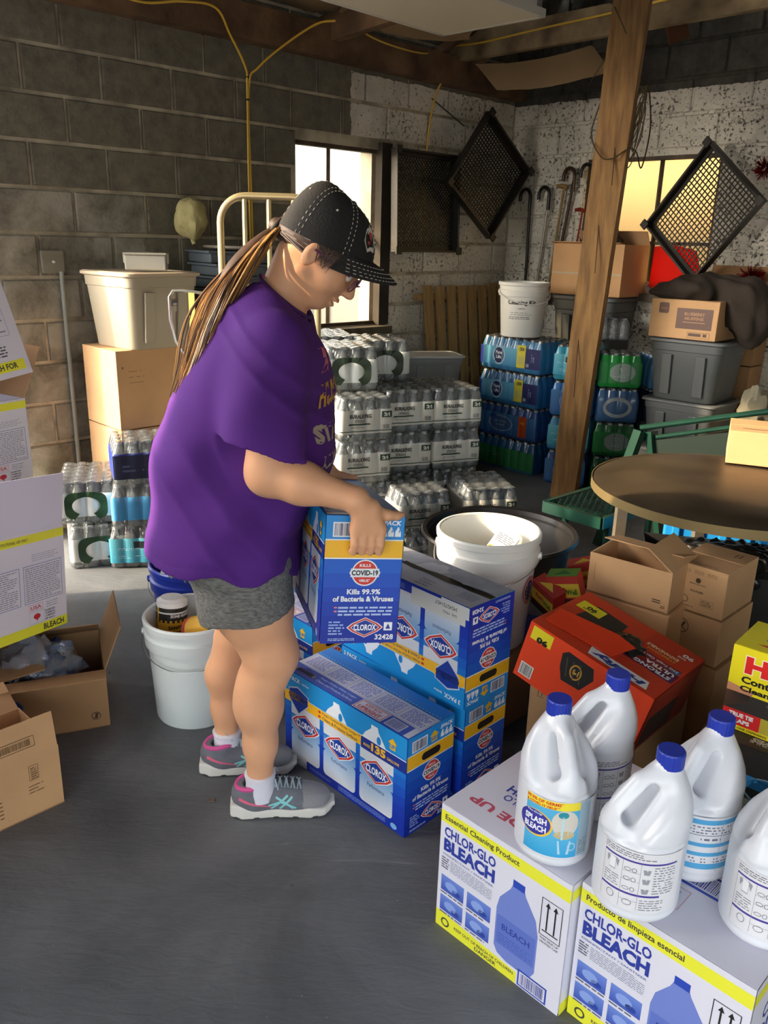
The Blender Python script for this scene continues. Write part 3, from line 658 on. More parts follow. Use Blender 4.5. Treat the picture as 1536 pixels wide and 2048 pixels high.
# ---- white bleach cases
BBL = '3347b0'; BY = 'e9e83a'
def case_front(lang='Essential Cleaning Product'):
    P = Print(); W_, H_ = .335, .33
    P.rect(0, 0, W_, H_, 'dddce8'); P.L = 2; P.rect(0, .286, W_, .316, BY); P.L = 3; P.text(lang, .012, .291, .2, .018, '3d3d3a', bold=.02)
    P.text('CHLOR-GLO', .012, .252, .142, .026, '2f3f9c', bold=.03); P.text('BLEACH', .012, .213, .142, .034, '2f3f9c', bold=.05); P.text('DISINFECTANT / SANITIZER', .012, .202, .14, .005, '6b72a8')
    P.lines(.034, .165, .15, .197, 7, '8a8fa8', 3, .4); P.lines(.008, .165, .03, .197, 5, '5b6074', 4, .5)
    for i, (x, y) in enumerate(((.01, .105), (.085, .105), (.01, .05), (.085, .05))):
        P.L = 2; P.rect(x, y, x+.066, y+.042, '3d56b4', '6f8bd8'); P.L = 3; P.ell(x+.03, y+.02, .018, .012, '8ba4e2', 12); P.ell(x+.045, y+.012, .012, .007, '2f479e', 10); P.lines(x, y-.008, x+.066, y-.001, 1, '555a70', i)
    P.L = 2; bx, by = .165, .042
    P.poly([(bx, by+.02), (bx+.01, by+.004), (bx+.035, by-.004), (bx+.075, by-.004), (bx+.098, by+.004), (bx+.106, by+.02), (bx+.106, by+.115), (bx+.098, by+.15), (bx+.07, by+.19), (bx+.066, by+.2), (bx+.036, by+.2), (bx+.03, by+.185), (bx+.006, by+.15), (bx, by+.12)], '7284cc')
    P.L = 3; P.poly([(bx+.036, by+.197), (bx+.066, by+.197), (bx+.066, by+.215), (bx+.036, by+.215)], '2c49b4'); P.rect(bx+.004, by+.03, bx+.102, by+.105, '5f74c4'); P.L = 4; P.text('BLEACH', bx+.053, by+.072, .072, .016, '33449a', bold=.02, align='C'); P.lines(bx+.01, by+.035, bx+.095, by+.062, 4, '4a5cb0', 7, .3)
    P.L = 3; P.frame(.272, .17, .322, .262, .0018, '2a2a2a'); P.rect(.278, .182, .316, .185, '2a2a2a')
    for x in (.288, .306): P.rect(x-.0018, .186, x+.0018, .248, '2a2a2a'); P.poly([(x-.006, .244), (x+.006, .244), (x, .256)], '2a2a2a')
    P.text('THIS SIDE UP', .297, .161, .045, .005, '444444', align='C'); P.text('VENTED CAP', .297, .152, .045, .005, '444444', align='C')
    P.L = 2; P.rect(0, 0, .228, .03, BY); P.poly([(0, .03), (.228, .03), (.0, .045)], BY); P.L = 3
    P.text('KEEP OUT OF REACH OF CHILDREN', .055, .018, .165, .0085, '4a4a40', bold=.02); P.text('DANGER', .115, .005, .06, .010, '3d3d3a', bold=.02); P.ring(.028, .02, .012, .012, .004, '4a4a40'); 
    P.L = 2; P.rect(.228, 0, W_, .045, 'dddce8'); P.L = 3; P.rect(.232, .003, .305, .045, '2d4bb0'); P.L = 4; P.bars(.236, .007, .301, .041, '2d3f90', 26, 3, 'dddce8')
    return P
def case_side():
    P = Print(); P.rect(0, 0, .44, .33, 'dddce8'); P.L = 2; P.rect(0, .29, .44, .314, BY); P.rect(0, 0, .44, .03, BY); P.L = 3
    P.text('BLEACH', .06, .15, .2, .05, '3f4b96', bold=.03); P.text('CHLOR-GLO', .06, .215, .2, .035, '3f4b96', bold=.02); P.lines(.06, .06, .3, .13, 8, '8a8fa8', 3); P.text('BLEACH', .06, .006, .12, .018, '3d3d3a', bold=.02); return P
def case_top(kind=0):
    P = Print(); P.rect(0, 0, .335, .44, 'd7d6e3'); P.L = 2
    if kind == 0:
        P.text('SIDE UP', .21, .075, .18, .026, 'c2546a', bold=.04, rot=180); P.text('CHLOR-GLO', .23, .128, .15, .022, '4050a8', bold=.02, rot=180); P.text('BLEACH', .19, .162, .12, .028, '3443a0', bold=.03, rot=180)
    else:
        P.rect(.06, .14, .21, .20, '2d4bb0'); P.L = 3; P.bars(.066, .147, .204, .193, '2d3f90', 44, 3, 'dcdbe8'); P.frame(.04, .065, .16, .125, .0012, 'c9838a'); P.text('MADE IN THE', .055, .103, .09, .010, '6b6f8c'); P.text('USA', .055, .074, .085, .022, 'c0505a', bold=.02)
    return P
def white_case(loc, rot, label, lang, top, group='white cases of bleach'):
    d = (.335, .44, .33); root = carton('bleach_case', d, loc, rot, m_white_card, label, 'box', group)
    put_print(case_front(lang), 'F', d, root); put_print(case_side(), 'R', d, root)
    P = case_top(top); put_print(P, 'T', d, root, off=.0006); return root
B1 = Vector((.383, 1.283, 0)); B2 = Vector((.642, 1.058, 0))
w1_ = white_case(B1-XH*.1675+YH*.22, S0, 'white and yellow bleach case reading Essential Cleaning Product, touching the blue cartons', 'Essential Cleaning Product', 0)
w2_ = white_case(B2-XH*.1675+YH*.22, S0, 'white and yellow bleach case reading Producto de limpieza esencial, at the bottom right corner', 'Producto de limpieza esencial', 1)
# ---- white gallon jugs
_z = np.array([0, .006, .014, .10, .165, .185, .21, .235, .255, .27, .30]); _r = np.array([.060, .072, .0755, .0755, .0755, .0735, .064, .049, .034, .0225, .020])
def jug_sdf(P):
    z = P[:, 2]; c = np.interp(z, [0, .17, .27, .3], [0, 0, .032, .032]); r = np.interp(z, _z, _r)
    q = np.sqrt((P[:, 0]-c)**2+(P[:, 1]*1.04)**2)
    d = (q-r)*.82; d = np.maximum(d, np.maximum(-z, z-.284))
    # sides pinched in behind the handle
    for s in (-1, 1): d = smax(d, -sd_econe(P, (-.066, s*.058, .185), (.0, s*.047, .250), .036, .026, (0, 1, 0), .75), .012)
    d = smax(d, -sd_cone(P*np.array([1, .2, 1], 'f'), (-.044, 0, .190), (-.004, 0, .240), .014, .010), .006)
    h = np.minimum(sd_cone(P, (.016, 0, .262), (-.022, 0, .246), .0125, .0125), sd_cone(P, (-.022, 0, .246), (-.056, 0, .203), .0125, .0125))
    h = np.minimum(h, sd_cone(P, (-.056, 0, .203), (-.066, 0, .165), .0125, .012)); d = smin(d, h, .012)
    # shallow waist and foot grooves
    d = d+.0012*np.exp(-((z-.022)/.003)**2)+.0012*np.exp(-((z-.158)/.003)**2)
    return d
jug_me = sd_mesh(jug_sdf, (-.084, -.082, -.008), (.086, .082, .292), .0034, 'jug_body'); jug_me.materials.append(jugm)
m_cap = mat('blue_cap', '2037a8', .4)
def cap_mesh():
    mb = MB(); n = 48; vs = []; prof = [(.0232, .27), (.0236, .2965), (.022, .2995)]
    for r, z in prof:
        for k in range(n): a = 2*math.pi*k/n; rr = r+(.00025 if k % 2 else -.0002)*(z < .299); vs.append((.032+rr*math.cos(a), rr*math.sin(a), z))
    fs = [(i*n+k, i*n+(k+1) % n, (i+1)*n+(k+1) % n, (i+1)*n+k) for i in range(2) for k in range(n)]+[tuple(2*n+k for k in range(n)), tuple(range(n))[::-1]]
    mb.add(vs, fs); me = mb.mesh('cap'); me.materials.append(m_cap); return me
cap_me = cap_mesh()
def jug_wrap(a0): 
    def f(u, v, z): a = a0+u/.0755; return ((.0762+z)*math.cos(a), (.0762/1.04+z)*math.sin(a), v)
    return f
def label_blue():
    P = Print(step=.008); P.rect(0, .028, .145, .150, 'e8eaf0'); P.L = 2; P.rect(0, .03, .105, .105, '34a6dc', '6cc4ea'); P.rect(0, .105, .105, .132, '58b4e0'); P.rect(0, .132, .105, .149, 'f5e23a'); P.L = 3
    for i in range(8): P.rect(.105+i*.0, .03, .13, .149, 'cfe6f4')
    P.text('99.9% OF GERMS*', .0, .1405, .072, .007, 'd8482a', bold=.04); P.text('& COVID-19 VIRUS**', -.0, .1325, .066, .006, 'd8482a', bold=.04)
    P.ell(.022, .093, .034, .028, 'f2c63a', 24); P.L = 4; P.ell(.020, .094, .032, .0255, '3a3a9e', 24); P.L = 5; P.text('SPLASHLESS'[:6], .022, .094, .045, .013, 'f4f6fa', bold=.04, align='C'); P.text('BLEACH', .022, .077, .045, .013, 'f4f6fa', bold=.04, align='C'); P.text('No-Drip', .02, .112, .03, .005, 'f4f6fa', align='C')
    P.L = 4; P.ell(.078, .105, .025, .028, 'd9d3c8', 24); P.ell(.078, .08, .02, .009, 'c9b98c', 16); P.L = 5; P.ell(.074, .123, .010, .007, '2d94a4', 14); P.rect(.072, .07, .076, .12, 'bfe2ee'); P.L = 4
    P.poly([(.066, .067), (.092, .067), (.089, .038), (.069, .038)], 'b9dcef'); P.ring(.094, .054, .008, .009, .0025, 'b9dcef'); P.lines(.108, .035, .128, .07, 8, '777777', 2, .3); return P
def label_white():
    P = Print(step=.008); P.rect(0, .03, .15, .150, 'e2e2e6'); P.L = 2; V_ = '4a3f98'
    P.lines(.01, .136, .10, .148, 3, '666672', 1, .4); P.rect(.01, .128, .138, .1315, V_); P.rect(.01, .062, .112, .066, V_)
    for x in (.01, .046, .076): P.rect(x, .033, x+.0006, .128, '888892')
    for y in (.108, .09, .05): P.rect(.046, y, .076, y+.0006, '888892')
    P.poly([(.018, .108), (.016, .122), (.022, .125), (.034, .125), (.040, .122), (.038, .108), (.034, .118), (.034, .100), (.022, .100), (.022, .118)], '9a9aa4'); P.L = 3; P.poly([(.0225, .102), (.0335, .102), (.0335, .1235), (.0225, .1235)], 'eceef2'); P.L = 2
    for y in (.113, .094, .074): P.ring(.055, y, .006, .0035, .001, '666672'); P.ring(.066, y, .004, .0045, .001, '666672')
    for y in (.113, .094, .074): P.poly([(.082, y-.005), (.091, y-.005), (.093, y+.005), (.080, y+.005)], '9a9aa4')
    P.lines(.098, .069, .136, .126, 11, '7a7a86', 4, .35); P.lines(.014, .070, .042, .094, 5, '7a7a86', 5, .35); P.lines(.08, .034, .12, .058, 5, '7a7a86', 6, .35); P.ring(.03, .05, .007, .008, .001, '666672'); P.ring(.06, .046, .008, .006, .001, '666672'); return P
def label_table():
    P = Print(step=.008); P.rect(0, .03, .13, .150, 'e4e6ec'); P.L = 2
    for y, h_, c in ((.135, .01, '55a9dc'), (.088, .008, '55a9dc'), (.068, .008, '55a9dc'), (.040, .012, '55a9dc'), (.112, .001, '3a3a44')): P.rect(.02, y, .12, y+h_, c)
    P.lines(.02, .1, .12, .11, 1, '6a6a7a', 2, .4); P.lines(.02, .115, .12, .133, 3, '6a6a7a', 3, .4); P.lines(.02, .053, .12, .066, 2, '6a6a7a', 5, .4); P.rect(.085, .035, .086, .145, '9ab0c0'); return P
def jug(loc, rot, label, lab, a0):
    root = empty('bleach_jug', loc, (0, 0, rot), label, 'jug', 'white bleach jugs on the cases'); root.scale = (1.06, 1.06, 1.06); mesh_obj('jug_body', jug_me, None, root); mesh_obj('cap', cap_me, None, root)
    if lab: lab().build('wrap_label', root, fn=jug_wrap(a0), off=.0006)
    return root
# rot is the heading of the handle + 180
JZ = .3318
jug((.362, 1.400, JZ), R(98), 'white bleach jug with blue splash label, on the Essential Cleaning Product case', label_blue, R(-98-148))
jug((.468, 1.535, JZ), R(8), 'white bleach jug directly behind the jug with the blue splash label', label_white, R(-20-112))
jug((.492, 1.262, JZ), R(12), 'white bleach jug with purple-lined laundry instructions, nearest the camera', label_white, R(-12-163))
jug((.632, 1.365, JZ), R(35), 'white bleach jug with a blue-barred table on its label, behind the laundry-instructions jug', label_table, R(-35-140))
jug((.712, 1.205, JZ), R(38), 'white bleach jug cut off by the right edge of the picture', label_white, R(-38-168))
# ------------------------------------------------------------------ more cartons
def rel(o, x, y, z): return o.matrix_basis@Vector((x, y, z))
k1 = carton('cardboard_carton', (.22, .25, .185), (-1.028, 1.915, 0), R(46), m_card, 'brown carton with one flap standing up, lowest left on the floor nearest the camera', group='brown cartons on the left', open_=[('F', 84, .10), ('B', 150, .10), ('L', 120, .1)], min_=m_card)
P = Print(); P.frame(-.2, .02, -.06, .05, .0012, '6b4f33'); P.bars(-.19, .026, -.07, .044, '7a5c3c', 30, 2); P.build('flap_print', k1, (.11, -.1255, .19), (1, 0, 0), (0, .1, 1))
P = Print(); P.frame(.135, .11, .16, .155, .001, '7a5c3c'); P.lines(.14, .112, .158, .15, 6, '7a5c3c', 3); P.ell(.022, .06, .006, .004, '3b2c1e'); P.lines(.05, .03, .06, .09, 5, '7a5c3c', 4, .3); P.lines(.13, .07, .17, .10, 3, '8a6a48', 2, .3); put_print(P, 'F', (.22, .25, .185), k1)
k2 = carton('cardboard_carton', (.34, .3, .2), (-1.07, 2.36, 0), R(22), m_card_d, 'open brown carton on the floor holding blue bottles in a clear bag', group='brown cartons on the left', open_=[('F', 170, .09), ('B', 35, .1), ('R', 112, .15), ('L', 10, .17)])
P = Print(); P.ring(.30, .045, .014, .014, .002, '4a3524', 24); P.rect(.2975, .036, .3045, .055, '4a3524'); P.poly([(.29, .036), (.292, .034), (.311, .053), (.309, .055)], '4a3524'); put_print(P, 'F', (.34, .3, .2), k2)
k3 = carton('cardboard_carton', (.3, .28, .27), (-1.43, 2.06, 0), R(35), m_card, 'brown carton at the left edge, half hidden behind the lowest one', group='brown cartons on the left', open_=[('F', 150, .12), ('R', 60, .13)])
m_bluepl = mat('blue_bottle_plastic', '2c58a8', .25, trans=.3)
for i, (x, y, rx, rz) in enumerate(((-1.10, 2.30, 70, 10), (-1.02, 2.36, 80, 70), (-1.12, 2.40, 60, 150))):
    o = MB().lathe([(.0, 0), (.028, .003), (.03, .01), (.03, .1), (.02, .125), (.012, .135), (.012, .15), (0, .151)], 20).build('blue_bottle', m_bluepl, None, True); o.location = (x-.03, y-.02, .08+.02*i); o.rotation_euler = (R(rx), 0, R(rz))
    tag(o, ('blue plastic bottle lying lowest in the open brown carton', 'blue plastic bottle at the right of the open brown carton', 'blue plastic bottle at the back of the open brown carton')[i], 'bottle', 'blue bottles in the carton')
def crumple(name, c, r, m, seed, n=(28, 16), amp=.22, fold=5, parent=None):
    from mathutils import noise as nz
    mb = MB(); vs = []; fs = []; a, b = n
    for j in range(b+1):
        for i in range(a):
            th = 2*math.pi*i/a; ph = math.pi*j/b; d = Vector((math.cos(th)*math.sin(ph), math.sin(th)*math.sin(ph), math.cos(ph)))
            k = 1+amp*(nz.noise(d*fold*.5+Vector((seed, 0, 0)))+.6*abs(nz.noise(d*fold+Vector((0, seed, 0)))))
            vs.append((d.x*r[0]*k, d.y*r[1]*k, d.z*r[2]*k))
    for j in range(b):
        for i in range(a): fs.append((j*a+i, j*a+(i+1) % a, (j+1)*a+(i+1) % a, (j+1)*a+i))
    mb.add(vs, fs); return mb.build(name, m, parent, True, loc=c)
m_bag = film('clear_bag', 'b8c8dc', .22, .15, .9, 25)
o = crumple('plastic_bag', (-1.08, 2.33, .17), (.11, .09, .09), m_bag, 3, amp=.5); tag(o, 'clear crinkled plastic bag around the blue bottles in the open carton', 'bag')
# white bleach cases on the left stack
def case_rear():
    P = Print(); P.rect(0, 0, .335, .33, 'dddbe2'); P.L = 2; P.rect(0, .295, .335, .322, BY); P.rect(0, 0, .335, .032, BY); P.L = 3; P.text('BLEACH', .235, .007, .085, .019, '3d3d3a', bold=.03); P.text('FOR INSTITUTIONAL USE ONLY', .05, .303, .14, .009, '55553a')
    P.frame(.165, .105, .32, .225, .0015, '4c5fa8'); P.lines(.172, .11, .312, .22, 17, '8a8d9c', 5, .4); P.frame(-.0, .105, .15, .225, .0015, '4c5fa8'); P.lines(.01, .11, .14, .22, 17, '8a8d9c', 6, .4); P.lines(.2, .235, .31, .26, 4, '9a9cac', 7, .3)
    P.frame(.18, .078, .235, .099, .001, 'c9606a'); P.text('USA', .186, .082, .043, .012, 'c0404c'); P.frame(.18, .036, .24, .074, .001, 'a9a9b4'); P.ell(.21, .058, .014, .009, 'c9303c'); P.poly([(.205, .052), (.215, .052), (.21, .042)], 'c9303c')
    for k, t in enumerate(('DIAMOND', 'CHEMICAL', 'COMPANY', 'INC.')): P.text(t, .243, .064-k*.009, .042, .006, '55555c', bold=.03)
    P.lines(.25, .076, .3, .098, 3, '8a8d9c', 9, .3); return P
d_ = (.335, .44, .33)
l1 = carton('bleach_case', d_, (-1.30, 2.385, .285), R(67), m_white_card, 'white bleach case reading BLEACH on a yellow band, leaning on the brown cartons', group='white cases of bleach', open_=[('F', 96, .17), ('B', 90, .12)])
l1.rotation_euler = (Matrix.Rotation(R(67), 3, 'Z')@Matrix.Rotation(R(7), 3, 'Y')@Matrix.Rotation(R(-3), 3, 'X')).to_euler(); put_print(case_rear(), 'F', d_, l1)
# a prop of folded cartons that carries the case
o = carton('cardboard_carton', (.30, .30, .258), (-1.42, 2.44, 0), R(67), m_card_d, 'brown carton under the white bleach case with the open flap', group='brown cartons on the left')
l2 = carton('bleach_case', d_, (-1.60, 2.95, .585), R(60), m_white_card, 'white bleach case in the middle of the tall stack at the left edge', group='white cases of bleach', open_=[('R', 118, .2)], min_=m_card); put_print(case_rear(), 'F', d_, l2)
carton('cardboard_carton', (.34, .44, .575), (-1.60, 2.95, 0), R(60), m_card_d, 'brown carton at the foot of the tall stack at the left edge', group='brown cartons on the left')
l3 = carton('bleach_case', d_, (-1.64, 2.97, .96), (0, 0, 0), m_white_card, 'tilted open white bleach case on top of the stack at the left edge', group='white cases of bleach')
l3.location = (-1.52, 2.91, .95); l3.rotation_euler = (Matrix.Rotation(R(52), 3, 'Z')@Matrix.Rotation(R(-13), 3, 'X')@Matrix.Rotation(R(-8), 3, 'Y')).to_euler()
P = Print(); P.rect(0, 0, .335, .33, 'dddbe2'); P.L = 2; P.rect(0, .02, .318, .055, BY); P.L = 3; P.text('BLEACH FOR', .16, .028, .13, .02, '3d3d3a', bold=.03); P.frame(.12, .14, .30, .31, .001, '4c5fa8'); P.lines(.13, .15, .29, .3, 12, '8a8d9c', 5, .4); P.lines(.2, .07, .27, .11, 4, '55555c', 5, .5); put_print(P, 'F', d_, l3)
# ---- orange trash bag box on a brown carton
kb = carton('cardboard_carton', (.34, .30, .322), (.662, 2.10, 0), R(-44), m_card, 'brown carton under the orange trash bag box', group='brown cartons on the right')
P = Print(); P.frame(.02, .02, .2, .12, .0, '7a5c3c'); P.lines(.02, .05, .2, .09, 5, '8a6a48', 3, .25)
for x in (.03, .043): P.rect(x-.0012, .27, x+.0012, .29, '3b2c1e'); P.poly([(x-.004, .288), (x+.004, .288), (x, .295)], '3b2c1e')
P.rect(.026, .265, .047, .2665, '3b2c1e'); put_print(P, 'F', (.34, .3, .322), kb)
hd = (.36, .30, .17); hb = empty('trash_bag_box', (.588, 1.966, .356), (0, 0, 0), 'orange trash bag box reading 90 BAGS, tilted on a brown carton', 'box')
hb.rotation_euler = (Matrix.Rotation(R(-42.6), 3, 'Z')@Matrix.Rotation(R(13.4), 3, 'Y')@Matrix.Rotation(R(-2.3), 3, 'X')).to_euler()
MB().box((0, 0, .085), hd, bev=.003).build('body', m_orange_card, hb)
def bagart(P, cx, cy, w_, h_):
    P.poly([(cx-w_*.5, cy+h_*.35), (cx-w_*.35, cy+h_*.5), (cx+w_*.4, cy+h_*.45), (cx+w_*.5, cy+h_*.1), (cx+w_*.25, cy-h_*.45), (cx-w_*.3, cy-h_*.5), (cx-w_*.45, cy-h_*.1)], '2a2725'); P.L += 1
    for k in range(3): P.poly([(cx-w_*(.35-.2*k), cy+h_*.3), (cx-w_*(.32-.2*k), cy+h_*.3), (cx-w_*(.2-.2*k), cy-h_*.3), (cx-w_*(.23-.2*k), cy-h_*.3)], '5a5654')
    P.ring(cx, cy, w_*.17, h_*.26, .004, 'd9a334', 20); P.text('6-1', cx, cy-h_*.1, w_*.18, h_*.2, 'e5b54a', bold=.05, align='C'); P.L -= 1
P = Print(); P.rect(0, 0, .36, .17, 'f04a20'); P.L = 2
P.rect(.012, .125, .075, .163, 'f4e12b'); P.L = 3; P.text('90', .048, .141, .034, .018, '202020', bold=.05, rot=180, align='C') ; P.text('BAGS', .046, .132, .03, .007, '202020', bold=.03, rot=180, align='C'); P.L = 2
bagart(P, .16, .11, .10, .085); P.bars(.012, .012, .052, .05, '222222', 20, 3, 'f0ece6'); P.rect(.22, .0, .36, .02, '2a78c8')
P.L = 3; P.text('EXPANDABLE', .33, .06, .075, .016, 'f0d9b0', bold=.03, rot=180)
put_print(P, 'F', hd, hb)
P = Print(); P.rect(0, 0, .36, .3, 'd8401f'); P.L = 2; P.rect(.22, .0, .36, .3, 'c8381c'); P.rect(.20, .10, .355, .15, '1f3f8c'); P.rect(.20, .15, .35, .178, '2f7fc4'); P.L = 3
P.poly([(.165, .012), (.33, .012), (.32, .05), (.155, .05)], 'e9e6e8'); P.L = 4; P.text('Hefty', .318, .046, .15, .03, '1f3f8c', bold=.05, rot=180, shear=.2)
P.text('ULTRA', .345, .146, .08, .017, 'f0f0f4', bold=.04, rot=180); P.text('STRONG', .345, .122, .10, .017, 'f0f0f4', bold=.04, rot=180); P.text('33G Trash Can Liner', .345, .168, .125, .010, 'e4eef8', rot=180)
P.text('EXPANDABLE', .32, .225, .09, .014, 'f0d9b0', bold=.03, rot=180); P.text('STRENGTH', .32, .205, .08, .01, 'e9a23a', bold=.03, rot=180); P.text('90', .345, .27, .03, .02, 'f4efe8', bold=.04, rot=180); P.text('BAGS', .33, .245, .022, .008, 'f4efe8', rot=180)
P.L = 2; P.poly([(.07, .04), (.15, .06), (.17, .14), (.16, .24), (.06, .25), (.045, .12)], '2a2725'); P.L = 3; P.ring(.11, .12, .022, .014, .004, 'd9a334', 20); P.text('6-in-1', .11, .114, .028, .012, 'e5b54a', bold=.04, align='C'); P.rect(.02, .19, .095, .24, 'f4e12b'); P.L = 4; P.text('90', .075, .225, .03, .02, '202020', bold=.04, rot=180); P.text('BAGS', .07, .205, .032, .009, '202020', rot=180)
put_print(P, 'T', hd, hb)
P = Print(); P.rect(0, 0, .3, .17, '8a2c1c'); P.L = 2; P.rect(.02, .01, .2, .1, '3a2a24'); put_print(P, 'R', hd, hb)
o = MB().poly([(-.16, -.12, .178), (.03, -.10, .178), (.06, -.04, .20), (-.0, -.02, .196), (-.16, -.05, .19)], .002).build('torn_flap', m_orange_card, hb)
o = crumple('bag_roll', (.02, .0, .163), (.055, .05, .02), mat('black_film', '151515', .25), 9, amp=.5, parent=hb)
# ---- yellow contractor bag box over black glove box on a grey-green lid
HD = (.36, .16, .21); hk = empty('contractor_bag_box', (1.0, 1.65, .431), R(-41), 'yellow contractor clean-up bag box at the right edge of the picture', 'box')
MB().box((0, 0, .105), HD, bev=.003).build('body', mat('yellow_card', 'eedd1c', .4, coat=.15), hk)
P = Print(); P.rect(0, 0, .36, .21, 'f0df1e'); P.rect(0, 0, .36, .001, 'f0df1e'); P.L = 2; P.poly([(0, .0), (.36, 0), (.36, .07), (.1, .095), (0, .095)], '35312e'); P.poly([(0, .05), (.05, .075), (.06, .105), (0, .115)], 'c98a66'); P.poly([(.09, .085), (.36, .07), (.36, .04), (.12, .06)], '8f8d8c'); P.L = 3
P.text('HUSKY', .03, .145, .25, .048, 'f7efe0', bold=.09); P.L = 4; P.text('HUSKY', .032, .147, .245, .044, 'e2261f', bold=.06); P.L = 3; P.text('Contractor', .028, .122, .14, .018, '1b1b1b', bold=.04); P.text('Clean-Up Bags', .028, .098, .17, .018, '1b1b1b', bold=.04)
P.rect(0, .012, .085, .05, 'd8272a'); P.rect(0, 0, .11, .012, 'f0df1e'); P.rect(.085, .012, .11, .05, 'b9ab3a'); P.L = 4; P.text('TRUE TIE', .042, .033, .055, .011, 'f6f2ee', bold=.05, align='C'); P.text('FLAPS', .042, .018, .042, .011, 'f6f2ee', bold=.05, align='C'); P.text('ONE-BY-ONE DISPENSING', .006, .003, .098, .006, '1b1b1b', bold=.03); put_print(P, 'F', HD, hk)
P = Print(); P.rect(0, 0, .36, .16, 'd9cc20'); P.L = 2; P.rect(.05, .06, .14, .1, '8f8a84'); P.L = 3; P.text('BIG', .06, .07, .06, .02, 'a4342c', bold=.04); P.poly([(.04, .03), (.1, .05), (.16, .035), (.1, .02)], 'c9302c'); put_print(P, 'T', HD, hk)
GD = (.40, .26, .13); gb = carton('glove_box', GD, (1.035, 1.62, .298), R(-41), mat('black_card', '2b2826', .4), 'black disposable glove box under the yellow contractor bag box', 'box')
P = Print(); P.rect(0, 0, .4, .26, '2e2a28'); P.L = 2; P.text('DISPOSABLE GLOVES', .30, .045, .25, .018, 'b9b2a8', bold=.05, rot=180, shear=.2); P.text('NITRILE', .12, .03, .07, .010, 'b9b2a8', rot=180); put_print(P, 'T', GD, gb)
P = Print(); P.rect(0, 0, .4, .13, '2b2826'); P.L = 2; P.rect(0, .03, .2, .06, '2f86c4'); P.ell(.12, .03, .06, .035, '141414'); P.ell(.27, .07, .07, .04, '7f97ae'); P.ring(.12, .03, .062, .037, .004, '8fb0c8'); P.ell(.28, .075, .05, .022, 'a9bccc'); P.text('DISPOSABLE GLOVES', .2, .108, .19, .014, 'b9b2a8', bold=.05, shear=.2); put_print(P, 'F', GD, gb)
gt_ = empty('lidded_bin', (1.09, 1.79, 0), 0, 'grey-green round bin lid under the black glove box', 'bin')
MB().lathe([(0, 0), (.19, 0), (.2, .01), (.235, .26), (.24, .262)], 40).build('body', mat('green_grey_plastic', '6f7a72', .5), gt_, True)
MB().lathe([(0, .295), (.22, .292), (.25, .285), (.262, .27), (.262, .255), (.25, .255), (.245, .262), (0, .264)], 48).build('lid', mat('green_grey_lid', '7d8a80', .45), gt_, True)
# ---- brown cartons in the middle right
oc = carton('cardboard_carton', (.26, .2, .13), (.807, 2.386, .468), R(-39.4), m_card, 'open brown carton with a taped loose flap, right of the white bucket', group='brown cartons on the right', open_=[('F', -25, .02), ('B', 12, .12), ('R', 35, .1)])
P = Print(); P.rect(.25-.012, .02, .25, .022, '3b2c1e'); P.rect(.236, .015, .25, .017, '3b2c1e'); P.rect(.02, .04, .021, .1, '7a5c3c'); P.rect(.21, .035, .235, .038, '3b2c1e'); P.rect(.21, .028, .235, .031, '3b2c1e'); put_print(P, 'F', (.26, .2, .13), oc)
carton('cardboard_carton', (.28, .22, .466), (.807, 2.386, 0), R(-39.4), m_card, 'tall brown carton under the open carton with the taped loose flap', group='brown cartons on the right')
sb = carton('cardboard_carton', (.17, .22, .15), (1.026, 2.37, .447), R(-44.8), m_card, 'small closed brown carton printed with a recycling mark, beside the open carton', group='brown cartons on the right')
P = Print(); P.ell(.085, .105, .008, .008, '4a3a2c', 14); P.text('Photocopia', .085, .09, .05, .005, '4a3a2c', align='C'); P.text('91676280', .085, .066, .04, .007, '4a3a2c', align='C'); P.ring(.05, .038, .012, .012, .002, '5d4a38', 16); P.frame(.1, .028, .14, .05, .0008, '5d4a38'); P.lines(.104, .031, .136, .048, 3, '5d4a38', 3, .4)
for x in (.03, .07, .11): P.lines(x, .125, x+.03, .138, 3, '5d4a38', int(x*100), .3)
P.lines(.03, .015, .08, .022, 1, '5d4a38', 5, .3); put_print(P, 'F', (.17, .22, .15), sb)
P = Print(); P.rect(.12, .15, .123, .185, '2b2018'); P.rect(.135, .15, .138, .185, '2b2018'); P.rect(.118, .15, .126, .152, '2b2018'); P.lines(.02, .01, .13, .03, 2, '5d4a38', 2, .25); put_print(P, 'T', (.17, .22, .15), sb)
sb2 = carton('cardboard_carton', (.18, .23, .152), (1.026, 2.37, .293), R(-44.8), m_card, 'small brown carton with a crossed-out knife mark, under the recycling-mark carton', group='brown cartons on the right')
P = Print(); P.ring(.06, .105, .024, .024, .002, '3b2c1e', 28); P.poly([(.05, .09), (.056, .087), (.074, .117), (.068, .12)], '4a3a2c'); P.poly([(.043, .121), (.0445, .1225), (.0775, .0885), (.076, .087)], '3b2c1e'); put_print(P, 'F', (.18, .23, .152), sb2)
carton('cardboard_carton', (.2, .24, .29), (1.026, 2.37, 0), R(-44.8), m_card, 'brown carton on the floor under the carton with the crossed-out knife mark', group='brown cartons on the right')
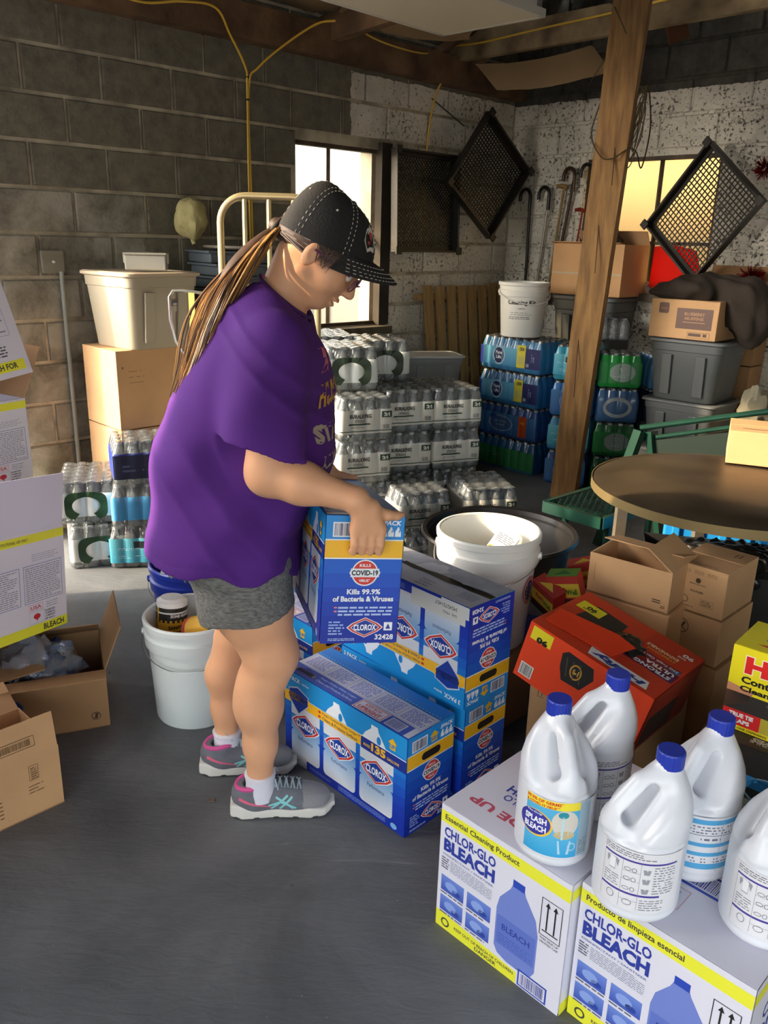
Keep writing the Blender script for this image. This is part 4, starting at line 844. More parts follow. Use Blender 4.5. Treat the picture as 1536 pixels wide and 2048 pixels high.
# small bright food boxes by the white bucket
red = mat('red_print_card', 'b5302c', .45)
for i, (x, y, z, rx, ry, rz, lb) in enumerate(((.60, 2.40, .455, 12, -14, -30, 'red and yellow packet with a green top, in the middle of the loose packets'), (.535, 2.43, .42, 20, 18, -55, 'red and yellow packet leaning on the white bucket with the round seal'), (.69, 2.50, .46, 10, -20, -20, 'red and yellow packet touching the open brown carton'))):
    b = empty('snack_packet', (x, y, z-.035), (R(rx), R(ry), R(rz)), lb, 'packet', 'red and yellow packets'); MB().box((0, 0, .055), (.10, .05, .11), bev=.002).build('body', red, b)
    P = Print(); P.rect(0, 0, .1, .11, 'a8362e'); P.L = 2; P.rect(.0, .035, .1, .085, 'd0b53c'); P.rect(0, .0, .1, .03, '35241a'); P.L = 3; P.text('Eat', .02, .055, .035, .02, 'c23a2a', bold=.05); P.text('Well', .055, .045, .035, .02, '4c7a2c', bold=.05); put_print(P, 'F', (.1, .05, .11), b)
    P = Print(); P.rect(0, 0, .1, .05, ('5f8a35', 'a8362e', 'b0382e')[i]); P.L = 2; P.poly([(.02, .01), (.05, .04), (.08, .015)], '2c6a35' if i == 0 else 'd0b53c'); put_print(P, 'T', (.1, .05, .11), b)
b = carton('cardboard_carton', (.26, .2, .365), (.60, 2.47, 0), R(-30), mat('navy_card', '1a2a66', .5), 'dark blue carton under the red and yellow packets', group='dark cartons behind the blue cartons')
b = empty('red_snack_box', (.64, 2.30, .37), (R(10), 0, R(-28)), 'red tray box wedged between the orange box and the packets', 'box'); MB().box((0, 0, .02), (.16, .07, .04), bev=.002).build('body', red, b); P = Print(); P.rect(0, 0, .16, .04, 'b0322c'); P.L = 2; P.text('gluten free', .14, .028, .11, .016, 'e0a0a0', bold=.03, rot=180); put_print(P, 'F', (.16, .07, .04), b); MB().box((0, .0, -.17), (.15, .06, .3)).build('lower_box', mat('navy_card', '1a2a66'), b)
# ------------------------------------------------------------------ buckets
m_bk = mat('white_bucket_plastic', 'e4e3dc', .38, spec=.5); m_bk2 = mat('translucent_bucket_plastic', 'dfe6e4', .4); m_wire = mat('steel_wire', '9a9a98', .3, metal=.9)
def bucket(loc, h_, rt_, rb_, m, label, rot=0, cat='bucket', name='bucket', group=None, handle='side', hm=None):
    root = empty(name, loc, (0, 0, rot), label, cat, group); k = rt_
    prof = [(0, .004), (rb_-.012, .004), (rb_-.01, 0), (rb_-.003, 0), (rb_, .006)]
    def rr(z): return rb_+(rt_-rb_)*z/h_
    prof += [(rr(h_*.5), h_*.5), (rr(h_*.74), h_*.74), (rr(h_*.745)+.009, h_*.745), (rr(h_*.755)+.010, h_*.765), (rr(h_*.85)+.010, h_*.85), (rr(h_*.86)+.002, h_*.865), (rr(h_*.93)+.003, h_*.93), (rr(h_*.935)+.009, h_*.94), (rt_+.009, h_*.985), (rt_+.005, h_), (rt_, h_), (rt_-.004, h_*.99), (rr(h_*.5)-.004, h_*.5), (rb_-.005, .012), (0, .010)]
    MB().lathe(prof, 56).build('body', m, root, True)
    for s in (-1, 1):
        MB().lathe([(0, -.004), (.012, -.004), (.012, .006), (0, .008)], 14, M=Matrix.Translation((s*(rr(h_*.8)+.012), 0, h_*.82))@Matrix.Rotation(R(90*s), 4, 'Y')).build('handle_ear', m, root, True)
    R_ = rr(h_*.8)+.016; pts = []
    for i in range(25):
        t = math.pi*i/24; x = -R_*math.cos(t); q = math.sin(t)
        if handle == 'side': pts.append((x, -R_*1.0*q*.98-(.006), h_*.82-R_*.42*q))
        elif handle == 'up': pts.append((x, -.3*R_*q, h_*.82+R_*.9*q))
    MB().tube(pts, .0016 if hm is None else .0035, 6).build('handle', hm or m_wire, root, True)
    return root
bucket((-.605, 2.40, 0), .352, .146, .128, m_bk2, 'white bucket holding canisters of wipes, on the floor behind the legs of the woman', R(5), group='white buckets')
bb = bucket((.335, 2.47, .268), .37, .158, .138, m_bk, 'large white bucket with a round blue seal, behind the blue cartons', R(-20), group='white buckets')
P = Print(step=.01); P.ell(0, 0, .032, .048, 'b5413c', 28); P.L = 2; P.ell(0, 0, .029, .045, 'd9d2c8', 28); P.ell(0, 0, .028, .044, 'b5413c', 28); P.L = 3; P.ell(0, 0, .022, .034, '232a5c', 28); P.L = 4
P.lines(-.015, -.026, .015, .026, 4, 'c8c8d8', 3, .6)
P.build('round_seal', bb, fn=lambda u, v, z: ((.1505+(v*.055)+z+.001)*math.cos(R(-15)+u/.15), (.1505+(v*.055)+z+.001)*math.sin(R(-15)+u/.15), .20+v))
carton('cardboard_carton', (.3, .28, .265), (.36, 2.49, 0), R(-45), m_card_d, 'brown carton under the large white bucket with the blue seal', group='dark cartons behind the blue cartons')
o = empty('spray_bottle', (.38, 2.50, .555), (R(-50), R(20), R(-30)), 'white labelled bottle lying in the large white bucket', 'bottle')
MB().box((0, 0, 0), (.085, .05, .15), bev=.015).build('body', mat('bottle_white', 'dfe4ea', .35), o, True); P = Print(); P.rect(-.035, -.05, .035, .05, 'dfe2e6'); P.L = 2; P.lines(-.03, .01, .03, .045, 5, '7a8290', 3); P.rect(-.035, -.02, .035, -.012, 'c9a23a'); P.rect(-.035, -.05, .035, -.02, '5a8ac0'); P.build('printed_label', o, (0, -.026, 0))
bucket((-.70, 2.82, 0), .36, .15, .13, mat('blue_bucket_plastic', '2238a0', .35), 'blue bucket behind the white bucket of wipes', R(10))
ck = bucket((.875, 5.58, .915), .345, .158, .132, m_bk, 'white bucket printed Cleaning Kit, on top of the blue water packs', R(10), group='white buckets', handle='side', hm=mat('handle_white', 'd8d6ce', .4))
P = Print(step=.01); P.text('Cleaning Kit', 0, .03, .18, .036, '15171b', bold=.025, align='C'); P.text('5 gallons', 0, .008, .05, .010, '55585c', align='C'); P.lines(-.07, -.03, .07, -.005, 2, '8a8a8a', 3, .25); P.lines(-.08, -.055, .06, -.035, 2, '6a6a6e', 4, .4)
P.build('printed_lettering', ck, fn=lambda u, v, z: ((.1455+v*.075+z+.001)*math.cos(R(-112)+u/.146), (.1455+v*.075+z+.001)*math.sin(R(-112)+u/.146), .17+v))
# canisters of wipes
def canister(loc, rot, label):
    o = empty('wipes_canister', loc, rot, label, 'canister', 'yellow canisters of wipes'); r_ = .048
    MB().lathe([(0, 0), (r_-.002, 0), (r_, .003), (r_, .15), (r_-.002, .153), (0, .153)], 36).build('body', mat('canister_yellow', 'e9b53a', .35), o, True)
    MB().lathe([(r_+.0012, .15), (r_+.0012, .168), (r_-.008, .172), (r_-.012, .178), (0, .178)], 36).build('lid', mat('canister_lid', 'ece9e4', .35), o, True)
    P = Print(step=.008); P.rect(0, 0, .29, .153, 'e4ae2e'); P.L = 2; P.rect(0, 0, .29, .014, 'c23c2c'); P.rect(0, .112, .29, .153, '26221f')
    for i in range(19): P.rect(i*.0155, .104, i*.0155+.008, .113, '26221f')
    P.L = 3; P.rect(.0, .134, .29, .139, 'e8e5e0'); P.text('ZONE GUARD', .04, .122, .07, .010, 'f2efe8', bold=.05); P.text('SANITIZING', .035, .082, .078, .012, '3b2c12', bold=.05); P.text('WIPES', .052, .064, .045, .012, '3b2c12', bold=.05); P.lines(.04, .03, .11, .052, 3, '8a6a1e', 3, .3)
    P.build('printed_label', o, fn=lambda u, v, z: ((r_+.0006+z)*math.cos(R(-140)+u/r_), (r_+.0006+z)*math.sin(R(-140)+u/r_), v))
canister((-.69, 2.445, .20), (R(-4), R(3), R(10)), 'yellow canister of sanitizing wipes standing upright in the white bucket')
canister((-.605, 2.39, .285), (R(68), R(8), R(62)), 'yellow canister of wipes lying across the white bucket')
o = MB().lathe([(.0, 0), (.1, 0), (.1, .18), (0, .18)], 18).build('wipes_refill', mat('grey_white', 'c9c9c9', .6), None, True, loc=(-.6, 2.40, .015)); tag(o, 'pale round refill pack at the bottom of the white bucket', 'pack')
o = crumple('foil_bag', (-.70, 2.66, .42), (.06, .05, .06), mat('foil', 'c8d0d8', .25, metal=.6), 5, amp=.6); tag(o, 'shiny crumpled foil bag above the blue bucket', 'bag')
o = crumple('green_bag', (-.78, 2.90, .42), (.07, .06, .07), mat('green_bag', '2c5a2a', .4), 8, amp=.4); tag(o, 'green bag sticking out of the blue bucket', 'bag'); P = Print(); P.text('ORG', -.04, -.01, .08, .03, 'b03a2c', bold=.05); P.build('lettering', o, (0, -.073, -.01))
# round black tub
tb = empty('black_tub', (.47, 3.16, 0), 0, 'large round black tub behind the white bucket with the seal', 'tub')
MB().lathe([(0, .0), (.25, 0), (.29, .37), (.31, .375), (.318, .385), (.312, .395), (.296, .39), (.275, .3), (.24, .015), (0, .014)], 64).build('body', mat('black_tub', '1d1b1a', .4, noise=.3, scale=5), tb, True)
# ------------------------------------------------------------------ bottled water
m_pet = film('clear_bottle', 'c9d2d4', .20, .08, .15, 30, .55); m_wrap = film('shrink_wrap', 'c9cfd2', .16, .10, .8, 16, .6)
m_capw = mat('bottle_cap_white', 'd5dadb', .4)
def bottle_mesh():
    mb = MB(); prof = [(.0, .004), (.026, 0), (.0305, .008), (.0305, .04), (.028, .045), (.0305, .052), (.0305, .075), (.0285, .085), (.0305, .095), (.0305, .12), (.029, .14), (.020, .165), (.0125, .178), (.0125, .186)]
    mb.lathe(prof, 12); n0 = len(mb.f); mb.m = 1; mb.lathe([(.014, .184), (.0145, .199), (.0, .200)], 12); mb.m = 0
    me = mb.mesh('bottle', True); me.materials.append(m_pet); me.materials.append(m_capw); return me
bot_me = bottle_mesh()
WRAP = {}
def wrap_mesh(nx, ny, p, band):
    """shrink film drawn tight over the bottles: scalloped sides, shoulder, lumpy top"""
    k = (nx, ny, band)
    if k in WRAP: return WRAP[k]
    hw, hd2 = nx*p/2, ny*p/2
    def outline(off, sc):
        pts = []; seg = 8
        for i in range(nx*seg): x = -hw+i*p/seg; pts.append((x, -hd2, x, 0, -1))
        for i in range(ny*seg): y = -hd2+i*p/seg; pts.append((hw, y, y, 1, 0))
        for i in range(nx*seg): x = hw-i*p/seg; pts.append((x, hd2, x, 0, 1))
        for i in range(ny*seg): y = hd2-i*p/seg; pts.append((-hw, y, y, -1, 0))
        out = []
        for x, y, t, nx_, ny_ in pts:
            if nx_ == 0: ph = (t+hw)/p
            else: ph = (t+hd2)/p
            b = abs(math.sin(math.pi*ph))**.6; cr = max(0, 1-min(hw-abs(x), hd2-abs(y), )/.0001) 
            d = off+sc*(b-1)
            # round the corners
            cx, cy = hw-.022, hd2-.022
            if abs(x) > cx and abs(y) > cy:
                vx, vy = abs(x)-cx, abs(y)-cy; L = max(1e-6, math.hypot(vx, vy)); q = .022/L; X = (cx+vx*q)*(1 if x > 0 else -1); Y_ = (cy+vy*q)*(1 if y > 0 else -1)
                out.append((X, Y_, vx/L*(1 if x > 0 else -1), vy/L*(1 if y > 0 else -1), off))
            else: out.append((x, y, nx_, ny_, d))
        return [(a+c*e, b_+d2*e) for a, b_, c, d2, e in out]
    lv = [(.0, -.010, .004), (.010, .0015, .006), (.035, .0025, .006), (.060, .0025, .006), (.125, .0025, .008), (.145, -.001, .012), (.168, -.008, .016), (.188, -.015, .018), (.199, -.019, .016)]
    mb = MB(); rings = [outline(o, s) for _, o, s in lv]; N = len(rings[0]); vs = [(x, y, lv[i][0]) for i, rg in enumerate(rings) for x, y in rg]; fs = []; mi = []
    for i in range(len(lv)-1):
        for j in range(N): fs.append((i*N+j, i*N+(j+1) % N, (i+1)*N+(j+1) % N, (i+1)*N+j)); mi.append(1 if (2 <= i <= 4 and band) or (band == 2 and i in (1, 5)) else 0)
    mb.v = vs; mb.f = fs; mb.mi = [1 if band == 3 and i < 7*N else q for i, q in enumerate(mi)]
    # lumpy top over the caps
    gx, gy = nx*4, ny*4; base = len(vs); tv = []
    for b in range(gy+1):
        for a in range(gx+1):
            x = -hw+.012+(2*hw-.024)*a/gx; y = -hd2+.012+(2*hd2-.024)*b/gy
            fx = ((x+hw)/p) % 1-.5; fy = ((y+hd2)/p) % 1-.5; q = math.hypot(fx, fy)
            tv.append((x, y, .2025-.011*min(1, max(0, (q-.2)/.4))))
    mb.v += tv; W_ = gx+1
    for b in range(gy):
        for a in range(gx): mb.f.append((base+b*W_+a, base+b*W_+a+1, base+(b+1)*W_+a+1, base+(b+1)*W_+a)); mb.mi.append(0)
    me = bpy.data.meshes.new('shrink_wrap'); me.from_pydata(mb.v, [], mb.f); me.polygons.foreach_set('material_index', mb.mi); me.polygons.foreach_set('use_smooth', [True]*len(mb.f)); me.update(); WRAP[k] = me; return me
def pack(loc, rot, label, nx, ny, p, bandcol, art=None, end=None, group='shrink-wrapped packs of bottled water', band=1, full=False, scale=1, back=False):
    root = empty('water_bottle_pack', loc, (0, 0, rot), label, 'water pack', group); root.scale = (1, 1, scale)
    for i in range(nx):
        for j in range(ny):
            if not full and 0 < i < nx-1 and 1 < j < ny-1: continue
            mesh_obj('bottle', bot_me, None, root, (-nx*p/2+(i+.5)*p, -ny*p/2+(j+.5)*p, .0015), (0, 0, random.random()*6))
    bm_ = m_wrap if bandcol == 'none' else mat('wrap_print_'+bandcol, bandcol, .3, coat=.3); me = wrap_mesh(nx, ny, p, band if bandcol != 'none' else 0).copy()
    me.materials.append(m_wrap); me.materials.append(bm_); mesh_obj('shrink_wrap', me, None, root)
    def fn_front(u, v, z): 
        ph = u/p; b = abs(math.sin(math.pi*ph))**.6; return (-nx*p/2+u, -ny*p/2-.0028-.006*(b-1)*1-z, v)
    def fn_right(u, v, z):
        ph = u/p; b = abs(math.sin(math.pi*ph))**.6; return (nx*p/2+.0028+.006*(b-1)+z, -ny*p/2+u, v)
    def fn_left(u, v, z):
        ph = u/p; b = abs(math.sin(math.pi*ph))**.6; return (-nx*p/2-.0028-.006*(b-1)-z, ny*p/2-u, v)
    if art: 
        P = Print(step=.008); art(P, nx*p); P.build('wrap_print', root, fn=fn_front, off=.0055)
    if end:
        P = Print(step=.008); end(P, ny*p); P.build('wrap_print', root, fn=fn_right, off=.0055)
    return root
def art_rural(P, w_):
    e = w_
    P.text('RURALKING', e*.18, .108, e*.40, .019, '3c3c3a', bold=.04); P.text('SPRING', e*.27, .088, e*.2, .014, '5a5a58', bold=.01); P.rect(e*.16, .077, e*.56, .084, '25402c'); P.lines(e*.2, .062, e*.5, .072, 1, '8a8a86', 3, .3)
    P.rect(0, .046, e, .050, '2b4030'); P.rect(e*.78, .108, e*.97, .137, '25402c'); P.L = 2; P.text('24', e*.875, .113, e*.12, .018, 'e8e6dc', bold=.05, align='C'); P.L = 1; P.bars(e*.8, .055, e*.92, .075, '6a6a66', 12, 3)
def ring_c(col, gap=True):
    def f(P, w_):
        cx, cy = w_/2, .088; n = 28; vs = []; fs = []
        for i in range(n+1):
            a = R(-60+300*i/n) if gap else R(360*i/n); c, s = math.cos(a), math.sin(a); k = (abs(c)**4+abs(s)**4)**-.25
            vs += [(cx+c*k*w_*.36, cy+s*k*.066), (cx+c*w_*.235, cy+s*.042)]
        P.put(vs, [(2*i, 2*i+2, 2*i+3, 2*i+1) for i in range(n)], col)
    return f
def art_pure(P, w_):
    P.rect(0, .03, w_*.62, .14, '3f86b4', '5fa4c4'); P.L = 2; P.ell(w_*.32, .088, w_*.105, .056, '9fc4d8', 22); P.L = 3; P.ell(w_*.32, .088, w_*.085, .048, '1b1f52', 24); P.L = 4; P.text('Pure', w_*.32, .095, w_*.1, .021, 'dde6ee', bold=.03, align='C'); P.text('Life', w_*.32, .068, w_*.08, .021, 'dde6ee', bold=.03, align='C')
    P.L = 2; P.rect(0, .03, w_*.05, .14, '1c2f9a'); P.rect(w_*.62, .03, w_*.76, .165, 'c9c03a'); P.L = 3; P.text('40', w_*.69, .13, w_*.1, .024, '26261a', bold=.05, align='C'); P.rect(w_*.64, .05, w_*.74, .1, 'b5b064'); P.L = 2; P.rect(w_*.76, .03, w_, .15, '20265c'); P.L = 3; P.text('Pure', w_*.86, .07, w_*.05, .05, '8a92b8', rot=0); P.rect(w_*.78, .04, w_*.83, .06, '8a92a8')
def art_teal(P, w_):
    P.rect(0, .03, w_, .15, '3a9ab8', '63b4c6'); P.L = 2; P.lines(w_*.1, .09, w_*.8, .105, 2, 'a9d6e0', 3); P.rect(w_*.28, .1, w_*.42, .135, '1d2a30'); P.lines(w_*.05, .05, w_*.9, .07, 2, 'a9d6e0', 5, .3)
def art_ident(P, w_):
    P.rect(0, .02, w_, .15, '2c5e9a', '3f74a8'); P.L = 2; P.ell(w_*.42, .085, w_*.2, .05, '8fa6c4', 24); P.L = 3; P.ell(w_*.42, .085, w_*.185, .044, '3f608c', 24); P.text('drinking', w_*.42, .09, w_*.2, .014, 'b9c6d8', align='C'); P.text('water', w_*.42, .07, w_*.14, .014, 'b9c6d8', align='C'); P.ell(w_*.3, .12, w_*.06, .02, '24488c'); P.L = 2; P.rect(w_*.72, .02, w_*.85, .15, 'c04a1e'); P.L = 3; P.text('40', w_*.785, .1, w_*.08, .02, 'e0a23a', bold=.04, align='C')
def art_green(P, w_): P.rect(0, .02, w_, .14, '1f6a3a', '2a7a44'); P.L = 2; P.lines(w_*.1, .08, w_*.6, .11, 2, '5aa070', 3)
def art_greenring(P, w_): P.rect(0, .025, w_, .15, '157a34'); P.L = 2; P.ell(w_*.55, .09, w_*.3, .055, '8a9a92', 24); P.L = 3; P.lines(w_*.35, .06, w_*.75, .12, 5, 'b4bebc', 5, .4)
def art_whitering(P, w_): P.L = 1; P.ring(w_*.5, .09, w_*.34, .062, w_*.08, '9aa4a4', 26)
def art_navy(P, w_): P.rect(0, .03, w_*.55, .14, '1c2040'); P.L = 2; P.lines(w_*.1, .06, w_*.5, .1, 2, '4a5070', 3)
p24 = .0655
# left pair beside the tall cartons
yl = R(21.7); ylv = Vector((-math.sin(yl), math.cos(yl), 0)); base = Vector((-1.325, 3.60, 0))+ylv*.197
pack(base, yl, 'lower water pack with a dark green loop mark, by the tall brown cartons', 4, 6, p24, 'dfe4e2', ring_c('24452a'), None, full=True)
pack(base+Vector((-.03, .02, .209)), yl+R(-6), 'upper water pack with a dark green loop mark, level with the left white case', 4, 6, p24, 'dfe4e2', ring_c('24452a'), None, full=True)
for i in range(3):
    pack(Vector((-1.10+.01*i, 3.74, .207*i)), R(10+6*i), ('lowest blue water pack behind the woman, next to the tall brown cartons', 'middle blue water pack behind the woman, next to the tall brown cartons', 'topmost blue water pack behind the woman, with a torn white tag')[i], 6, 4, p24, ('5a9cc4', '4c9ad0', '2438a0')[i], (art_teal, None, art_navy)[i], None)
# four columns of spring water in the middle
yc = R(22); xc = Vector((math.cos(yc), math.sin(yc), 0)); yv = Vector((-xc.y, xc.x, 0))
names = ('nearest the woman', 'in the middle column', 'in the column beside the blue packs')
lay_n = ('bottom', 'second', 'third', 'top')
for c_ in range(3):
    for k in range(4):
        pos = Vector((.285, 4.21, 0))-xc*(.268*(2-c_))+yv*.0+Vector((0, 0, .2045*k)) + (-yv*.12 if c_ == 0 else Vector((0, 0, 0)))
        pack(pos, yc+R(random.uniform(-2, 2)), 'white spring water pack, %s layer, %s' % (lay_n[k], names[c_]), 4, 6, p24, 'cfcdc2', art_rural, None, group='white packs of spring water')
pack(Vector((-.21, 4.03, .819)), R(14), 'clear water pack with a dark loop mark atop the white spring packs, nearer one', 4, 5, p24, 'c9d0cc', ring_c('22331f'), None, group='white packs of spring water', full=True)
pack(Vector((-.055, 4.33, .819)), R(14), 'clear water pack with a dark loop mark atop the white spring packs, right-hand one', 4, 5, p24, 'c9d0cc', ring_c('22331f'), None, group='white packs of spring water', full=True)
pack(Vector((-.34, 4.50, .819)), R(14), 'clear water pack farthest back on top of the white spring packs', 4, 6, p24, 'none', None, None, group='white packs of spring water', full=True)
for i, (x, y, z, a, lb) in enumerate(((.13, 3.76, 0, 20, 'spring water pack on the floor in front of the white columns, left one'), (.45, 3.87, 0, 15, 'spring water pack on the floor in front of the white columns, beside the post'), (.13, 3.76, .2045, 22, 'upper low spring water pack in front of the white columns, left one'), (.47, 3.86, .2045, 12, 'upper low spring water pack in front of the white columns, beside the bench'))):
    pack(Vector((x, y, z)), R(a), lb, 4, 5, p24, 'b9b8ae', art_rural, None, group='low packs of spring water', full=True)
# blue packs on the right
p40 = .0635; PX = Vector((.68, -.73, 0)).normalized(); PY = Vector((-PX.y, PX.x, 0)); A0 = Vector((.635, 5.76, 0)); ya = math.atan2(PX.y, PX.x)
for k, (bc, art, lb) in enumerate((('2a5f8c', art_green, 'bottom pack with a green label in the blue water stack'), ('2c4f8a', art_ident, 'blue water pack with an orange strip, second from the floor in the blue stack'), ('2f6a9c', art_pure, 'blue packaged water with a yellow strip, third from the floor in the blue stack'), ('3a78a8', art_pure, 'blue packaged water with a yellow strip, under the Cleaning Kit bucket'))):
    pack(A0+PX*.262+PY*.16+Vector((0, 0, .227*k)), ya+R(random.uniform(-1.5, 1.5)), lb, 8, 5, p40, bc, art, None, group='blue packs of bottled water', scale=1.09, band=3)
for k, (bc, art) in enumerate((('2a4f8c', art_ident), ('3a88b4', art_teal), ('3578b8', art_ident), ('3f9cb8', art_teal))):
    pack(Vector((1.235, 5.36, .227*k)), R(-24), ('bottom', 'second', 'third', 'top')[k]+' teal and blue water pack half hidden by the wooden post', 4, 5, p24, bc, art, None, group='blue packs of bottled water', scale=1.09, band=3)
for k, (bc, art, ds) in enumerate((('1a5a34', art_green, 'bottom green'), ('1f6a3a', art_greenring, 'second green'), ('3a5f8a', art_whitering, 'third pale-ringed'), ('1f8a3c', art_greenring, 'top green'))):
    pack(Vector((1.47, 5.25+.02*k, .217*k)), R(-8), ds+' water pack in the column right of the wooden post', 4, 4, p24, bc, art, None, group='blue packs of bottled water', scale=1.05, full=True, band=3)
for k, (bc, art, ds) in enumerate((('33506a', art_navy, 'bottom dark'), ('3a4a55', art_navy, 'second dark'), ('23283e', art_navy, 'third navy'), ('4a7fae', art_whitering, 'top pale-ringed'))):
    pack(Vector((1.755, 5.30+.0*k, .217*k)), R(4), ds+' water pack beside the tall grey tote', 4, 4, p24, bc, art, None, group='blue packs of bottled water', scale=1.05, full=True, band=3)
pack(Vector((1.44, 5.62, .91)), R(0), 'small clear water pack lying on the blue stack behind the post', 4, 4, p24, 'none', None, None, group='blue packs of bottled water', full=True, scale=.7)
# ------------------------------------------------------------------ wooden post, lamp, sheets, cords
m_post = mat('pine_post', '6d4d2b', .75, col2='96713f', scale=4, stretch=(9, 9, .7), bump=.25, bscale=12, detail=8)
def post():
    root = empty('wooden_post', (1.13, 5.0, 0), 0, 'rough square wooden post standing in front of the canes and water packs', 'post')
    bm = MB(); n = 14; vs = []; rg = random.Random(4)
    a, b = Vector((1.13, 4.97, 0)), Vector((1.178, 4.72, 2.80)); w_ = .074
    for i in range(n+1):
        t = i/n; c = a.lerp(b, t)-Vector((1.13, 5.0, 0)); ang = R(-24)+R(5)*t
        for k in range(4):
            aa = ang+R(45+90*k); vs.append((c.x+w_*(1+.2*t)*1.414*math.cos(aa)+rg.uniform(-.0015, .0015), c.y+w_*(1+.2*t)*1.414*math.sin(aa), c.z))
    fs = [(i*4+k, i*4+(k+1) % 4, (i+1)*4+(k+1) % 4, (i+1)*4+k) for i in range(n) for k in range(4)]+[(3, 2, 1, 0), (4*n, 4*n+1, 4*n+2, 4*n+3)]
    bm.add(vs, fs); o = bm.build('timber', m_post, root)
    for k in range(3):
        z0 = (.9, 1.6, 2.05)[k]; MB().box((.0+.016*z0/2.8-.045+.03*k, -.104-.25*z0/2.8, z0), (.0035, .004, .5), rot=(R(-5), 0, 0)).build('crack', mat('crack_dark', '3a2412', .9), root)
post()
m_yc = mat('yellow_cable', 'dcb23a', .5)
def cable(name, pts, r, m, label, cat='cable', n=6, sub=6, group=None):
    P_ = [Vector(p) for p in pts]; out = []
    for i in range(len(P_)-1):
        p0, p1, p2, p3 = P_[max(i-1, 0)], P_[i], P_[i+1], P_[min(i+2, len(P_)-1)]
        for k in range(sub):
            t = k/sub; out.append(.5*((2*p1)+(p2-p0)*t+(2*p0-5*p1+4*p2-p3)*t*t+(3*p1-p0-3*p2+p3)*t**3))
    out.append(P_[-1]); o = MB().tube(out, r, n).build(name, m, None, True); tag(o, label, cat, group); return o
cable('yellow_cable', [WL(2.40, .9, .03), WL(2.41, 1.7, .025), WL(2.41, 2.25, .03), WL(2.44, 2.35, .06), WL(2.56, 2.48, .1), WL(2.67, 2.575, .14), WL(2.85, 2.57, .13), WL(3.05, 2.53, .12), WL(3.22, 2.545, .12), WL(3.4, 2.62, .12)], .006, m_yc, 'yellow cable running down the left wall and off to the upper left', group='yellow cables')
cable('yellow_cable', [WL(2.385, .9, .03), WL(2.395, 1.7, .025), WL(2.40, 2.25, .03), WL(2.36, 2.36, .07), WL(2.2, 2.5, .13), WL(2.06, 2.60, .2), WL(1.98, 2.62, .26)], .006, m_yc, 'yellow cable running down the left wall and branching to the upper right', group='yellow cables')
cable('yellow_cable', [WL(.95, 1.5, .02), WL(.95, 2.1, .02), WL(.90, 2.4, .03), WL(.86, 2.55, .08), (.30, 6.15, 2.70), (.55, 5.90, 2.70), (.85, 5.62, 2.72), (1.15, 5.31, 2.73), (1.5, 4.96, 2.75), (1.9, 4.56, 2.76), (2.3, 4.16, 2.77)], .0065, m_yc, 'yellow cable running down behind the corner crate and along the tie beam', group='yellow cables')
cable('yellow_cable', [(-.28, 5.3, 2.66), (-.1, 5.45, 2.6), (.15, 5.75, 2.60), (.30, 6.17, 2.70)], .005, m_yc, 'thin yellow cable drooping under the tan sheet by the lamp', group='yellow cables')
for k in range(3): cable('yellow_cable', [WL(3.2+.06*k, 2.6, .12), WL(3.3+.03*k, 2.57-.015*k, .14), WL(3.42, 2.60-.02*k, .14), WL(3.6-.05*k, 2.66, .12)], .006, m_yc, ('lowest', 'middle', 'highest')[k]+' yellow cable of the loose bunch at the top left corner', group='yellow cables')
for s, z in ((2.41, 2.31), (2.41, 2.2)): o = MB().lathe([(.011, -.004), (.013, 0), (.011, .004)], 10).build('cable_tie', mat('black_tie', '1a1a1a'), None, loc=WL(s, z, .032)); tag(o, 'black tie round the yellow cables just below their fork' if z > 2.3 else 'black tie round the yellow cables, lower one', 'cable tie')
cable('steel_rod', [WL(.92, 2.385, .02), WL(.62, 2.25, .05)], .004, mat('dark_rod', '221c16', .5), 'short dark rod sticking out of the painted left wall by the cable', 'rod')
C0 = Vector((.232, 4.761, 2.5)); U_ = Vector((.73, -.68, 0)); V_ = Vector((-.68, -.73, 0))
lamp = empty('ceiling_light', C0+U_*.3+V_*.6, math.atan2(U_.y, U_.x), 'unlit flat white ceiling light fixture hanging at the top of the picture', 'lamp')
m_lampw = mat('lamp_white', 'c8c4b8', .5); MB().box((0, 0, .0), (.58, 1.18, .012)).build('diffuser', mat('lamp_diffuser', 'cfc5ae', .6), lamp)
fr = MB()
for c_, sz in (((0, .6, .01), (.62, .022, .035)), ((0, -.6, .01), (.62, .022, .035)), ((.3, 0, .01), (.022, 1.2, .035)), ((-.3, 0, .01), (.022, 1.2, .035))): fr.box(c_, sz)
fr.build('frame', m_lampw, lamp); MB().box((0, 0, .05), (.6, 1.18, .07)).build('housing', m_lampw, lamp); MB().lathe([(0, 0), (.012, 0), (.012, .03), (0, .03)], 12, M=Matrix.Translation((.305, .56, .03))).build('latch', m_wire, lamp)
for sx in (-1, 1): MB().bar((sx*.2, .3, .08), (sx*.2, .3, .45), .004, .004).build('hanger_wire', m_wire, lamp)
m_sheet = mat('tan_ceiling_sheet', '8e7656', .9, noise=.12, scale=4)
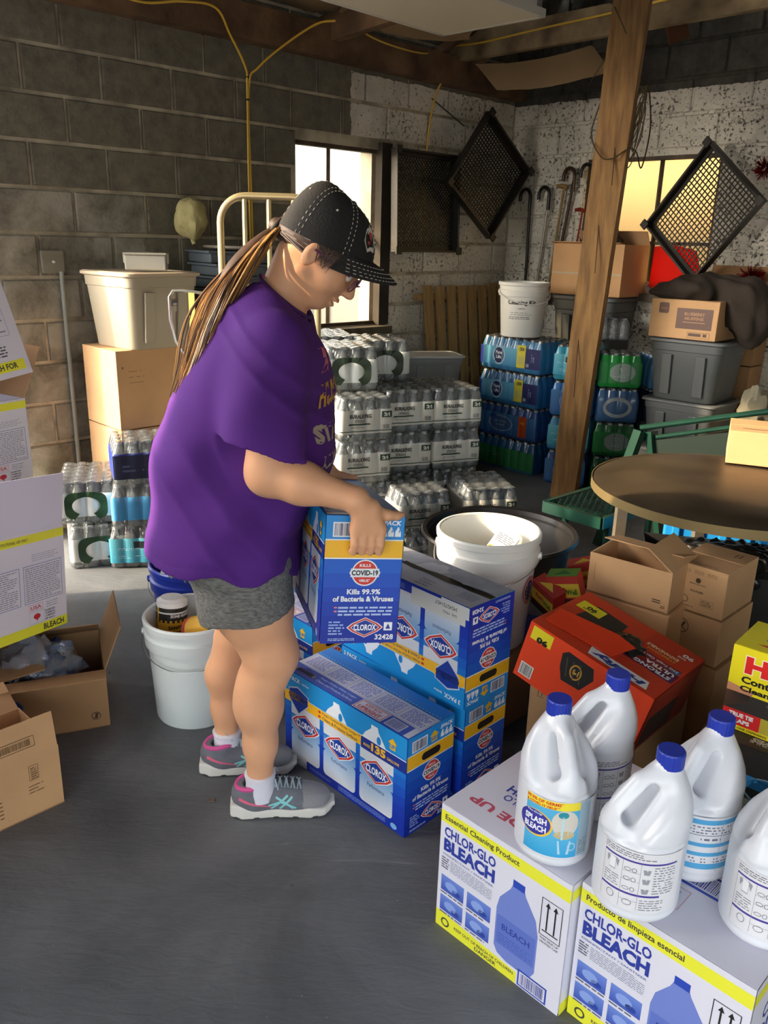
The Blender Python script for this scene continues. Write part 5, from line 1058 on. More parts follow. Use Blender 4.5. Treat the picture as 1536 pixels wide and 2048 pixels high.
def sheet(name, c00, c10, c11, c01, sag, m, label, n=14, cat='sheet', ragged=.02):
    c00, c10, c11, c01 = map(Vector, (c00, c10, c11, c01)); vs = []; fs = []; rg = random.Random(len(label))
    for j in range(n+1):
        for i in range(n+1):
            u, v = i/n, j/n; p = (c00*(1-u)+c10*u)*(1-v)+(c01*(1-u)+c11*u)*v; p.z -= sag*math.sin(math.pi*u)*(1-.0*v)
            if j in (0, n): p += Vector((rg.uniform(-ragged, ragged), rg.uniform(-ragged, ragged), 0))
            vs.append(tuple(p))
    k = len(vs); vs += [(x, y, z+.004) for x, y, z in vs]; W_ = n+1
    for j in range(n):
        for i in range(n): q = (j*W_+i, j*W_+i+1, (j+1)*W_+i+1, (j+1)*W_+i); fs.append(q); fs.append(tuple(a+k for a in q)[::-1])
    b = [i for i in range(W_)]+[j*W_+n for j in range(1, W_)]+[n*W_+i for i in range(n-1, -1, -1)]+[j*W_ for j in range(n-1, 0, -1)]
    for a, c in zip(b, b[1:]+b[:1]): fs.append((a, a+k, c+k, c))
    o = MB().add(vs, fs).build(name, m, None, True); tag(o, label, cat); return o
sheet('fibreboard_sheet', (-.33, 5.25, 2.68), (.42, 5.55, 2.64), (.55, 4.9, 2.80), (-.2, 4.7, 2.80), .05, m_sheet, 'sagging tan ceiling sheet just beyond the white lamp')
sheet('fibreboard_sheet', (-.75, 5.2, 2.76), (-.30, 5.3, 2.72), (.0, 4.4, 2.8), (-.8, 4.3, 2.8), .04, m_sheet, 'pale ceiling sheet left of the lamp above the forked cable')
sheet('fibreboard_sheet', (.66, 5.98, 2.44), (1.30, 5.60, 2.50), (1.18, 5.62, 2.64), (.52, 6.0, 2.59), .03, m_sheet, 'loose tan sheet hanging below the tie beam near the corner', ragged=.012)
sheet('dark_tarp', (.30, 5.5, 2.80), (1.0, 5.1, 2.86), (1.2, 4.4, 3.05), (.3, 4.4, 3.02), .10, mat('dark_tarp', '2b2019', .8), 'dark sagging sheet between the lamp and the tie beam')
o = MB().box((0, 0, 0), (.11, .02, .105), bev=.004).build('switch_box', mat('grey_paint_metal', '7f7b6c', .6, noise=.15, scale=12), None, loc=WL(3.57, 1.355, .02), rot=(0, 0, R(45))); MB().lathe([(0, 0), (.007, .0), (.006, .008), (0, .01)], 12, M=Matrix.Translation((.0, -.011, 0))@Matrix.Rotation(R(90), 4, 'X')).build('knob', m_lampw, o, True); tag(o, 'small grey metal box on the left wall at the top of the conduit', 'electrical box')
o = MB().tube([WL(3.535, .0, .03), WL(3.535, 1.31, .03)], .011, 12).build('conduit', mat('grey_conduit', '8d9088', .5), None, True); tag(o, 'thin grey vertical conduit on the left wall', 'pipe')
# ------------------------------------------------------------------ tall cartons, tote, small things by the left wall
tb1 = carton('tall_carton', (.40, .34, .585), (-1.256, 4.15, 0), R(45), m_card, 'plain tall brown carton, lower one of the pair against the left wall', group='tall brown cartons by the wall')
tb2 = carton('tall_carton', (.40, .34, .38), (-1.256, 4.15, .588), R(45), m_card, 'plain brown carton under the beige tote, upper one of the pair', group='tall brown cartons by the wall')
P = Print(); P.lines(.06, .22, .14, .3, 3, '8a6a45', 3, .12); P.ell(.03, .3, .004, .006, '5a4326', 8); put_print(P, 'F', (.40, .34, .38), tb2)
def tote(loc, rot, dims, m, ml, label, group='plastic totes', lid=True):
    w_, d, h = dims; root = empty('storage_tote', loc, (0, 0, rot), label, 'tote', group)
    def ringp(sc, z, r=.05, n=6):
        a, b = w_/2*sc, d/2*sc-.0; pts = []
        for cx, cy, a0 in ((a-r, b-r, 0), (-a+r, b-r, 90), (-a+r, -b+r, 180), (a-r, -b+r, 270)):
            for i in range(n+1): pts.append((cx+r*math.cos(R(a0+90*i/n)), cy+r*math.sin(R(a0+90*i/n)), z))
        return pts
    def loft(levels, name, m_):
        rings = [ringp(s, z) for s, z in levels]; N = len(rings[0]); vs = [p for r in rings for p in r]; fs = [(i*N+j, i*N+(j+1) % N, (i+1)*N+(j+1) % N, (i+1)*N+j) for i in range(len(rings)-1) for j in range(N)]
        fs += [tuple(range(N))[::-1], tuple((len(rings)-1)*N+j for j in range(N))]; return MB().add(vs, fs).build(name, m_, root, True)
    loft([(.80, 0), (.82, .006), (.93, h*.8), (.955, h*.81), (.965, h*.93), (.99, h*.94), (.99, h*.96), (.9, h*.96)], 'body', m)
    if lid: loft([(1.0, h*.945), (1.03, h*.95), (1.03, h*.985), (.99, h), (.93, h*1.0), (.92, h*.985)], 'lid', ml)
    for s in (-1, 1):
        MB().box((s*w_*.22, -d*.452-.004, h*.42), (w_*.13, .012, h*.66), rot=(R(5.0), 0, 0), bev=.004).build('rib', m, root)
    return root
m_tan = mat('beige_plastic', 'a79c86', .5, noise=.03, scale=3); m_tanl = mat('beige_lid', 'b9a78e', .45); m_gry = mat('grey_plastic', '4f5252', .5); m_gry2 = mat('grey_lid', '5f6262', .45)
t1 = tote((-1.215, 4.16, .970), R(50), (.42, .42, .355), m_tan, m_tanl, 'beige lidded tote on top of the tall brown cartons')
P = Print(); P.ell(0, 0, .028, .028, 'a89e8a', 24); P.L = 2; P.ell(0, 0, .027, .027, '4d4a58', 24, 0, 180); P.L = 3; P.ell(0, .008, .014, .006, 'a9a49a', 16); P.build('round_sticker', t1, (.05, -.186, .20), (1, 0, 0), (0, -.10, 1), .010)
cb = empty('clear_clasp_box', (-1.17, 4.12, 1.328), R(10), 'small clear box with clasps on the lid of the beige tote', 'box'); MB().box((0, 0, .037), (.19, .12, .07), bev=.006).build('body', film('clear_box_plastic', 'b5b2a4', .55, .3, .1), cb); MB().box((0, 0, .077), (.2, .13, .010), bev=.004).build('lid', film('clear_box_lid', 'c5c2b4', .5, .25, .1), cb)
for s in (-1, 1): MB().box((s*.1, 0, .055), (.01, .04, .045), bev=.002).build('clasp', mat('clasp_grey', '9a968a', .3), cb)
stack_base = carton('tall_carton', (.5, .34, 1.17), (-.80, 4.62, 0), R(45), m_card_d, 'dim brown carton behind the hand truck, carrying the blue-grey crates', group='tall brown cartons by the wall')
m_bg = mat('blue_grey_crate', '4c545a', .55)
for k in range(4):
    o = empty('stacking_crate', (-.80+.008*(-1)**k, 4.62, 1.172+.063*k), R(45-4*k), ('lowest', 'second', 'third', 'top')[k]+' blue-grey flat crate in the stack behind the hand truck', 'crate', 'blue-grey flat crates'); MB().box((0, 0, .025), (.46, .32, .05), bev=.006).build('tray', m_bg, o); MB().box((0, 0, .054), (.49, .35, .012), bev=.003).build('rim', m_bg, o)
    for s in (-1, 1): MB().box((s*.12, -.163, .028), (.03, .01, .035)).build('rib', m_bg, o)
o = MB().lathe([(0, 0), (.19, .0), (.205, .008), (.205, .02), (.19, .018), (0, .014)], 40).build('pail_cover', mat('dusty_lid', '6a6152', .5), None, True, loc=(-.79, 4.60, 1.427)); tag(o, 'round dusty lid lying on the blue-grey flat crates', 'lid')
o = crumple('paper_nest', WL(2.86, 1.575, .13), (.085, .085, .1), mat('papery', 'b0a672', .85, bump=.6, bscale=25), 2, (40, 26), .16, 4); tag(o, 'round papery yellow nest-like ball hanging at the left wall', 'ball'); MB().tube([(0, 0, -.09), (.012, 0, -.125)], .012, 8).build('stub', MATS['papery'], o); MB().tube([(0, 0, .0), (-.09, .09, .02)], .005, 6).build('stalk', MATS['papery'], o)
# ---- hand truck
m_alu = mat('warm_aluminium', 'cdbb8c', .35, metal=.75)
ht = empty('hand_truck', (-.43, 3.06, 0), R(2), 'tall tubular aluminium hand truck standing behind the woman', 'hand truck'); hw_ = .17
def arch(w_, z0, z1, r_, n=8):
    pts = [(-w_, 0, z0)]; 
    for i in range(n+1): a = R(180-90*i/n); pts.append((-w_+r_+r_*math.cos(a), 0, z1-r_+r_*math.sin(a)))
    for i in range(n+1): a = R(90-90*i/n); pts.append((w_-r_+r_*math.cos(a), 0, z1-r_+r_*math.sin(a)))
    return pts+[(w_, 0, z0)]
MB().tube(arch(hw_, .05, 1.63, .09), .0125, 12).build('frame', m_alu, ht, True)
for x in (-.085, 0.0, .085): MB().tube([(x, 0, .12), (x, 0, 1.62)], .0085, 8).build('upright_bar', m_alu, ht, True)
for z in (.2, .75, 1.15, 1.3): MB().box((0, 0, z), (.34, .012, .03)).build('cross_bar', m_alu, ht)
MB().box((0, -.11, .012), (.40, .24, .01)).build('toe_plate', m_alu, ht); MB().tube([(-.2, .08, .1), (.2, .08, .1)], .01).build('axle', m_wire, ht)
for s in (-1, 1): MB().lathe([(0, -.02), (.095, -.02), (.1, -.01), (.1, .01), (.095, .02), (0, .02)], 28, M=Matrix.Translation((s*.2, .08, .1))@Matrix.Rotation(R(90), 4, 'Y')).build('wheel', mat('black_rubber', '161616', .7), ht, True); MB().box((s*.15, .05, .12), (.02, .1, .12)).build('bracket', m_alu, ht)
o = empty('luggage_cart', (-.69, 3.08, 0), R(-8), 'folding cart with a thin wire loop handle and a yellow strap', 'cart')
MB().tube([(-.0, 0, .02), (.0, 0, .85), (-.045, 0, 1.04), (-.098, 0, 1.12), (-.115, 0, 1.2), (-.115, 0, 1.28), (-.10, 0, 1.302), (-.06, 0, 1.303), (.05, 0, 1.295), (.075, 0, 1.27), (.08, 0, 1.1), (.05, 0, .9), (.05, 0, .02)], .006, 8).build('wire_handle', mat('bright_wire', 'c4c4bc', .25, metal=.9), o, True)
MB().box((-.03, .0, 1.0), (.022, .006, .6)).build('strap', mat('yellow_strap', 'c7b25a', .6), o); MB().box((.02, -.08, .015), (.24, .26, .012)).build('toe_plate', m_wire, o)
for s in (-1, 1): MB().lathe([(0, -.01), (.05, -.01), (.05, .01), (0, .01)], 18, M=Matrix.Translation((.02+s*.12, .02, .05))@Matrix.Rotation(R(90), 4, 'Y')).build('wheel', MATS['black_rubber'], o, True)
# ---- pallet leaning on the left wall near the corner
m_pal = mat('pallet_wood', '8a6d42', .85, col2='a88757', scale=5, stretch=(6, 6, 1), bump=.3, bscale=20)
pal = empty('wooden_pallet', WL(.52, 0, .20), (R(-7), 0, R(45)), 'wooden pallet leaning against the left wall next to the corner', 'pallet')
for i in range(9): x = -.47+i*.117; MB().box((x, -.062, .60+random.uniform(-.01, .01)), (.085, .018, 1.2), rot=(0, R(random.uniform(-.8, .8)), 0), bev=.003).build('slat', m_pal, pal)
for z in (.06, .6, 1.13): MB().box((0, -.01, z), (1.04, .085, .045), bev=.003).build('stringer', m_pal, pal)
# ---- mesh crates
m_blk = mat('black_crate_plastic', '211e1a', .45)
def grid_crate(name, loc, rotm, w_, h_, label, nx=18, ny=18, depth=.06, diag=False):
    root = empty(name, loc, (0, 0, 0), label, 'crate', 'black mesh crates on the wall'); root.rotation_euler = rotm.to_euler(); t = .005
    g = MB(); a, b = w_/2-.03, h_/2-.03
    if not diag:
        for i in range(nx+1): g.box((-a+2*a*i/nx, 0, 0), (t, .008, 2*b))
        for j in range(ny+1): g.box((0, 0, -b+2*b*j/ny), (2*a, .008, t))
    else:
        n = nx
        for i in range(1, 2*n):
            c = -a-b+(2*a+2*b)*i/(2*n)
            for s in (1, -1):
                p = []
                for x in (-a, a):
                    z = s*(x-c) if s == 1 else -(x-c); 
                # clip the diagonal line z = s*(x-c) to the rectangle
                x0, x1 = max(-a, c-b), min(a, c+b)
                if x1 > x0: g.bar((x0, 0, s*(x0-c)), (x1, 0, s*(x1-c)), t, .007, (0, 1, 0))
    o = g.build('mesh_base', m_blk, root); o['kind'] = 'stuff'
    for c_, sz in (((0, -depth/2, b+.022), (w_, depth, .014)), ((0, -depth/2, -b-.022), (w_, depth, .014)), ((a+.022, -depth/2, 0), (.014, depth, h_-.03)), ((-a-.022, -depth/2, 0), (.014, depth, h_-.03))): MB().box(c_, sz, bev=.002).build('side_wall', m_blk, root)
    for c_, sz in (((0, -.004, b+.006), (w_-.02, .012, .028)), ((0, -.004, -b-.006), (w_-.02, .012, .028)), ((a+.006, -.004, 0), (.028, .012, h_-.02)), ((-a-.006, -.004, 0), (.028, .012, h_-.02))): MB().box(c_, sz).build('rim', m_blk, root)
    for s in (-1, 1):
        for k in (-1, 1): MB().box((s*(a+.022), -depth-.006, k*(b+.02)), (.05, .014, .05), bev=.003).build('corner_foot', m_blk, root)
    return root
grid_crate('mesh_crate', WL(1.02, 1.735, .07), Matrix.Rotation(R(45), 3, 'Z')@Matrix.Rotation(R(-2), 3, 'X'), .62, .63, 'black mesh crate hanging flat beside the left window', 20, 20, diag=True)
grid_crate('mesh_crate', WL(.50, 1.93, .17), Matrix.Rotation(R(40), 3, 'Z')@Matrix.Rotation(R(38), 3, 'Y'), .57, .60, 'black mesh crate hung as a diamond in the corner', 22, 22)
grid_crate('mesh_crate', WR(1.62, 1.70, .13), Matrix.Rotation(R(-55), 3, 'Z')@Matrix.Rotation(R(40), 3, 'Y'), .54, .63, 'black mesh crate hung as a diamond over the right window', 17, 20)
# ---- canes on the back wall
def cane(s, z, s2, z2, m, mh, label, hook=1, r_=.009):
    root = empty('walking_cane', WR(s, z, .05), 0, label, 'cane', 'walking canes on the back wall'); o = root.location; top = Vector((0, 0, 0)); bot = WR(s2, z2, .03)-o
    MB().tube([bot, top], r_, 10).build('shaft', m, root, True); d = (WR(1, 0, 0)-WR(0, 0, 0))
    if hook:
        pts = [top+Vector((0, 0, -.10)), top]+[top+d*(-hook)*(.045-.045*math.cos(R(a)))+Vector((0, 0, .055*math.sin(R(a)))) for a in range(20, 181, 20)]+[top-d*hook*.09+Vector((0, 0, -.03))]
        MB().tube(pts, .013, 10).build('handle', mh, root, True)
    else: MB().tube([top-d*.06+Vector((0, 0, .01)), top-d*.02+Vector((0, 0, .012)), top+d*.03], [.011, .014, .012], 10).build('handle', mh, root, True)
    MB().lathe([(0, -.012), (.013, -.012), (.013, .02), (0, .02)], 12, c=tuple(bot)).build('rubber_tip', MATS['black_rubber'], root, True)
m_cb = mat('cane_black', '15130f', .3); m_cs = mat('cane_silver', 'a8a49a', .3, metal=.8); m_cbr = mat('cane_brown', '3a2012', .35); m_cg = mat('cane_bamboo', '9a7c46', .45); m_cr = mat('cane_red', '8a2a1a', .35)
cane(.235, 1.82, .235, 1.1, m_cb, m_cb, 'black hooked cane, leftmost on the back wall', r_=.011); cane(.40, 1.83, .33, 1.1, m_cs, m_cb, 'silver cane with a black hooked handle'); cane(.52, 1.88, .44, 1.13, m_cg, m_cg, 'tan cane with a knobby straight handle', 0)
cane(.60, 1.95, .47, 1.08, m_cbr, m_cbr, 'tall dark brown hooked cane left of the post', r_=.011); cane(.74, 1.97, .66, 1.2, m_cbr, m_cb, 'dark hooked cane partly behind the post', r_=.011); cane(.69, 1.72, .62, 1.2, m_cr, m_cr, 'thin red cane beside the post', 0, .007)
# ---- coil of wire round the post, loose wires
m_w2 = mat('old_wire', '7b6a45', .5); 
def post_pt(z, off=(0, 0)): t = z/2.8; return Vector((1.13+.048*t+off[0], 4.97-.25*t+off[1], z))
wire_root = empty('wire_coil', post_pt(2.15, (.12, .05)), 0, 'coil of pale old wire hung on the right side of the post', 'wire')
for k in range(9):
    rr_ = .05+.012*(k % 4); pts = []
    for i in range(20): a = 2*math.pi*i/20; pts.append((.02*math.sin(a+k), rr_*math.sin(a)*.5+.01*math.sin(3*a+k), rr_*1.9*math.cos(a)-.02*k+.05))
    pts = [(p[0]+rr_*.4*math.sin(2*math.pi*i/20+k*.4), p[1], p[2]) for i, p in enumerate(pts)]
    MB().tube(pts, .003, 5, closed=True).build('wire_loop', m_w2, wire_root, True)
cable('dark_wire', [post_pt(2.2, (-.1, -.02)), post_pt(2.05, (-.13, -.04)), post_pt(1.94, (-.08, -.10)), post_pt(1.93, (-.02, -.115)), post_pt(1.98, (.06, -.10)), post_pt(1.97, (.12, -.04)), post_pt(1.9, (.17, .0)), post_pt(2.1, (.19, .02)), post_pt(2.3, (.15, .03))], .004, mat('dark_wire', '4a3a24', .5), 'dark wire looped once round the post below the coil', 'wire')
cable('dark_wire', [WR(.62, 2.42, .02), WR(.75, 2.5, .2), post_pt(2.42, (-.09, 0))], .003, MATS['dark_wire'], 'thin twig-like wire left of the post near the top of the painted wall', 'wire')
cable('dark_wire', [post_pt(2.5, (-.03, -.09)), post_pt(2.62, (-.1, -.06)), (1.12, 5.1, 2.78), (1.2, 5.1, 2.9)], .003, MATS['dark_wire'], 'thin wire curling up the post under the roof', 'wire')
# ------------------------------------------------------------------ back right: totes, cartons, jacket
tote((1.86, 5.02, .33), R(-42), (.46, .42, .30), m_gry, m_gry2, 'tall grey lidded tote under the carton with the brown print', group='plastic totes')
tote((1.86, 5.02, .63), R(-42), (.46, .42, .36), m_gry, m_gry2, 'grey tote directly under the carton with the brown print, upper of the two', group='plastic totes')
tote((1.86, 5.02, .0), R(-42), (.5, .46, .33), mat('dull_white_plastic', '8f8d86', .5), mat('dull_white_lid', '9b9990', .5), 'dull white tote on the floor under the grey totes', group='plastic totes')
mf = carton('printed_carton', (.40, .30, .22), (1.79, 4.98, .994), R(-42), m_card, 'brown carton printed with a dark brown panel, beneath the dark jacket')
P = Print(); P.rect(.16, .06, .37, .175, '55301a'); P.L = 2; P.text('BLUEBERRY', .265, .135, .12, .018, '9a6a42', bold=.04, align='C'); P.text('MUFFINS', .265, .11, .11, .018, '9a6a42', bold=.04, align='C'); P.rect(.2, .095, .33, .1, 'a07048'); P.L = 1; P.rrect(.05, .14, .11, .20, .01, '55301a'); P.L = 2; P.rect(.06, .165, .1, .17, '9a6a42'); P.L = 1; P.frame(.235, .012, .365, .045, .002, '4a2c18'); P.lines(.242, .017, .36, .041, 1, '4a2c18', 2, .7); put_print(P, 'F', (.4, .3, .22), mf)
tote((1.42, 5.88, .67), R(-45), (.5, .36, .50), m_gry, m_gry2, 'grey tote behind the wooden post under the large taped carton'); carton('tall_carton', (.52, .38, .66), (1.42, 5.88, 0), R(-45), m_card_d, 'dim brown carton below the grey tote behind the post', group='dim cartons at the back')
ub = carton('printed_carton', (.52, .36, .33), (1.42, 5.86, 1.175), R(-42), m_card, 'large brown carton with a white strap, under the right window behind the post', open_=[('F', 170, .05), ('B', 60, .1)])
P = Print(); P.rect(0, .135, .52, .146, 'b8aa90'); put_print(P, 'F', (.52, .36, .33), ub, name='white_strap')
o = crumple('dark_cloth_bag', (1.42, 5.84, 1.53), (.12, .1, .11), mat('charcoal_cloth', '3a3128', .9), 12, amp=.5, fold=3); tag(o, 'dark cloth heap with a peak, on the large carton under the right window', 'bag')
cc = carton('tall_carton', (.42, .18, .48), (2.12, 5.27, .82), R(-45), m_card_d, 'brown upright carton with a bent flap behind the dark jacket', group='dim cartons at the back', open_=[('R', 130, .16), ('B', 100, .1)]); carton('tall_carton', (.42, .18, .815), (2.12, 5.27, 0), R(-45), m_card_d, 'dim carton on the floor below the upright carton with the bent flap', group='dim cartons at the back')
# jacket
def jac(P):
    d = sd_ell(P, (1.86, 5.00, 1.27), (.26, .17, .085)); d = smin(d, sd_ell(P, (2.02, 4.86, 1.20), (.15, .15, .15)), .05); d = smin(d, sd_ell(P, (1.70, 5.06, 1.245), (.16, .12, .04)), .04); d = smin(d, sd_ell(P, (2.06, 4.80, 1.10), (.10, .11, .14)), .05)
    d = d+.012*np.sin(P[:, 0]*38+P[:, 2]*25)*np.sin(P[:, 1]*30+1)+.006*np.sin(P[:, 0]*70+P[:, 1]*50)
    return d
me = sd_mesh(jac, (1.4, 4.5, .9), (2.4, 5.4, 1.45), .012, 'jacket'); o = mesh_obj('jacket', me, mat('jacket_cloth', '2a2017', .85, bump=.2, bscale=60)); tag(o, 'dark brown jacket heaped on the carton with the brown print', 'jacket')
P = Print(); P.ring(0, 0, .05, .03, .008, 'a9a49a', 16, 150, 330); P.poly([(-.02, .01), (.06, .03), (.06, .02), (-.015, .0)], 'a9a49a'); P.build('white_emblem', o, (1.70, 4.925, 1.262), (.74, -.6, .1), (.3, .35, .9), .012)
o = MB().poly([WR(1.26, 1.24, .05), WR(1.52, 1.24, .05), WR(1.60, 1.36, .05), WR(1.56, 1.48, .05), WR(1.42, 1.51, .05), WR(1.27, 1.50, .05)], .01).build('red_plastic_bag', pane_mat('red_film', 'ee2a14', .9, .1)); tag(o, 'glowing red plastic bag hung in the lower right window', 'bag'); 
m_tin = mat('red_tinsel', '8a0f14', .25, metal=.6)
for i, (s, z, r_) in enumerate(((1.93, 1.95, .07), (1.95, 1.33, .085), (1.90, 1.10, .095))):
    g = MB(); rg = random.Random(i); c = WR(s, z, .09)
    for k in range(240):
        d = Vector((rg.gauss(0, 1), rg.gauss(0, 1), rg.gauss(0, 1))).normalized(); q = d.orthogonal()*.004; a = d*rg.uniform(.01, .04); b = d*r_*rg.uniform(.6, 1.1); g.add([a-q, a+q, b+q*.5, b-q*.5], [(0, 1, 2, 3)])
    o = g.build('tinsel_bow', m_tin, None, loc=c); o['kind'] = 'stuff'; tag(o, ('topmost red tinsel bow at the right edge by the diamond crate', 'middle red tinsel bow on the back wall at the right edge', 'lowest red tinsel bow on the back wall, above the yellow strip')[i], 'tinsel')
o = empty('dark_post', (1.93, 4.05, 0), 0, 'dark grey upright with a yellow top strip at the right edge of the picture', 'post'); MB().box((.03, 0, .55), (.06, .05, 1.1), bev=.003).build('upright', mat('dark_grey_metal', '3c3a38', .6), o); MB().box((.05, -.01, 1.125), (.2, .07, .05), bev=.004).build('yellow_strip', mat('yellow_paint', 'd8b51e', .5), o)
o = crumple('cloth_sack', (2.10, 4.66, .62), (.09, .08, .13), mat('sack_white', '6f6a58', .85), 6, amp=.3); tag(o, 'pale sack with a teal bottom beside the grey totes', 'sack'); c_ = crumple('teal_base', (0, 0, -.11), (.092, .082, .06), mat('teal_cloth', '1c4a48', .8), 7, amp=.3, parent=o)
so = carton('tall_carton', (.24, .2, .46), (2.10, 4.66, 0), R(-42), m_card_d, 'dim carton under the pale sack at the far right', group='dim cartons at the back')
o = empty('antler', (2.33, 4.78, .86), R(-45), 'dark forked antler against the back wall at the right', 'antler'); m_ant = mat('antler_brown', '2b1a12', .6)
MB().tube([(-.13, 0, .14), (-.11, -.02, .04), (-.05, -.03, -.03), (.02, -.02, -.08), (.02, 0, -.14)], [.006, .01, .013, .018, .016], 8).build('beam', m_ant, o, True); MB().tube([(.02, -.02, -.08), (.08, -.04, -.04), (.1, -.03, .06), (.09, 0, .15)], [.016, .012, .010, .004], 8).build('tine', m_ant, o, True); MB().tube([(.04, -.03, -.07), (.12, -.05, -.09)], [.012, .004], 8).build('tine', m_ant, o, True); MB().tube([(.02, 0, -.14), (.02, 0, -.86)], .008, 8).build('stand', m_ant, o, True)
# clear bin on a carton behind the middle columns
carton('tall_carton', (.5, .4, .575), (.33, 5.50, 0), R(8), m_card_d, 'brown carton under the clear lidded bin, behind the white water packs', group='dim cartons at the back')
cbn = tote((.27, 5.48, .578), R(14), (.42, .28, .215), film('clear_tote', '8e9496', .6, .35, .1), film('clear_tote_lid', 'c3c6c6', .85, .35, .1), 'clear lidded storage bin behind the white water packs')
# ------------------------------------------------------------------ round metal table, bench, green frame
m_tab = mat('worn_brown_table', '3b3226', .38, noise=.35, scale=5, metal=.3, bump=.1, bscale=8); m_ang = mat('angle_steel', '6f675a', .55, metal=.5, noise=.2, scale=9)
tbl = empty('round_table', (1.16, 2.66, 0), 0, 'round brown metal-edged table at the right, above the black bin', 'table')
prof = [(0, .775), (.2, .772), (.36, .762), (.44, .745), (.452, .738), (.452, .715), (.445, .712), (.2, .735), (0, .74)]
MB().lathe(prof, 64).build('table_top', m_tab, tbl, True); MB().lathe([(.4535, .712), (.456, .712), (.456, .742), (.4535, .742), (.4535, .712)], 64).build('edge_band', mat('edge_band', '8a7852', .45, metal=.6), tbl, True)
for x, y in ((-.33, .09), (.30, -.22), (.05, .34), (-.1, -.30)):
    if (x, y) == (-.1, -.30): continue
    MB().bar((x, y, 0), (x, y, .735), .035, .035, (0, 1, 0)).build('leg', m_ang, tbl)
MB().bar((-.33, .09, .28), (.30, -.22, .26), .03, .02).build('brace', m_ang, tbl); MB().bar((-.33, .09, .30), (.05, .34, .30), .03, .02).build('brace', m_ang, tbl); MB().bar((-.42, .06, .725), (.05, .36, .72), .03, .03).build('rail', m_ang, tbl)
bt = carton('table_carton', (.32, .24, .12), (1.40, 2.90, .775), R(-22), m_card, 'flat brown carton standing on the round table'); P = Print(); P.rect(.04, .05, .12, .055, '6b4f33'); P.rect(.13, .1, .2, .13, 'c9a0a0'); put_print(P, 'T', (.32, .24, .12), bt)
m_gr = mat('green_paint', '12352a', .3, coat=.2, noise=.15, scale=8)
def mesh_bench():
    root = empty('picnic_bench', (.82, 3.42, .0), R(43), 'dark green perforated metal bench seat behind the black tub', 'bench'); L_, Wd, z = 1.0, .30, .40
    g = MB(); nx, ny = 34, 9
    for i in range(nx):
        for j in range(ny):
            x = .02+(L_-.04)*(i+.5)/nx; y = -Wd/2+.02+(Wd-.04)*(j+.5)/ny+(.5*(Wd-.04)/ny if i % 2 else 0)
            if y > Wd/2-.03: continue
            a, b = (L_-.04)/nx*1.05, (Wd-.04)/ny*.5; q = [(x-a, y, z), (x, y-b, z), (x+a, y, z), (x, y+b, z)]; r_ = [(x+(px-x)*.68, y+(py-y)*.68, z) for px, py, _ in q]
            g.add([(p[0], p[1], z+(.004 if k % 2 else -.002)) for k, p in enumerate(q)]+[(p[0], p[1], z) for p in r_], [(k, (k+1) % 4, 4+(k+1) % 4, 4+k) for k in range(4)])
    o = g.build('expanded_metal', m_gr, root); o['kind'] = 'stuff'
    for a, b in (((0, -Wd/2, z-.02), (L_, -Wd/2, z-.02)), ((0, Wd/2, z-.02), (L_, Wd/2, z-.02)), ((0, -Wd/2, z-.02), (0, Wd/2, z-.02)), ((L_, -Wd/2, z-.02), (L_, Wd/2, z-.02))): MB().bar(a, b, .02, .05).build('edge_rail', m_gr, root)
    for x in (.12, .88): MB().tube([(x, -Wd/2+.04, 0), (x, -Wd/2+.04, z-.03), (x, Wd/2-.04, z-.03), (x, Wd/2-.04, 0)], .018, 10).build('leg', m_gr, root, True)
mesh_bench()
gf = empty('frame_stand', (1.30, 4.16, 0), R(-6), 'green painted A-shaped metal frame with a mesh back, behind the round table', 'frame')
MB().bar((0, 0, .60), (-.16, -.10, .0), .055, .035).build('leg', m_gr, gf); MB().bar((.06, 0, .60), (.16, -.12, .0), .055, .035).build('leg', m_gr, gf); MB().tube([(0, 0, .615), (.62, -.16, .77), (1.1, -.26, .91)], .015, 10).build('top_rail', m_gr, gf, True)
MB().tube([(.08, -.02, .575), (.62, -.18, .72), (1.1, -.28, .86)], .012, 10).build('lower_rail', m_gr, gf, True); MB().poly([(.08, -.02, .56), (1.1, -.28, .80), (1.1, -.28, .50), (.12, -.06, .30)], .006).build('mesh_panel', mat('dark_green_mesh', '0e2119', .6), gf); MB().bar((1.08, -.27, .84), (1.15, -.35, 0), .05, .035).build('leg', m_gr, gf)
bbn = empty('black_bin', (1.24, 2.72, 0), R(-14), 'black bin lined with a shiny black bag under the round table', 'bin')
MB().add([(-.26, -.14, 0), (.26, -.14, 0), (.26, .16, 0), (-.26, .16, 0), (-.30, -.17, .46), (.30, -.17, .46), (.30, .2, .46), (-.30, .2, .46)], [(3, 2, 1, 0), (0, 1, 5, 4), (1, 2, 6, 5), (2, 3, 7, 6), (3, 0, 4, 7)]).build('body', mat('black_bin', '181614', .5), bbn)
me = sd_mesh(lambda P: sd_ell(P, (0, 0, .44), (.28, .17, .06))+.012*np.sin(P[:, 0]*45+8*np.sin(P[:, 1]*20))*np.cos(P[:, 1]*30)+.006*np.sin(P[:, 0]*90+P[:, 1]*70), (-.4, -.3, .3), (.4, .3, .6), .01, 'bag_liner'); mesh_obj('bag_liner', me, mat('black_film', '151515', .25), bbn)
o = empty('blue_crate', (1.42, 3.28, 0), R(-20), 'bright blue ribbed plastic crate in the shade under the round table', 'crate'); MB().box((0, 0, .3), (.46, .3, .6), bev=.01).build('body', mat('bright_blue_plastic', '1579b8', .45), o)
for i in range(5): MB().box((-.18+.09*i, -.155, .33), (.03, .016, .5), bev=.004).build('rib', MATS['bright_blue_plastic'], o)
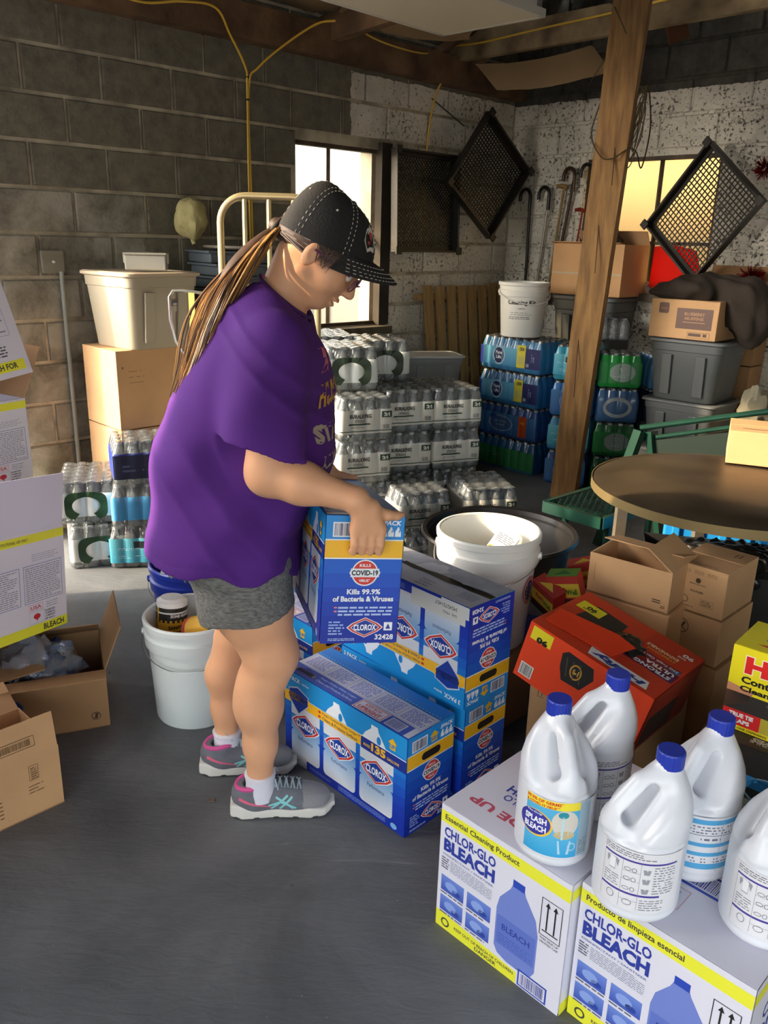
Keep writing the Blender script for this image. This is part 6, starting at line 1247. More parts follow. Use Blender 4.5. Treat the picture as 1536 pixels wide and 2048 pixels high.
# floor litter
for i, (x, y) in enumerate(((-.62, 1.93), (-.36, 1.62), (-1.13, 2.62))):
    o = MB().box((0, 0, .002), ((.02, .006, .012)[i], (.014, .004, .003)[i], .003), rot=(0, 0, i)).build('litter_scrap', mat('litter', 'a9a49a' if i else '6a5a50', .8), None, loc=(x+.16, y, 0)); tag(o, ('crushed brown scrap on the floor by the heel of the far sneaker', 'tiny pale chip on the open floor in front of the woman', 'pale sliver on the floor left of the white bucket')[i], 'litter')
# ------------------------------------------------------------------ the woman
per = empty('person', (-.32, 1.97, 0), 0, 'woman in a black cap, purple t-shirt and grey shorts, stooping to lift a blue carton', 'person')
def pchild(o):
    o.parent = per; o.matrix_parent_inverse = Matrix.Identity(4); o.location = Vector(o.location)-Vector(per.location); return o
skin = mat('skin', 'dfa780', .5, noise=.07, scale=9, bump=.06, bscale=120, sub=.15, spec=.35)
A_ = lambda *p: np.array(p, 'f')
HP = R(42); HE = Vector((-.165, 1.978, 1.462)); HY = R(-4)
Hf = Matrix.Rotation(HY, 3, 'Z')@Matrix.Rotation(HP, 3, 'Y')             # head frame: x forward, y left, z up
HM = Matrix.Translation(HE)@Hf.to_4x4(); Hn = np.array(Hf, 'f')
def hw(*p): return HE+Hf@Vector(p)
HX = held.matrix_basis.copy(); hole = HX@Vector((.25, 0, .223)); hex_ = (HX.to_3x3()@Vector((1, 0, 0))); hey = HX.to_3x3()@Vector((0, 1, 0)); hez = HX.to_3x3()@Vector((0, 0, 1))
hole2 = HX@Vector((-.25, 0, .223))
def hand_prims(Hc, ex, ey, ez):
    """fingers reach down over the end of the box and hook into its hand hole; ex out of the face, ey along the hole towards the thumb side"""
    q = lambda a, b, c: A_(*(Hc+ex*a+ey*b+ez*c)); pr = []
    for i in range(4):
        y = -.030+.0195*i; L = (.90, 1, .97, .84)[3-i]
        pr += [(q(.026, y*1.0, .058), q(.034, y, .020*1), .0105, .0100), (q(.034, y, .020), q(.022, y, -.001), .0098, .0088), (q(.022, y, -.001), q(-.006, y, -.004*L), .0086, .0078), (q(-.006, y, -.004), q(-.018, y, .006), .0078, .0068)]
    for i in range(4): y = -.028+.0185*i; pr.append((q(.028, -.012+y*.35, .098), q(.029, y, .052), .018, .0145))
    th = [(q(.018, .020, .088), q(.018, .045, .083), .0145, .0125), (q(.018, .045, .083), q(.012, .066, .081), .0115, .0105), (q(.012, .064, .081), q(.008, .080, .082), .0100, .0078)]
    return pr, th, q
ph1, th1, q1 = hand_prims(hole, hex_, hey, hez)
ph2, th2, q2 = hand_prims(hole2, -hex_, hey, hez)
wr1 = A_(*(hole+hex_*.030-hey*.032+hez*.118)); wr2 = A_(*(hole2-hex_*.03-hey*.03+hez*.118))
el1, sh1 = A_(-.258, 1.768, 1.000), A_(-.246, 1.80, 1.275); el2, sh2 = A_(-.30, 2.25, 1.03), A_(-.27, 2.15, 1.27)
def legs(P, g=0):
    d = sd_cone(P, A_(-.365, 1.89, .80), A_(-.322, 1.885, .625), .118+g, .098+g)
    d = smin(d, sd_cone(P, A_(-.322, 1.885, .625), A_(-.285, 1.88, .50), .096+g, .068+g), .03)
    return d
def near(P, lo, hi, m=.07):
    a, b = P.min(0), P.max(0); return all(b[k] > lo[k]-m and a[k] < hi[k]+m for k in range(3))
BIG = lambda P: np.full(len(P), .3, 'f')
def trunk(P):
    if not near(P, (-.53, 1.8, .70), (-.16, 2.16, 1.40)): return BIG(P)
    d = sd_ell(P, (-.375, 1.98, .83), (.15, .160, .13)); d = smin(d, sd_ell(P, (-.325, 1.98, 1.03), (.15, .155, .20)), .05); return smin(d, sd_ell(P, (-.283, 1.98, 1.24), (.105, .16, .12)), .05)
def both_legs(P):
    if not near(P, (-.53, 1.76, 0), (-.15, 2.20, .93)): return BIG(P)
    n = legs(P); n = smin(n, sd_cone(P, A_(-.276, 1.88, .50), A_(-.286, 1.88, .44), .062, .055), .03); n = smin(n, sd_ell(P, (-.243, 1.878, .478), (.028, .034, .042)), .025)
    n = smin(n, sd_cone(P, A_(-.298, 1.884, .42), A_(-.310, 1.885, .335), .054, .056), .03); n = smin(n, sd_cone(P, A_(-.310, 1.885, .335), A_(-.312, 1.885, .22), .056, .041), .03); n = smin(n, sd_cone(P, A_(-.312, 1.885, .22), A_(-.316, 1.885, .085), .041, .032), .03)
    n = smin(n, sd_ell(P, (-.332, 1.884, .36), (.043, .048, .09)), .03); n = smin(n, sd_cone(P, A_(-.318, 1.885, .075), A_(-.22, 1.90, .035), .028, .018), .03)
    f = sd_cone(P, A_(-.385, 2.06, .78), A_(-.385, 2.08, .60), .115, .088); f = smin(f, sd_cone(P, A_(-.385, 2.08, .60), A_(-.40, 2.09, .44), .086, .056), .03); f = smin(f, sd_cone(P, A_(-.415, 2.09, .42), A_(-.440, 2.09, .31), .052, .054), .03)
    f = smin(f, sd_cone(P, A_(-.440, 2.09, .31), A_(-.442, 2.085, .20), .052, .038), .03); f = smin(f, sd_cone(P, A_(-.442, 2.085, .20), A_(-.442, 2.08, .085), .038, .031), .03); f = smin(f, sd_cone(P, A_(-.442, 2.08, .075), A_(-.35, 2.10, .035), .028, .018), .03)
    return smin(n, f, .012)
def arm(P, sh, el, wr):
    lo = np.minimum(np.minimum(sh, el), wr)-.08; hi = np.maximum(np.maximum(sh, el), wr)+.08
    if not near(P, lo, hi, .04): return BIG(P)
    a = smin(sd_cone(P, sh, el, .064, .050), sd_cone(P, el, el*.62+wr*.38, .048, .045), .03); return smin(a, sd_cone(P, el*.62+wr*.38, wr, .044, .027), .03)
def trunk_legs(P): return smin(trunk(P), both_legs(P), .04)
def arms_torso(P): return smin(smin(trunk_legs(P), arm(P, sh1, el1, wr1), .03), arm(P, sh2, el2, wr2), .03)
def hand(P, pr, th, wr, q):
    c = np.array(q(0, 0, .05)); 
    if not near(P, c-.11, c+.11, .03): return BIG(P)
    h = sd_cone(P, wr, q(.027, -.012, .085), .027, .024)
    for a, b, r0, r1 in pr[16:]: h = smin(h, sd_cone(P, a, b, r0, r1), .010)
    h = smin(h, sd_cone(P, q(.024, .005, .098), th[0][0], .022, .016), .012)
    for a, b, r0, r1 in th: h = smin(h, sd_cone(P, a, b, r0, r1), .006)
    fg = None
    for a, b, r0, r1 in pr[:16]: c = sd_cone(P, a, b, r0, r1); fg = c if fg is None else smin(fg, c, .0015)
    return smin(h, fg, .007)
def head(P):
    if not near(P, (-.34, 1.86, 1.28), (.0, 2.10, 1.62), .03): return BIG(P)
    H = (P-A_(*HE))@Hn; E_ = lambda c, r: sd_ell(H, c, r); C_ = lambda a, b, r0, r1: sd_cone(H, A_(*a), A_(*b), r0, r1)
    hd = smin(E_((-.008, 0, .050), (.096, .075, .086)), E_((.035, 0, -.005), (.066, .060, .080)), .03)
    hd = smin(hd, E_((.056, 0, -.074), (.032, .034, .024)), .03)
    for s in (-1, 1):
        hd = smin(hd, E_((.058, s*.040, -.018), (.027, .025, .029)), .022); hd = smin(hd, C_((.0, s*.054, -.045), (.055, s*.026, -.077), .013, .016), .03)
        hd = smax(hd, -E_((.103, s*.033, .016), (.017, .020, .013)), .012); hd = smin(hd, C_((.082, s*.018, .036), (.072, s*.052, .034), .010, .009), .012)
    hd = smin(hd, C_((.092, 0, .020), (.114, 0, -.016), .0072, .0092), .010); hd = smin(hd, E_((.105, 0, -.021), (.015, .016, .008)), .006)
    for s in (-1, 1): hd = smin(hd, E_((.096, s*.011, -.022), (.010, .007, .007)), .005)
    hd = smin(hd, E_((.094, 0, -.046), (.012, .024, .0055)), .004); hd = smin(hd, E_((.090, 0, -.061), (.012, .021, .0065)), .004); hd = smax(hd, -E_((.104, 0, -.0535), (.018, .024, .0022)), .003)
    for s in (-1, 1):
        ea = E_((-.006, s*.076, -.002), (.018, .009, .030)); ea = smax(ea, -E_((.0, s*.085, .004), (.010, .007, .017)), .004); hd = smin(hd, ea, .005)
    return hd
def body_sdf(P):
    d = arms_torso(P)
    for pr, th, wr, q in ((ph1, th1, wr1, q1), (ph2, th2, wr2, q2)): d = smin(d, hand(P, pr, th, wr, q), .015)
    d = smin(d, sd_cone(P, A_(-.262, 1.978, 1.33), A_(*hw(-.03, 0, -.035)), .060, .054), .035)
    return smin(d, head(P), .02)
me = sd_mesh(body_sdf, (-.62, 1.66, .0), (.18, 2.46, 1.64), .0042, 'body'); bo = mesh_obj('body', me, skin); pchild(bo)
# ---- shirt
tz = np.array([.66, .70, .74, .80, .865, .93, .995, 1.06, 1.12, 1.18, 1.24, 1.29, 1.335, 1.38, 1.41]); tcx = np.array([-.400, -.402, -.404, -.398, -.382, -.363, -.347, -.336, -.323, -.312, -.300, -.294, -.287, -.268, -.25]); trx = np.array([.18, .183, .187, .195, .207, .217, .220, .212, .196, .174, .150, .126, .102, .076, .06])
try_ = np.array([.232, .232, .231, .228, .222, .214, .216, .215, .212, .21, .20, .182, .145, .095, .07])
def folds(P):
    x, y, z = P[:, 0], P[:, 1], P[:, 2]
    f = .0060*np.sin(11*z+17*x+1.2*np.sin(9*z))*np.clip((1.25-z)*3, 0, 1)*np.clip((z-.72)*6, .25, 1)+.005*np.sin(31*x-24*z+2*np.sin(14*y))+.004*np.sin(26*z+15*x+10*y)
    # long diagonal drag lines from the shoulder to the waist at the back
    u = (x+.42)*.8+(z-1.0)*.55; f = f-.010*np.exp(-(u/.018)**2)*np.clip((1.2-z)*4, 0, 1)-.008*np.exp(-((u+.085)/.014)**2)*np.clip((1.12-z)*5, 0, 1)+.010*np.exp(-((u-.05)/.02)**2)*np.clip((1.15-z)*4, 0, 1)
    v = (z-1.30)+(x+.30)*.9; f = f-.006*np.exp(-(v/.012)**2)-.006*np.exp(-((v+.06)/.012)**2)
    return f
def shirt_sdf(P):
    z = P[:, 2]; cx = np.interp(z, tz, tcx); rx = np.interp(z, tz, trx); ry = np.interp(z, tz, try_)
    dx = (P[:, 0]-cx)/rx; dy = (P[:, 1]-1.98)/ry; k = (np.abs(dx)**2.3+np.abs(dy)**2.3)**(1/2.3); d = (k-1)*np.minimum(rx, ry)*.9
    d = np.maximum(d, z-1.405); cutp = []
    for sh, e, s in (((-.262, 1.815, 1.262), (-.270, 1.752, 1.05), -1), ((-.285, 2.145, 1.26), (-.31, 2.25, 1.06), 1)):
        sh = A_(*sh); e = A_(*e); a = sd_cone(P, sh, e, .080, .090)
        ax = (e-sh)/np.linalg.norm(e-sh); n = A_(-.28, 0, -.96)
        cutp.append((e+A_(0, 0, .012), n, s));         d = smin(d, a, .035)
    d = smin(d, sd_cone(P, A_(-.28, 1.90, 1.305), A_(-.275, 2.06, 1.305), .068, .068), .05)
    d = smin(d, arms_torso(P)-.0075, .012)
    for p0, n, s in cutp:      # each sleeve ends in a clean sloping hem; below it only the trunk of the shirt goes on
        side = (P[:, 1]-1.98)*s; trunk = (k-1)*np.minimum(rx, ry)*.9
        d = np.maximum(d, np.minimum(np.maximum((P-p0)@n, P[:, 0]+.172), trunk-.004))
    d = np.minimum(d, np.maximum(trunk, z-1.2))
    # the neck opening slants up towards the back
    nd = (P-A_(-.235, 1.98, 1.365))@A_(.62, 0, .78); d = smax(d, nd, .01)
    d = np.maximum(d, -sd_cone(P, A_(-.262, 1.98, 1.335), A_(-.20, 1.98, 1.46), .072, .084))
    # sloping, slightly wavy hem
    hz = .742-.16*(P[:, 0]+.40)+.007*np.sin(P[:, 0]*30+P[:, 1]*22); d = np.maximum(d, hz-z); d = np.maximum(d, -(np.maximum((k-.9)*rx, z-(hz+.012))))
    ridge = np.exp(-((z-hz-.02)/.0018)**2)*.0016
    return d+folds(P)*.8+ridge
me = sd_mesh(shirt_sdf, (-.66, 1.62, .64), (-.02, 2.42, 1.44), .0052, 't_shirt')
m_sh = mat('purple_cotton', '54297a', .85, noise=.08, scale=6, bump=.12, bscale=220, spec=.2)
so_ = mesh_obj('t_shirt', me, m_sh); pchild(so_)
rb = []; 
for i in range(36):
    a = 2*math.pi*i/36; rb.append(Vector((-.243, 1.98, 1.367))+Vector((.78, 0, -.62))*(.074*math.cos(a))+Vector((0, 1, 0))*(.078*math.sin(a)))
pchild(MB().tube([(p.x, p.y, p.z) for p in rb], .0048, 8, closed=True).build('collar', mat('purple_rib', '452064', .85), None, True))
bv = BVHTree.FromPolygons([v.co[:] for v in me.vertices], [p.vertices[:] for p in me.polygons])
def shirt_print(P, org, U, V, D, name, label):
    org, U, V, D = map(Vector, (org, U, V, D)); D.normalize()
    def fn(u, v, z):
        s = org+U*u+V*v; h = bv.ray_cast(s, D)
        return tuple((h[0]+h[1]*(z+.0004)) if h[0] else (s+D*.3))
    o = P.build(name, None, fn=fn, off=0, m=ink()); o['label'] = label; return pchild(o)
Uc, Dc = Vector((.34, .94, 0)), Vector((-.94, .34, 0))
P = Print(step=.01); P.text('BE', -.075, .115, .11, .055, 'd9607a', bold=.10); P.text('HUMBLE', -.095, .035, .24, .055, 'c9922e', bold=.06, shear=.3); P.text('STAY', -.12, -.045, .16, .045, 'a99a86', bold=.06, shear=-.2); P.text('KIND', -.02, -.055, .16, .05, '7a6f96', bold=.06)
P.text('ALWAYS', -.11, -.11, .22, .035, 'a99a86', bold=.05)
shirt_print(P, Vector((-.05, 1.93, 1.09))-Dc*.25, Uc, (0, 0, 1), Dc, 'shirt_lettering', 'pink, orange and cream lettering on the chest of the shirt')
# ---- shorts
def shorts_sdf(P):
    z = P[:, 2]; d = sd_ell(P, (-.385, 1.98, .80), (.165, .185, .14)); d = smin(d, sd_econe(P, A_(-.372, 1.895, .80), A_(-.328, 1.885, .56), .138, .113, (0, 1, 0), .86, .92), .03); d = smin(d, sd_cone(P, A_(-.39, 2.06, .80), A_(-.39, 2.085, .56), .128, .108), .03)
    d = smin(d, trunk_legs(P)-.007, .01); hz = .602+.20*(P[:, 0]+.33); d = np.maximum(d, hz-z); d = np.maximum(d, z-.86)
    return d+.0035*np.sin(26*P[:, 0]+30*z)+.003*np.sin(40*z-22*P[:, 0]+8*P[:, 1])-.0015*np.exp(-((P[:, 0]+.355)/.004)**2)
m_shorts = mat('heather_grey', '565552', .9, col2='807e79', scale=160, stretch=(.35, 1, 1.2), bump=.25, bscale=200)
pchild(mesh_obj('shorts', sd_mesh(shorts_sdf, (-.62, 1.74, .5), (-.16, 2.24, .90), .0055, 'shorts'), m_shorts))
# ---- socks and shoes
m_sock = mat('white_sock', 'dcdce6', .9, bump=.3, bscale=90); m_sole = mat('sole_white', 'd4d0c8', .6, noise=.06, scale=10); m_up = mat('sneaker_grey', '6c6e76', .75, noise=.12, scale=30, bump=.3, bscale=180); m_pink = mat('sneaker_pink', 'cf4f90', .6); m_aqua = mat('sneaker_aqua', '86cfd0', .5); m_toe = mat('sneaker_toe', '8d8d90', .7, bump=.4, bscale=220); m_lace = mat('lace', '9fb0b8', .7)
def shoe_upper(P):
    d = sd_ell(P, (.052, 0, .060), (.054, .037, .052)); d = smin(d, sd_ell(P, (.125, 0, .050), (.085, .041, .046)), .03); d = smin(d, sd_ell(P, (.205, 0, .040), (.062, .046, .034)), .03); d = smin(d, sd_cone(P, A_(.058, 0, .06), A_(.056, 0, .092), .040, .041), .02)
    d = np.maximum(d, -(sd_econe(P, A_(.062, 0, .075), A_(.062, 0, .13), .031, .034, (0, 1, 0), .85))); d = np.maximum(d, P[:, 2]-(.098+.10*np.clip(P[:, 0]-.06, -.06, .04))); d = np.maximum(d, .018-P[:, 2]); return d
def shoe_sole(P):
    x = P[:, 0]; w_ = np.interp(x, [0, .03, .10, .15, .21, .25, .275], [.028, .038, .036, .040, .049, .042, .02]); d = np.maximum(np.abs(P[:, 1])-w_, np.abs(x-.137)-.142); top = .030+.004*np.sin(x*70)+.012*np.clip(.06-x, 0, .06)/.06; lo = .0015+.003*(np.sin(x*120) > .7)+.012*np.clip((x-.235)/.04, 0, 1)**2+.008*np.clip((.02-x)/.03, 0, 1)
    q = smax(d, P[:, 2]-top, .008); return smax(q, lo-P[:, 2], .004)
ume = sd_mesh(shoe_upper, (-.02, -.06, .0), (.29, .06, .13), .0035, 'upper'); sme = sd_mesh(shoe_sole, (-.02, -.06, -.006), (.30, .06, .06), .0035, 'sole')
ume.materials.append(m_up); ume.materials.append(m_toe)
for p in ume.polygons:
    if p.center.x > .19: p.material_index = 1
sme.materials.append(m_sole); ubv = BVHTree.FromPolygons([v.co[:] for v in ume.vertices], [p.vertices[:] for p in ume.polygons])
def shoe(loc, rot, label):
    o = empty('sneaker', Vector(loc)-Vector(per.location), (0, 0, rot)); o.parent = per; o['label'] = label
    mesh_obj('upper', ume, None, o); mesh_obj('sole', sme, None, o)
    MB().tube([(.056+.041*math.cos(a)*1.05, .037*math.sin(a), .094+.006*math.cos(a)+.004*abs(math.sin(a))) for a in [2*math.pi*i/28 for i in range(28)]], .0065, 8, closed=True).build('padded_collar', m_pink, o, True)
    for s in (-1, 1):
        def on(x, z):
            h = ubv.ray_cast(Vector((x, s*.09, z)), Vector((0, -s, 0))); return Vector((x, h[0].y+s*.0012, z)) if h[0] else Vector((x, s*.04, z))
        def strip(pts, w_, m, nm):
            g = MB(); vs = []
            N = 10
            for i in range(N+1):
                t = i/N*(len(pts)-1); k = min(int(t), len(pts)-2); f = t-k; x = pts[k][0]*(1-f)+pts[k+1][0]*f; z = pts[k][1]*(1-f)+pts[k+1][1]*f; dx = pts[k+1][0]-pts[k][0]; dz = pts[k+1][1]-pts[k][1]; L = math.hypot(dx, dz); ww = w_*(1 if nm != 'pink_stripe' else (1-i/N*.75))
                for q in (-1, 1): vs.append(on(x-dz/L*ww*q, z+dx/L*ww*q))
            g.add(vs, [(2*i, 2*i+1, 2*i+3, 2*i+2) for i in range(N)]); g.build(nm, m, o)
        strip([(.02, .068), (.06, .055), (.105, .042)], .0055, mat('stripe_pink', 'e06a86', .5), 'pink_stripe')
        strip([(.105, .036), (.150, .072)], .003, m_aqua, 'side_stripe'); strip([(.128, .034), (.162, .068)], .003, m_aqua, 'side_stripe'); strip([(.098, .046), (.13, .056), (.172, .036)], .003, m_aqua, 'side_stripe'); strip([(.118, .070), (.14, .055), (.165, .034)], .003, m_aqua, 'side_stripe')
    def top(x, y):
        h = ubv.ray_cast(Vector((x, y, .2)), Vector((0, 0, -1))); return Vector((x, y, h[0].z+.004)) if h[0] else Vector((x, y, .08))
    for i in range(5):
        x = .108+.017*i; g = MB(); g.tube([top(x, -.024), top(x+.005, 0)+Vector((0, 0, .003)), top(x+.010, .024)], .0024, 6); g.tube([top(x+.010, -.024), top(x+.005, 0)+Vector((0, 0, .004)), top(x, .024)], .0024, 6); g.build('lace', m_lace, o, True)
    b = top(.105, 0)+Vector((0, 0, .004))
    for s in (-1, 1): MB().tube([b, b+Vector((-.012, s*.018, .022)), b+Vector((-.03, s*.026, .030)), b+Vector((-.012, s*.03, .008)), b], .0022, 6).build('lace_bow', m_lace, o, True); MB().tube([b, b+Vector((.012, s*.026, .010)), b+Vector((.02, s*.042, -.014))], .0022, 6).build('lace_end', m_lace, o, True)
    g = MB(); g.poly([top(.08, -.016)+Vector((0, 0, .002)), top(.155, -.014), top(.155, .014), top(.08, .016)+Vector((0, 0, .002))], .003).build('tongue', mat('tongue_grey', '55565e', .8), o)
    return o
shoe((-.392, 1.882, 0), R(8), 'grey sneaker with pink collar and aqua stripes, on the near foot'); shoe((-.516, 2.065, 0), R(7), 'grey sneaker with pink collar, on the far foot')
for (x, y) in ((-.3145, 1.885), (-.440, 2.081)):
    pchild(MB().lathe([(.040, .055), (.0405, .08), (.0385, .10), (.040, .118), (.0425, .128), (.037, .131)], 32, c=(x, y, .0)).build('sock', m_sock, None, True))
# ---- hair
m_h1 = mat('hair_brown', '3d2618', .6, noise=.3, scale=30, spec=.5); m_h2 = mat('hair_light', '8a6136', .42, noise=.3, scale=30, spec=.5); m_h3 = mat('hair_blond', 'b98a4a', .4, noise=.2, scale=30, spec=.6)
def hair_sdf(P):
    H = (P-A_(*HE))@Hn
    d = sd_ell(H, (-.014, 0, .046), (.102, .0815, .090)); 
    d = smax(d, (H@A_(.74, 0, -.67))-.016, .01); d = smax(d, -(H[:, 2]+.050), .01)
    d = smin(d, sd_cone(H, A_(-.075, 0, -.005), A_(-.112, 0, -.020), .042, .018), .02)
    return d+.0015*np.sin(H[:, 1]*260+H[:, 0]*60)
hro = pchild(mesh_obj('hair', sd_mesh(hair_sdf, (-.36, 1.84, 1.30), (.02, 2.12, 1.68), .0042, 'hair'), m_h1))
pt_ = [hw(-.108, 0, -.018), Vector((-.298, 1.962, 1.485)), Vector((-.338, 1.945, 1.440)), Vector((-.372, 1.925, 1.385)), Vector((-.402, 1.90, 1.315)), Vector((-.428, 1.882, 1.245)), Vector((-.462, 1.865, 1.165))]
def spl(P_, t):
    n = len(P_)-1; t = min(max(t, 0), .9999)*n; i = int(t); f = t-i; p0, p1, p2, p3 = P_[max(i-1, 0)], P_[i], P_[i+1], P_[min(i+2, n)]
    return .5*((2*p1)+(p2-p0)*f+(2*p0-5*p1+4*p2-p3)*f*f+(3*p1-p0-3*p2+p3)*f**3)
pchild(MB().tube([spl(pt_, i/16) for i in range(16)], [.008+.018*math.sin(min(1, i/16*2.0)*1.57)-.024*max(0, i/16-.4)/.6 for i in range(16)], 14).build('ponytail_core', m_h1, None, True))
rg = random.Random(11); groups = [MB(), MB(), MB()]
for k in range(760):
    a = rg.uniform(0, 6.283); r0 = math.sqrt(rg.random()); L = rg.uniform(.72, 1.0) if rg.random() < .6 else rg.uniform(.45, .9); ph = rg.uniform(0, 6); loose = rg.random() < .10; pts = []; N = 11
    for i in range(N+1):
        t = L*i/N; c = spl(pt_, t); w_ = (.014+.058*math.sin(min(1, t*2.0)*1.57)-.038*max(0, t-.5)/.5)*(1.45 if loose else 1); sid = Vector((.80, .1, .55)).normalized(); fr_ = Vector((.3, -.9, .1)).normalized()
        c = c+sid*(w_*r0*math.cos(a)+.004*math.sin(t*9+ph))+fr_*(w_*.55*r0*math.sin(a)+.003*math.cos(t*7+ph)); pts.append(c)
    rr_ = rg.uniform(.0016, .0034); col = 0 if rg.random() < .22 else (1 if rg.random() < .45 else 2)
    if r0 < .5 and rg.random() < .5: col = 0
    groups[col].tube(pts, [rr_*(1-.75*(i/N)**2) for i in range(N+1)], 4)
for g, m, nm, lb in zip(groups, (m_h1, m_h2, m_h3), ('ponytail_strands',)*3, ('dark brown strands of the ponytail', 'light brown strands of the ponytail', 'blond strands of the ponytail')):
    o = pchild(g.build(nm, m, None, True)); o['kind'] = 'stuff'; o['label'] = lb
g = MB()
for k in range(70):
    a = hw(rg.uniform(-.02, .05), -.075-rg.uniform(0, .004), rg.uniform(.03, .05)); b = hw(rg.uniform(.01, .045), -.080, rg.uniform(-.01, .025)); g.tube([a, (a+b)/2+Vector((0, -.004, 0)), b], [.0011, .0010, .0004], 4)
for k in range(150):
    y = rg.uniform(-.07, .07); u_ = abs(y)/.07; a = hw(-.015-.07*(1-u_)+rg.uniform(-.01, .01), y*1.18, -.004+rg.uniform(-.012, .03)); b = hw(-.108, y*.22, -.02+rg.uniform(-.01, .01)); g.tube([a, (a+b)/2+(Hf@Vector((-.016, 0, -.004))), b], [.0016]*3, 4)
o = pchild(g.build('loose_hair', m_h1, None, True)); o['kind'] = 'stuff'
pchild(MB().tube([hw(-.112, .020*math.cos(t), -.020+.020*math.sin(t)) for t in [2*math.pi*i/20 for i in range(20)]], .005, 8, closed=True).build('hair_tie', mat('hair_tie', '1d1714', .7), None, True))
# ---- cap
capo = empty('cap', HE-Vector(per.location), Hf.to_euler()); capo.parent = per; capo['label'] = 'black baseball cap with white contrast stitching'
m_capb = mat('cap_black', '1c1917', .85, bump=.25, bscale=160); m_st = mat('stitch_white', 'c9c2b4', .7)
CT = Vector((-.004, 0, .062))
def crown(th, ph, k=1.0):
    """th round the head (0 = front), ph 0 at the rim to 90 at the button"""
    c, s = math.cos(ph), math.sin(ph); f = max(c, 0)**.56
    x = -.004-.030*s+(.108+.0*s)*f*math.cos(th)*k; y = .0885*f*math.sin(th)*k; xr = -.004+.108*math.cos(th)
    rim = .030+.36*xr; return Vector((x, y, rim*(1-s)+(.138+(k-1)*.1)*s))
vs = []; fs = []; nt_, npp = 60, 14
for j in range(npp+1):
    for i in range(nt_): vs.append(crown(2*math.pi*i/nt_, math.pi/2*j/npp*.985))
for j in range(npp):
    for i in range(nt_): fs.append((j*nt_+i, j*nt_+(i+1) % nt_, (j+1)*nt_+(i+1) % nt_, (j+1)*nt_+i))
fs.append(tuple(npp*nt_+i for i in range(nt_)))
MB().add(vs, fs).build('crown', m_capb, capo, True)
def brim(u, v):      # u -1..1 across, v 0 rim .. 1 outer edge
    a = u*R(64); base = crown(a, .02, 1.0); out = .072*(1-abs(u)**2.6)**.6*v
    return Vector((base.x+out, base.y*(1+.02*v), base.z+.004+.26*out-.030*abs(u)**1.7*v-.014*v*v))
vs = []; fs = []; nu, nv = 28, 8
for j in range(nv+1):
    for i in range(nu+1): vs.append(brim(-1+2*i/nu, j/nv))
K_ = len(vs); vs += [v-Vector((0, 0, .0035)) for v in vs]; W_ = nu+1
for j in range(nv):
    for i in range(nu): q = (j*W_+i, j*W_+i+1, (j+1)*W_+i+1, (j+1)*W_+i); fs += [q, tuple(t+K_ for t in q)[::-1]]
for i in range(nu): fs.append((nv*W_+i, nv*W_+i+1, K_+nv*W_+i+1, K_+nv*W_+i))
MB().add(vs, fs).build('brim', m_capb, capo, True)
g = MB()
for off in (.38, .60, .78, .92):
    pts = [brim(-.93+1.86*i/60, off) for i in range(61)]
    for i in range(0, 60, 2): g.bar(pts[i]+Vector((0, 0, .0006)), pts[i+1]+Vector((0, 0, .0006)), .0011, .0011)
for th in (R(0), R(60), R(120), R(180), R(240), R(300)):
    for dth in (-.05, .05):
        for i in range(0, 26, 2):
            a0, a1 = math.pi/2*i/26*.97, math.pi/2*(i+.9)/26*.97; p, q = crown(th+dth/max(.35, math.cos(a0)**.7), a0, 1.006), crown(th+dth/max(.35, math.cos(a1)**.7), a1, 1.006); g.bar(p, q, .0012, .0012)
o = g.build('seam_stitching', m_st, capo); o['kind'] = 'stuff'
MB().lathe([(.006, -.002), (.006, .001), (.003, .003), (0, .0032)], 14, c=tuple(crown(0, math.pi/2*.98)+Vector((.003, 0, .0))), ).build('button', m_capb, capo, True)
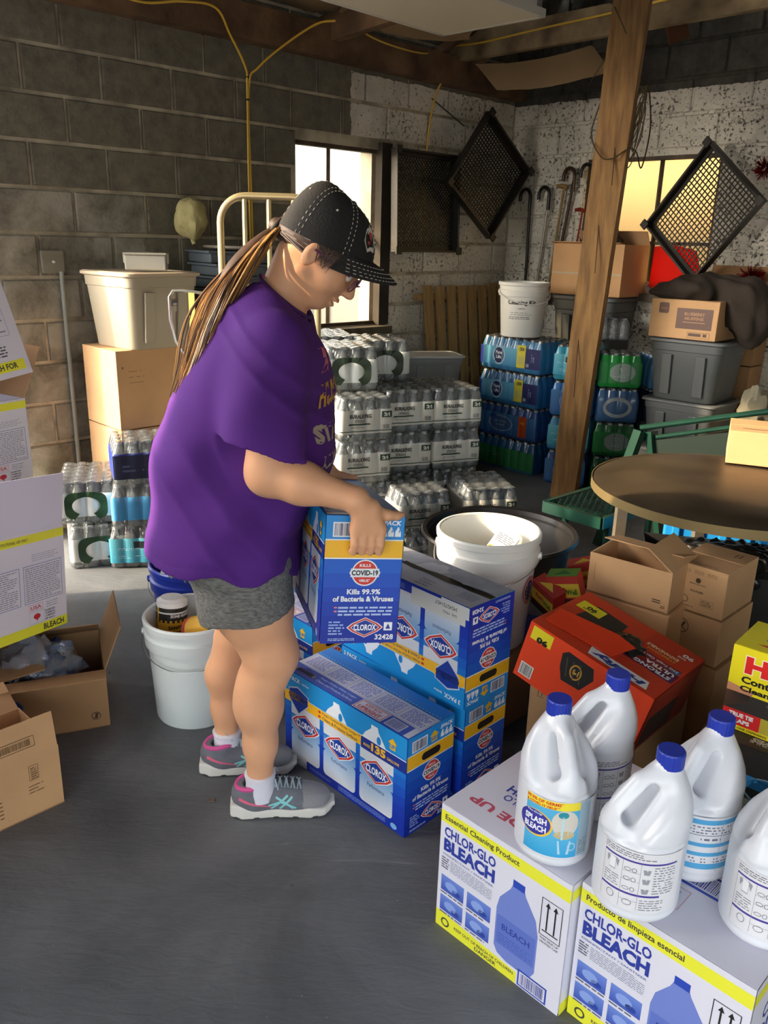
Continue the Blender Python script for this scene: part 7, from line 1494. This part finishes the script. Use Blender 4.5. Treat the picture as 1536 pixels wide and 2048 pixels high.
for th in (30, 90, 150, 210, 270, 330):
    p = crown(R(th), R(44), 1.004); n = (p-CT).normalized(); M = Matrix.Translation(p)@n.to_track_quat('Z', 'Y').to_matrix().to_4x4(); MB().lathe([(.0012, .0005), (.0025, .001), (.0026, 0)], 12, M=M).build('eyelet', m_st, capo)
P = Print(); P.T = None
P.poly([(-.028, .0), (-.018, .03), (-.006, .036), (.004, .046), (.018, .034), (.028, .02), (.024, .0), (.018, -.018), (.0, -.016), (-.012, -.022)], 'cfc6b8'); P.L = 2
P.poly([(-.012, .02), (-.004, .028), (.0, .022), (.004, .028), (.012, .02), (.0, .004)], 'b3303a'); P.ell(-.01, .0, .005, .004, 'b3303a', 10); P.ell(.012, -.002, .006, .006, '1c1917', 10); P.poly([(.014, .03), (.022, .02), (.016, .012)], '1c1917'); P.ell(-.018, .008, .004, .008, '1c1917', 8)
P.build('front_patch', capo, fn=lambda u, v, z: tuple(crown(R(-24)+u/.1, R(30)+v/.092, 1.012+z*8)), off=0)
# ---- glasses
gl = empty('glasses', HE-Vector(per.location), Hf.to_euler()); gl.parent = per; m_gf = mat('plum_frame', '6a2f5e', .35)
for s in (-1, 1):
    MB().tube([(-.005, s*.084, .012), (.02, s*.080, .016), (.088, s*.068, .020)], .0022, 8).build('temple_arm', m_gf, gl, True)
    pts = [(.112-.010*abs(.034+.024*math.cos(t))/.06, s*(.034+.026*math.cos(t)), .008+.017*math.sin(t)) for t in [2*math.pi*i/28 for i in range(28)]]; MB().tube(pts, .0013, 6, closed=True).build('lens_rim', m_gf, gl, True)
    MB().add([Vector(p) for p in pts], [tuple(range(28))]).build('lens', film('lens_glass', 'd8d4d0', .06, .03, 0, 1, .5), gl)
    o = MB().lathe([(.012*math.sin(math.pi*i/12), -.012*math.cos(math.pi*i/12)) for i in range(13)], 18).build('eye', mat('eye_white', 'd8d0c8', .3), gl, True, loc=(.082, s*.032, .014))
MB().tube([(.1125, -.010, .010), (.116, 0, .013), (.1125, .010, .010)], .0018, 6).build('bridge', m_gf, gl, True)
for s in (-1, 1): pchild(MB().tube([hw(.099, s*.018, .044), hw(.094, s*.036, .049), hw(.080, s*.055, .043)], [.0022, .0026, .001], 6).build('eyebrow', m_h1, None, True))
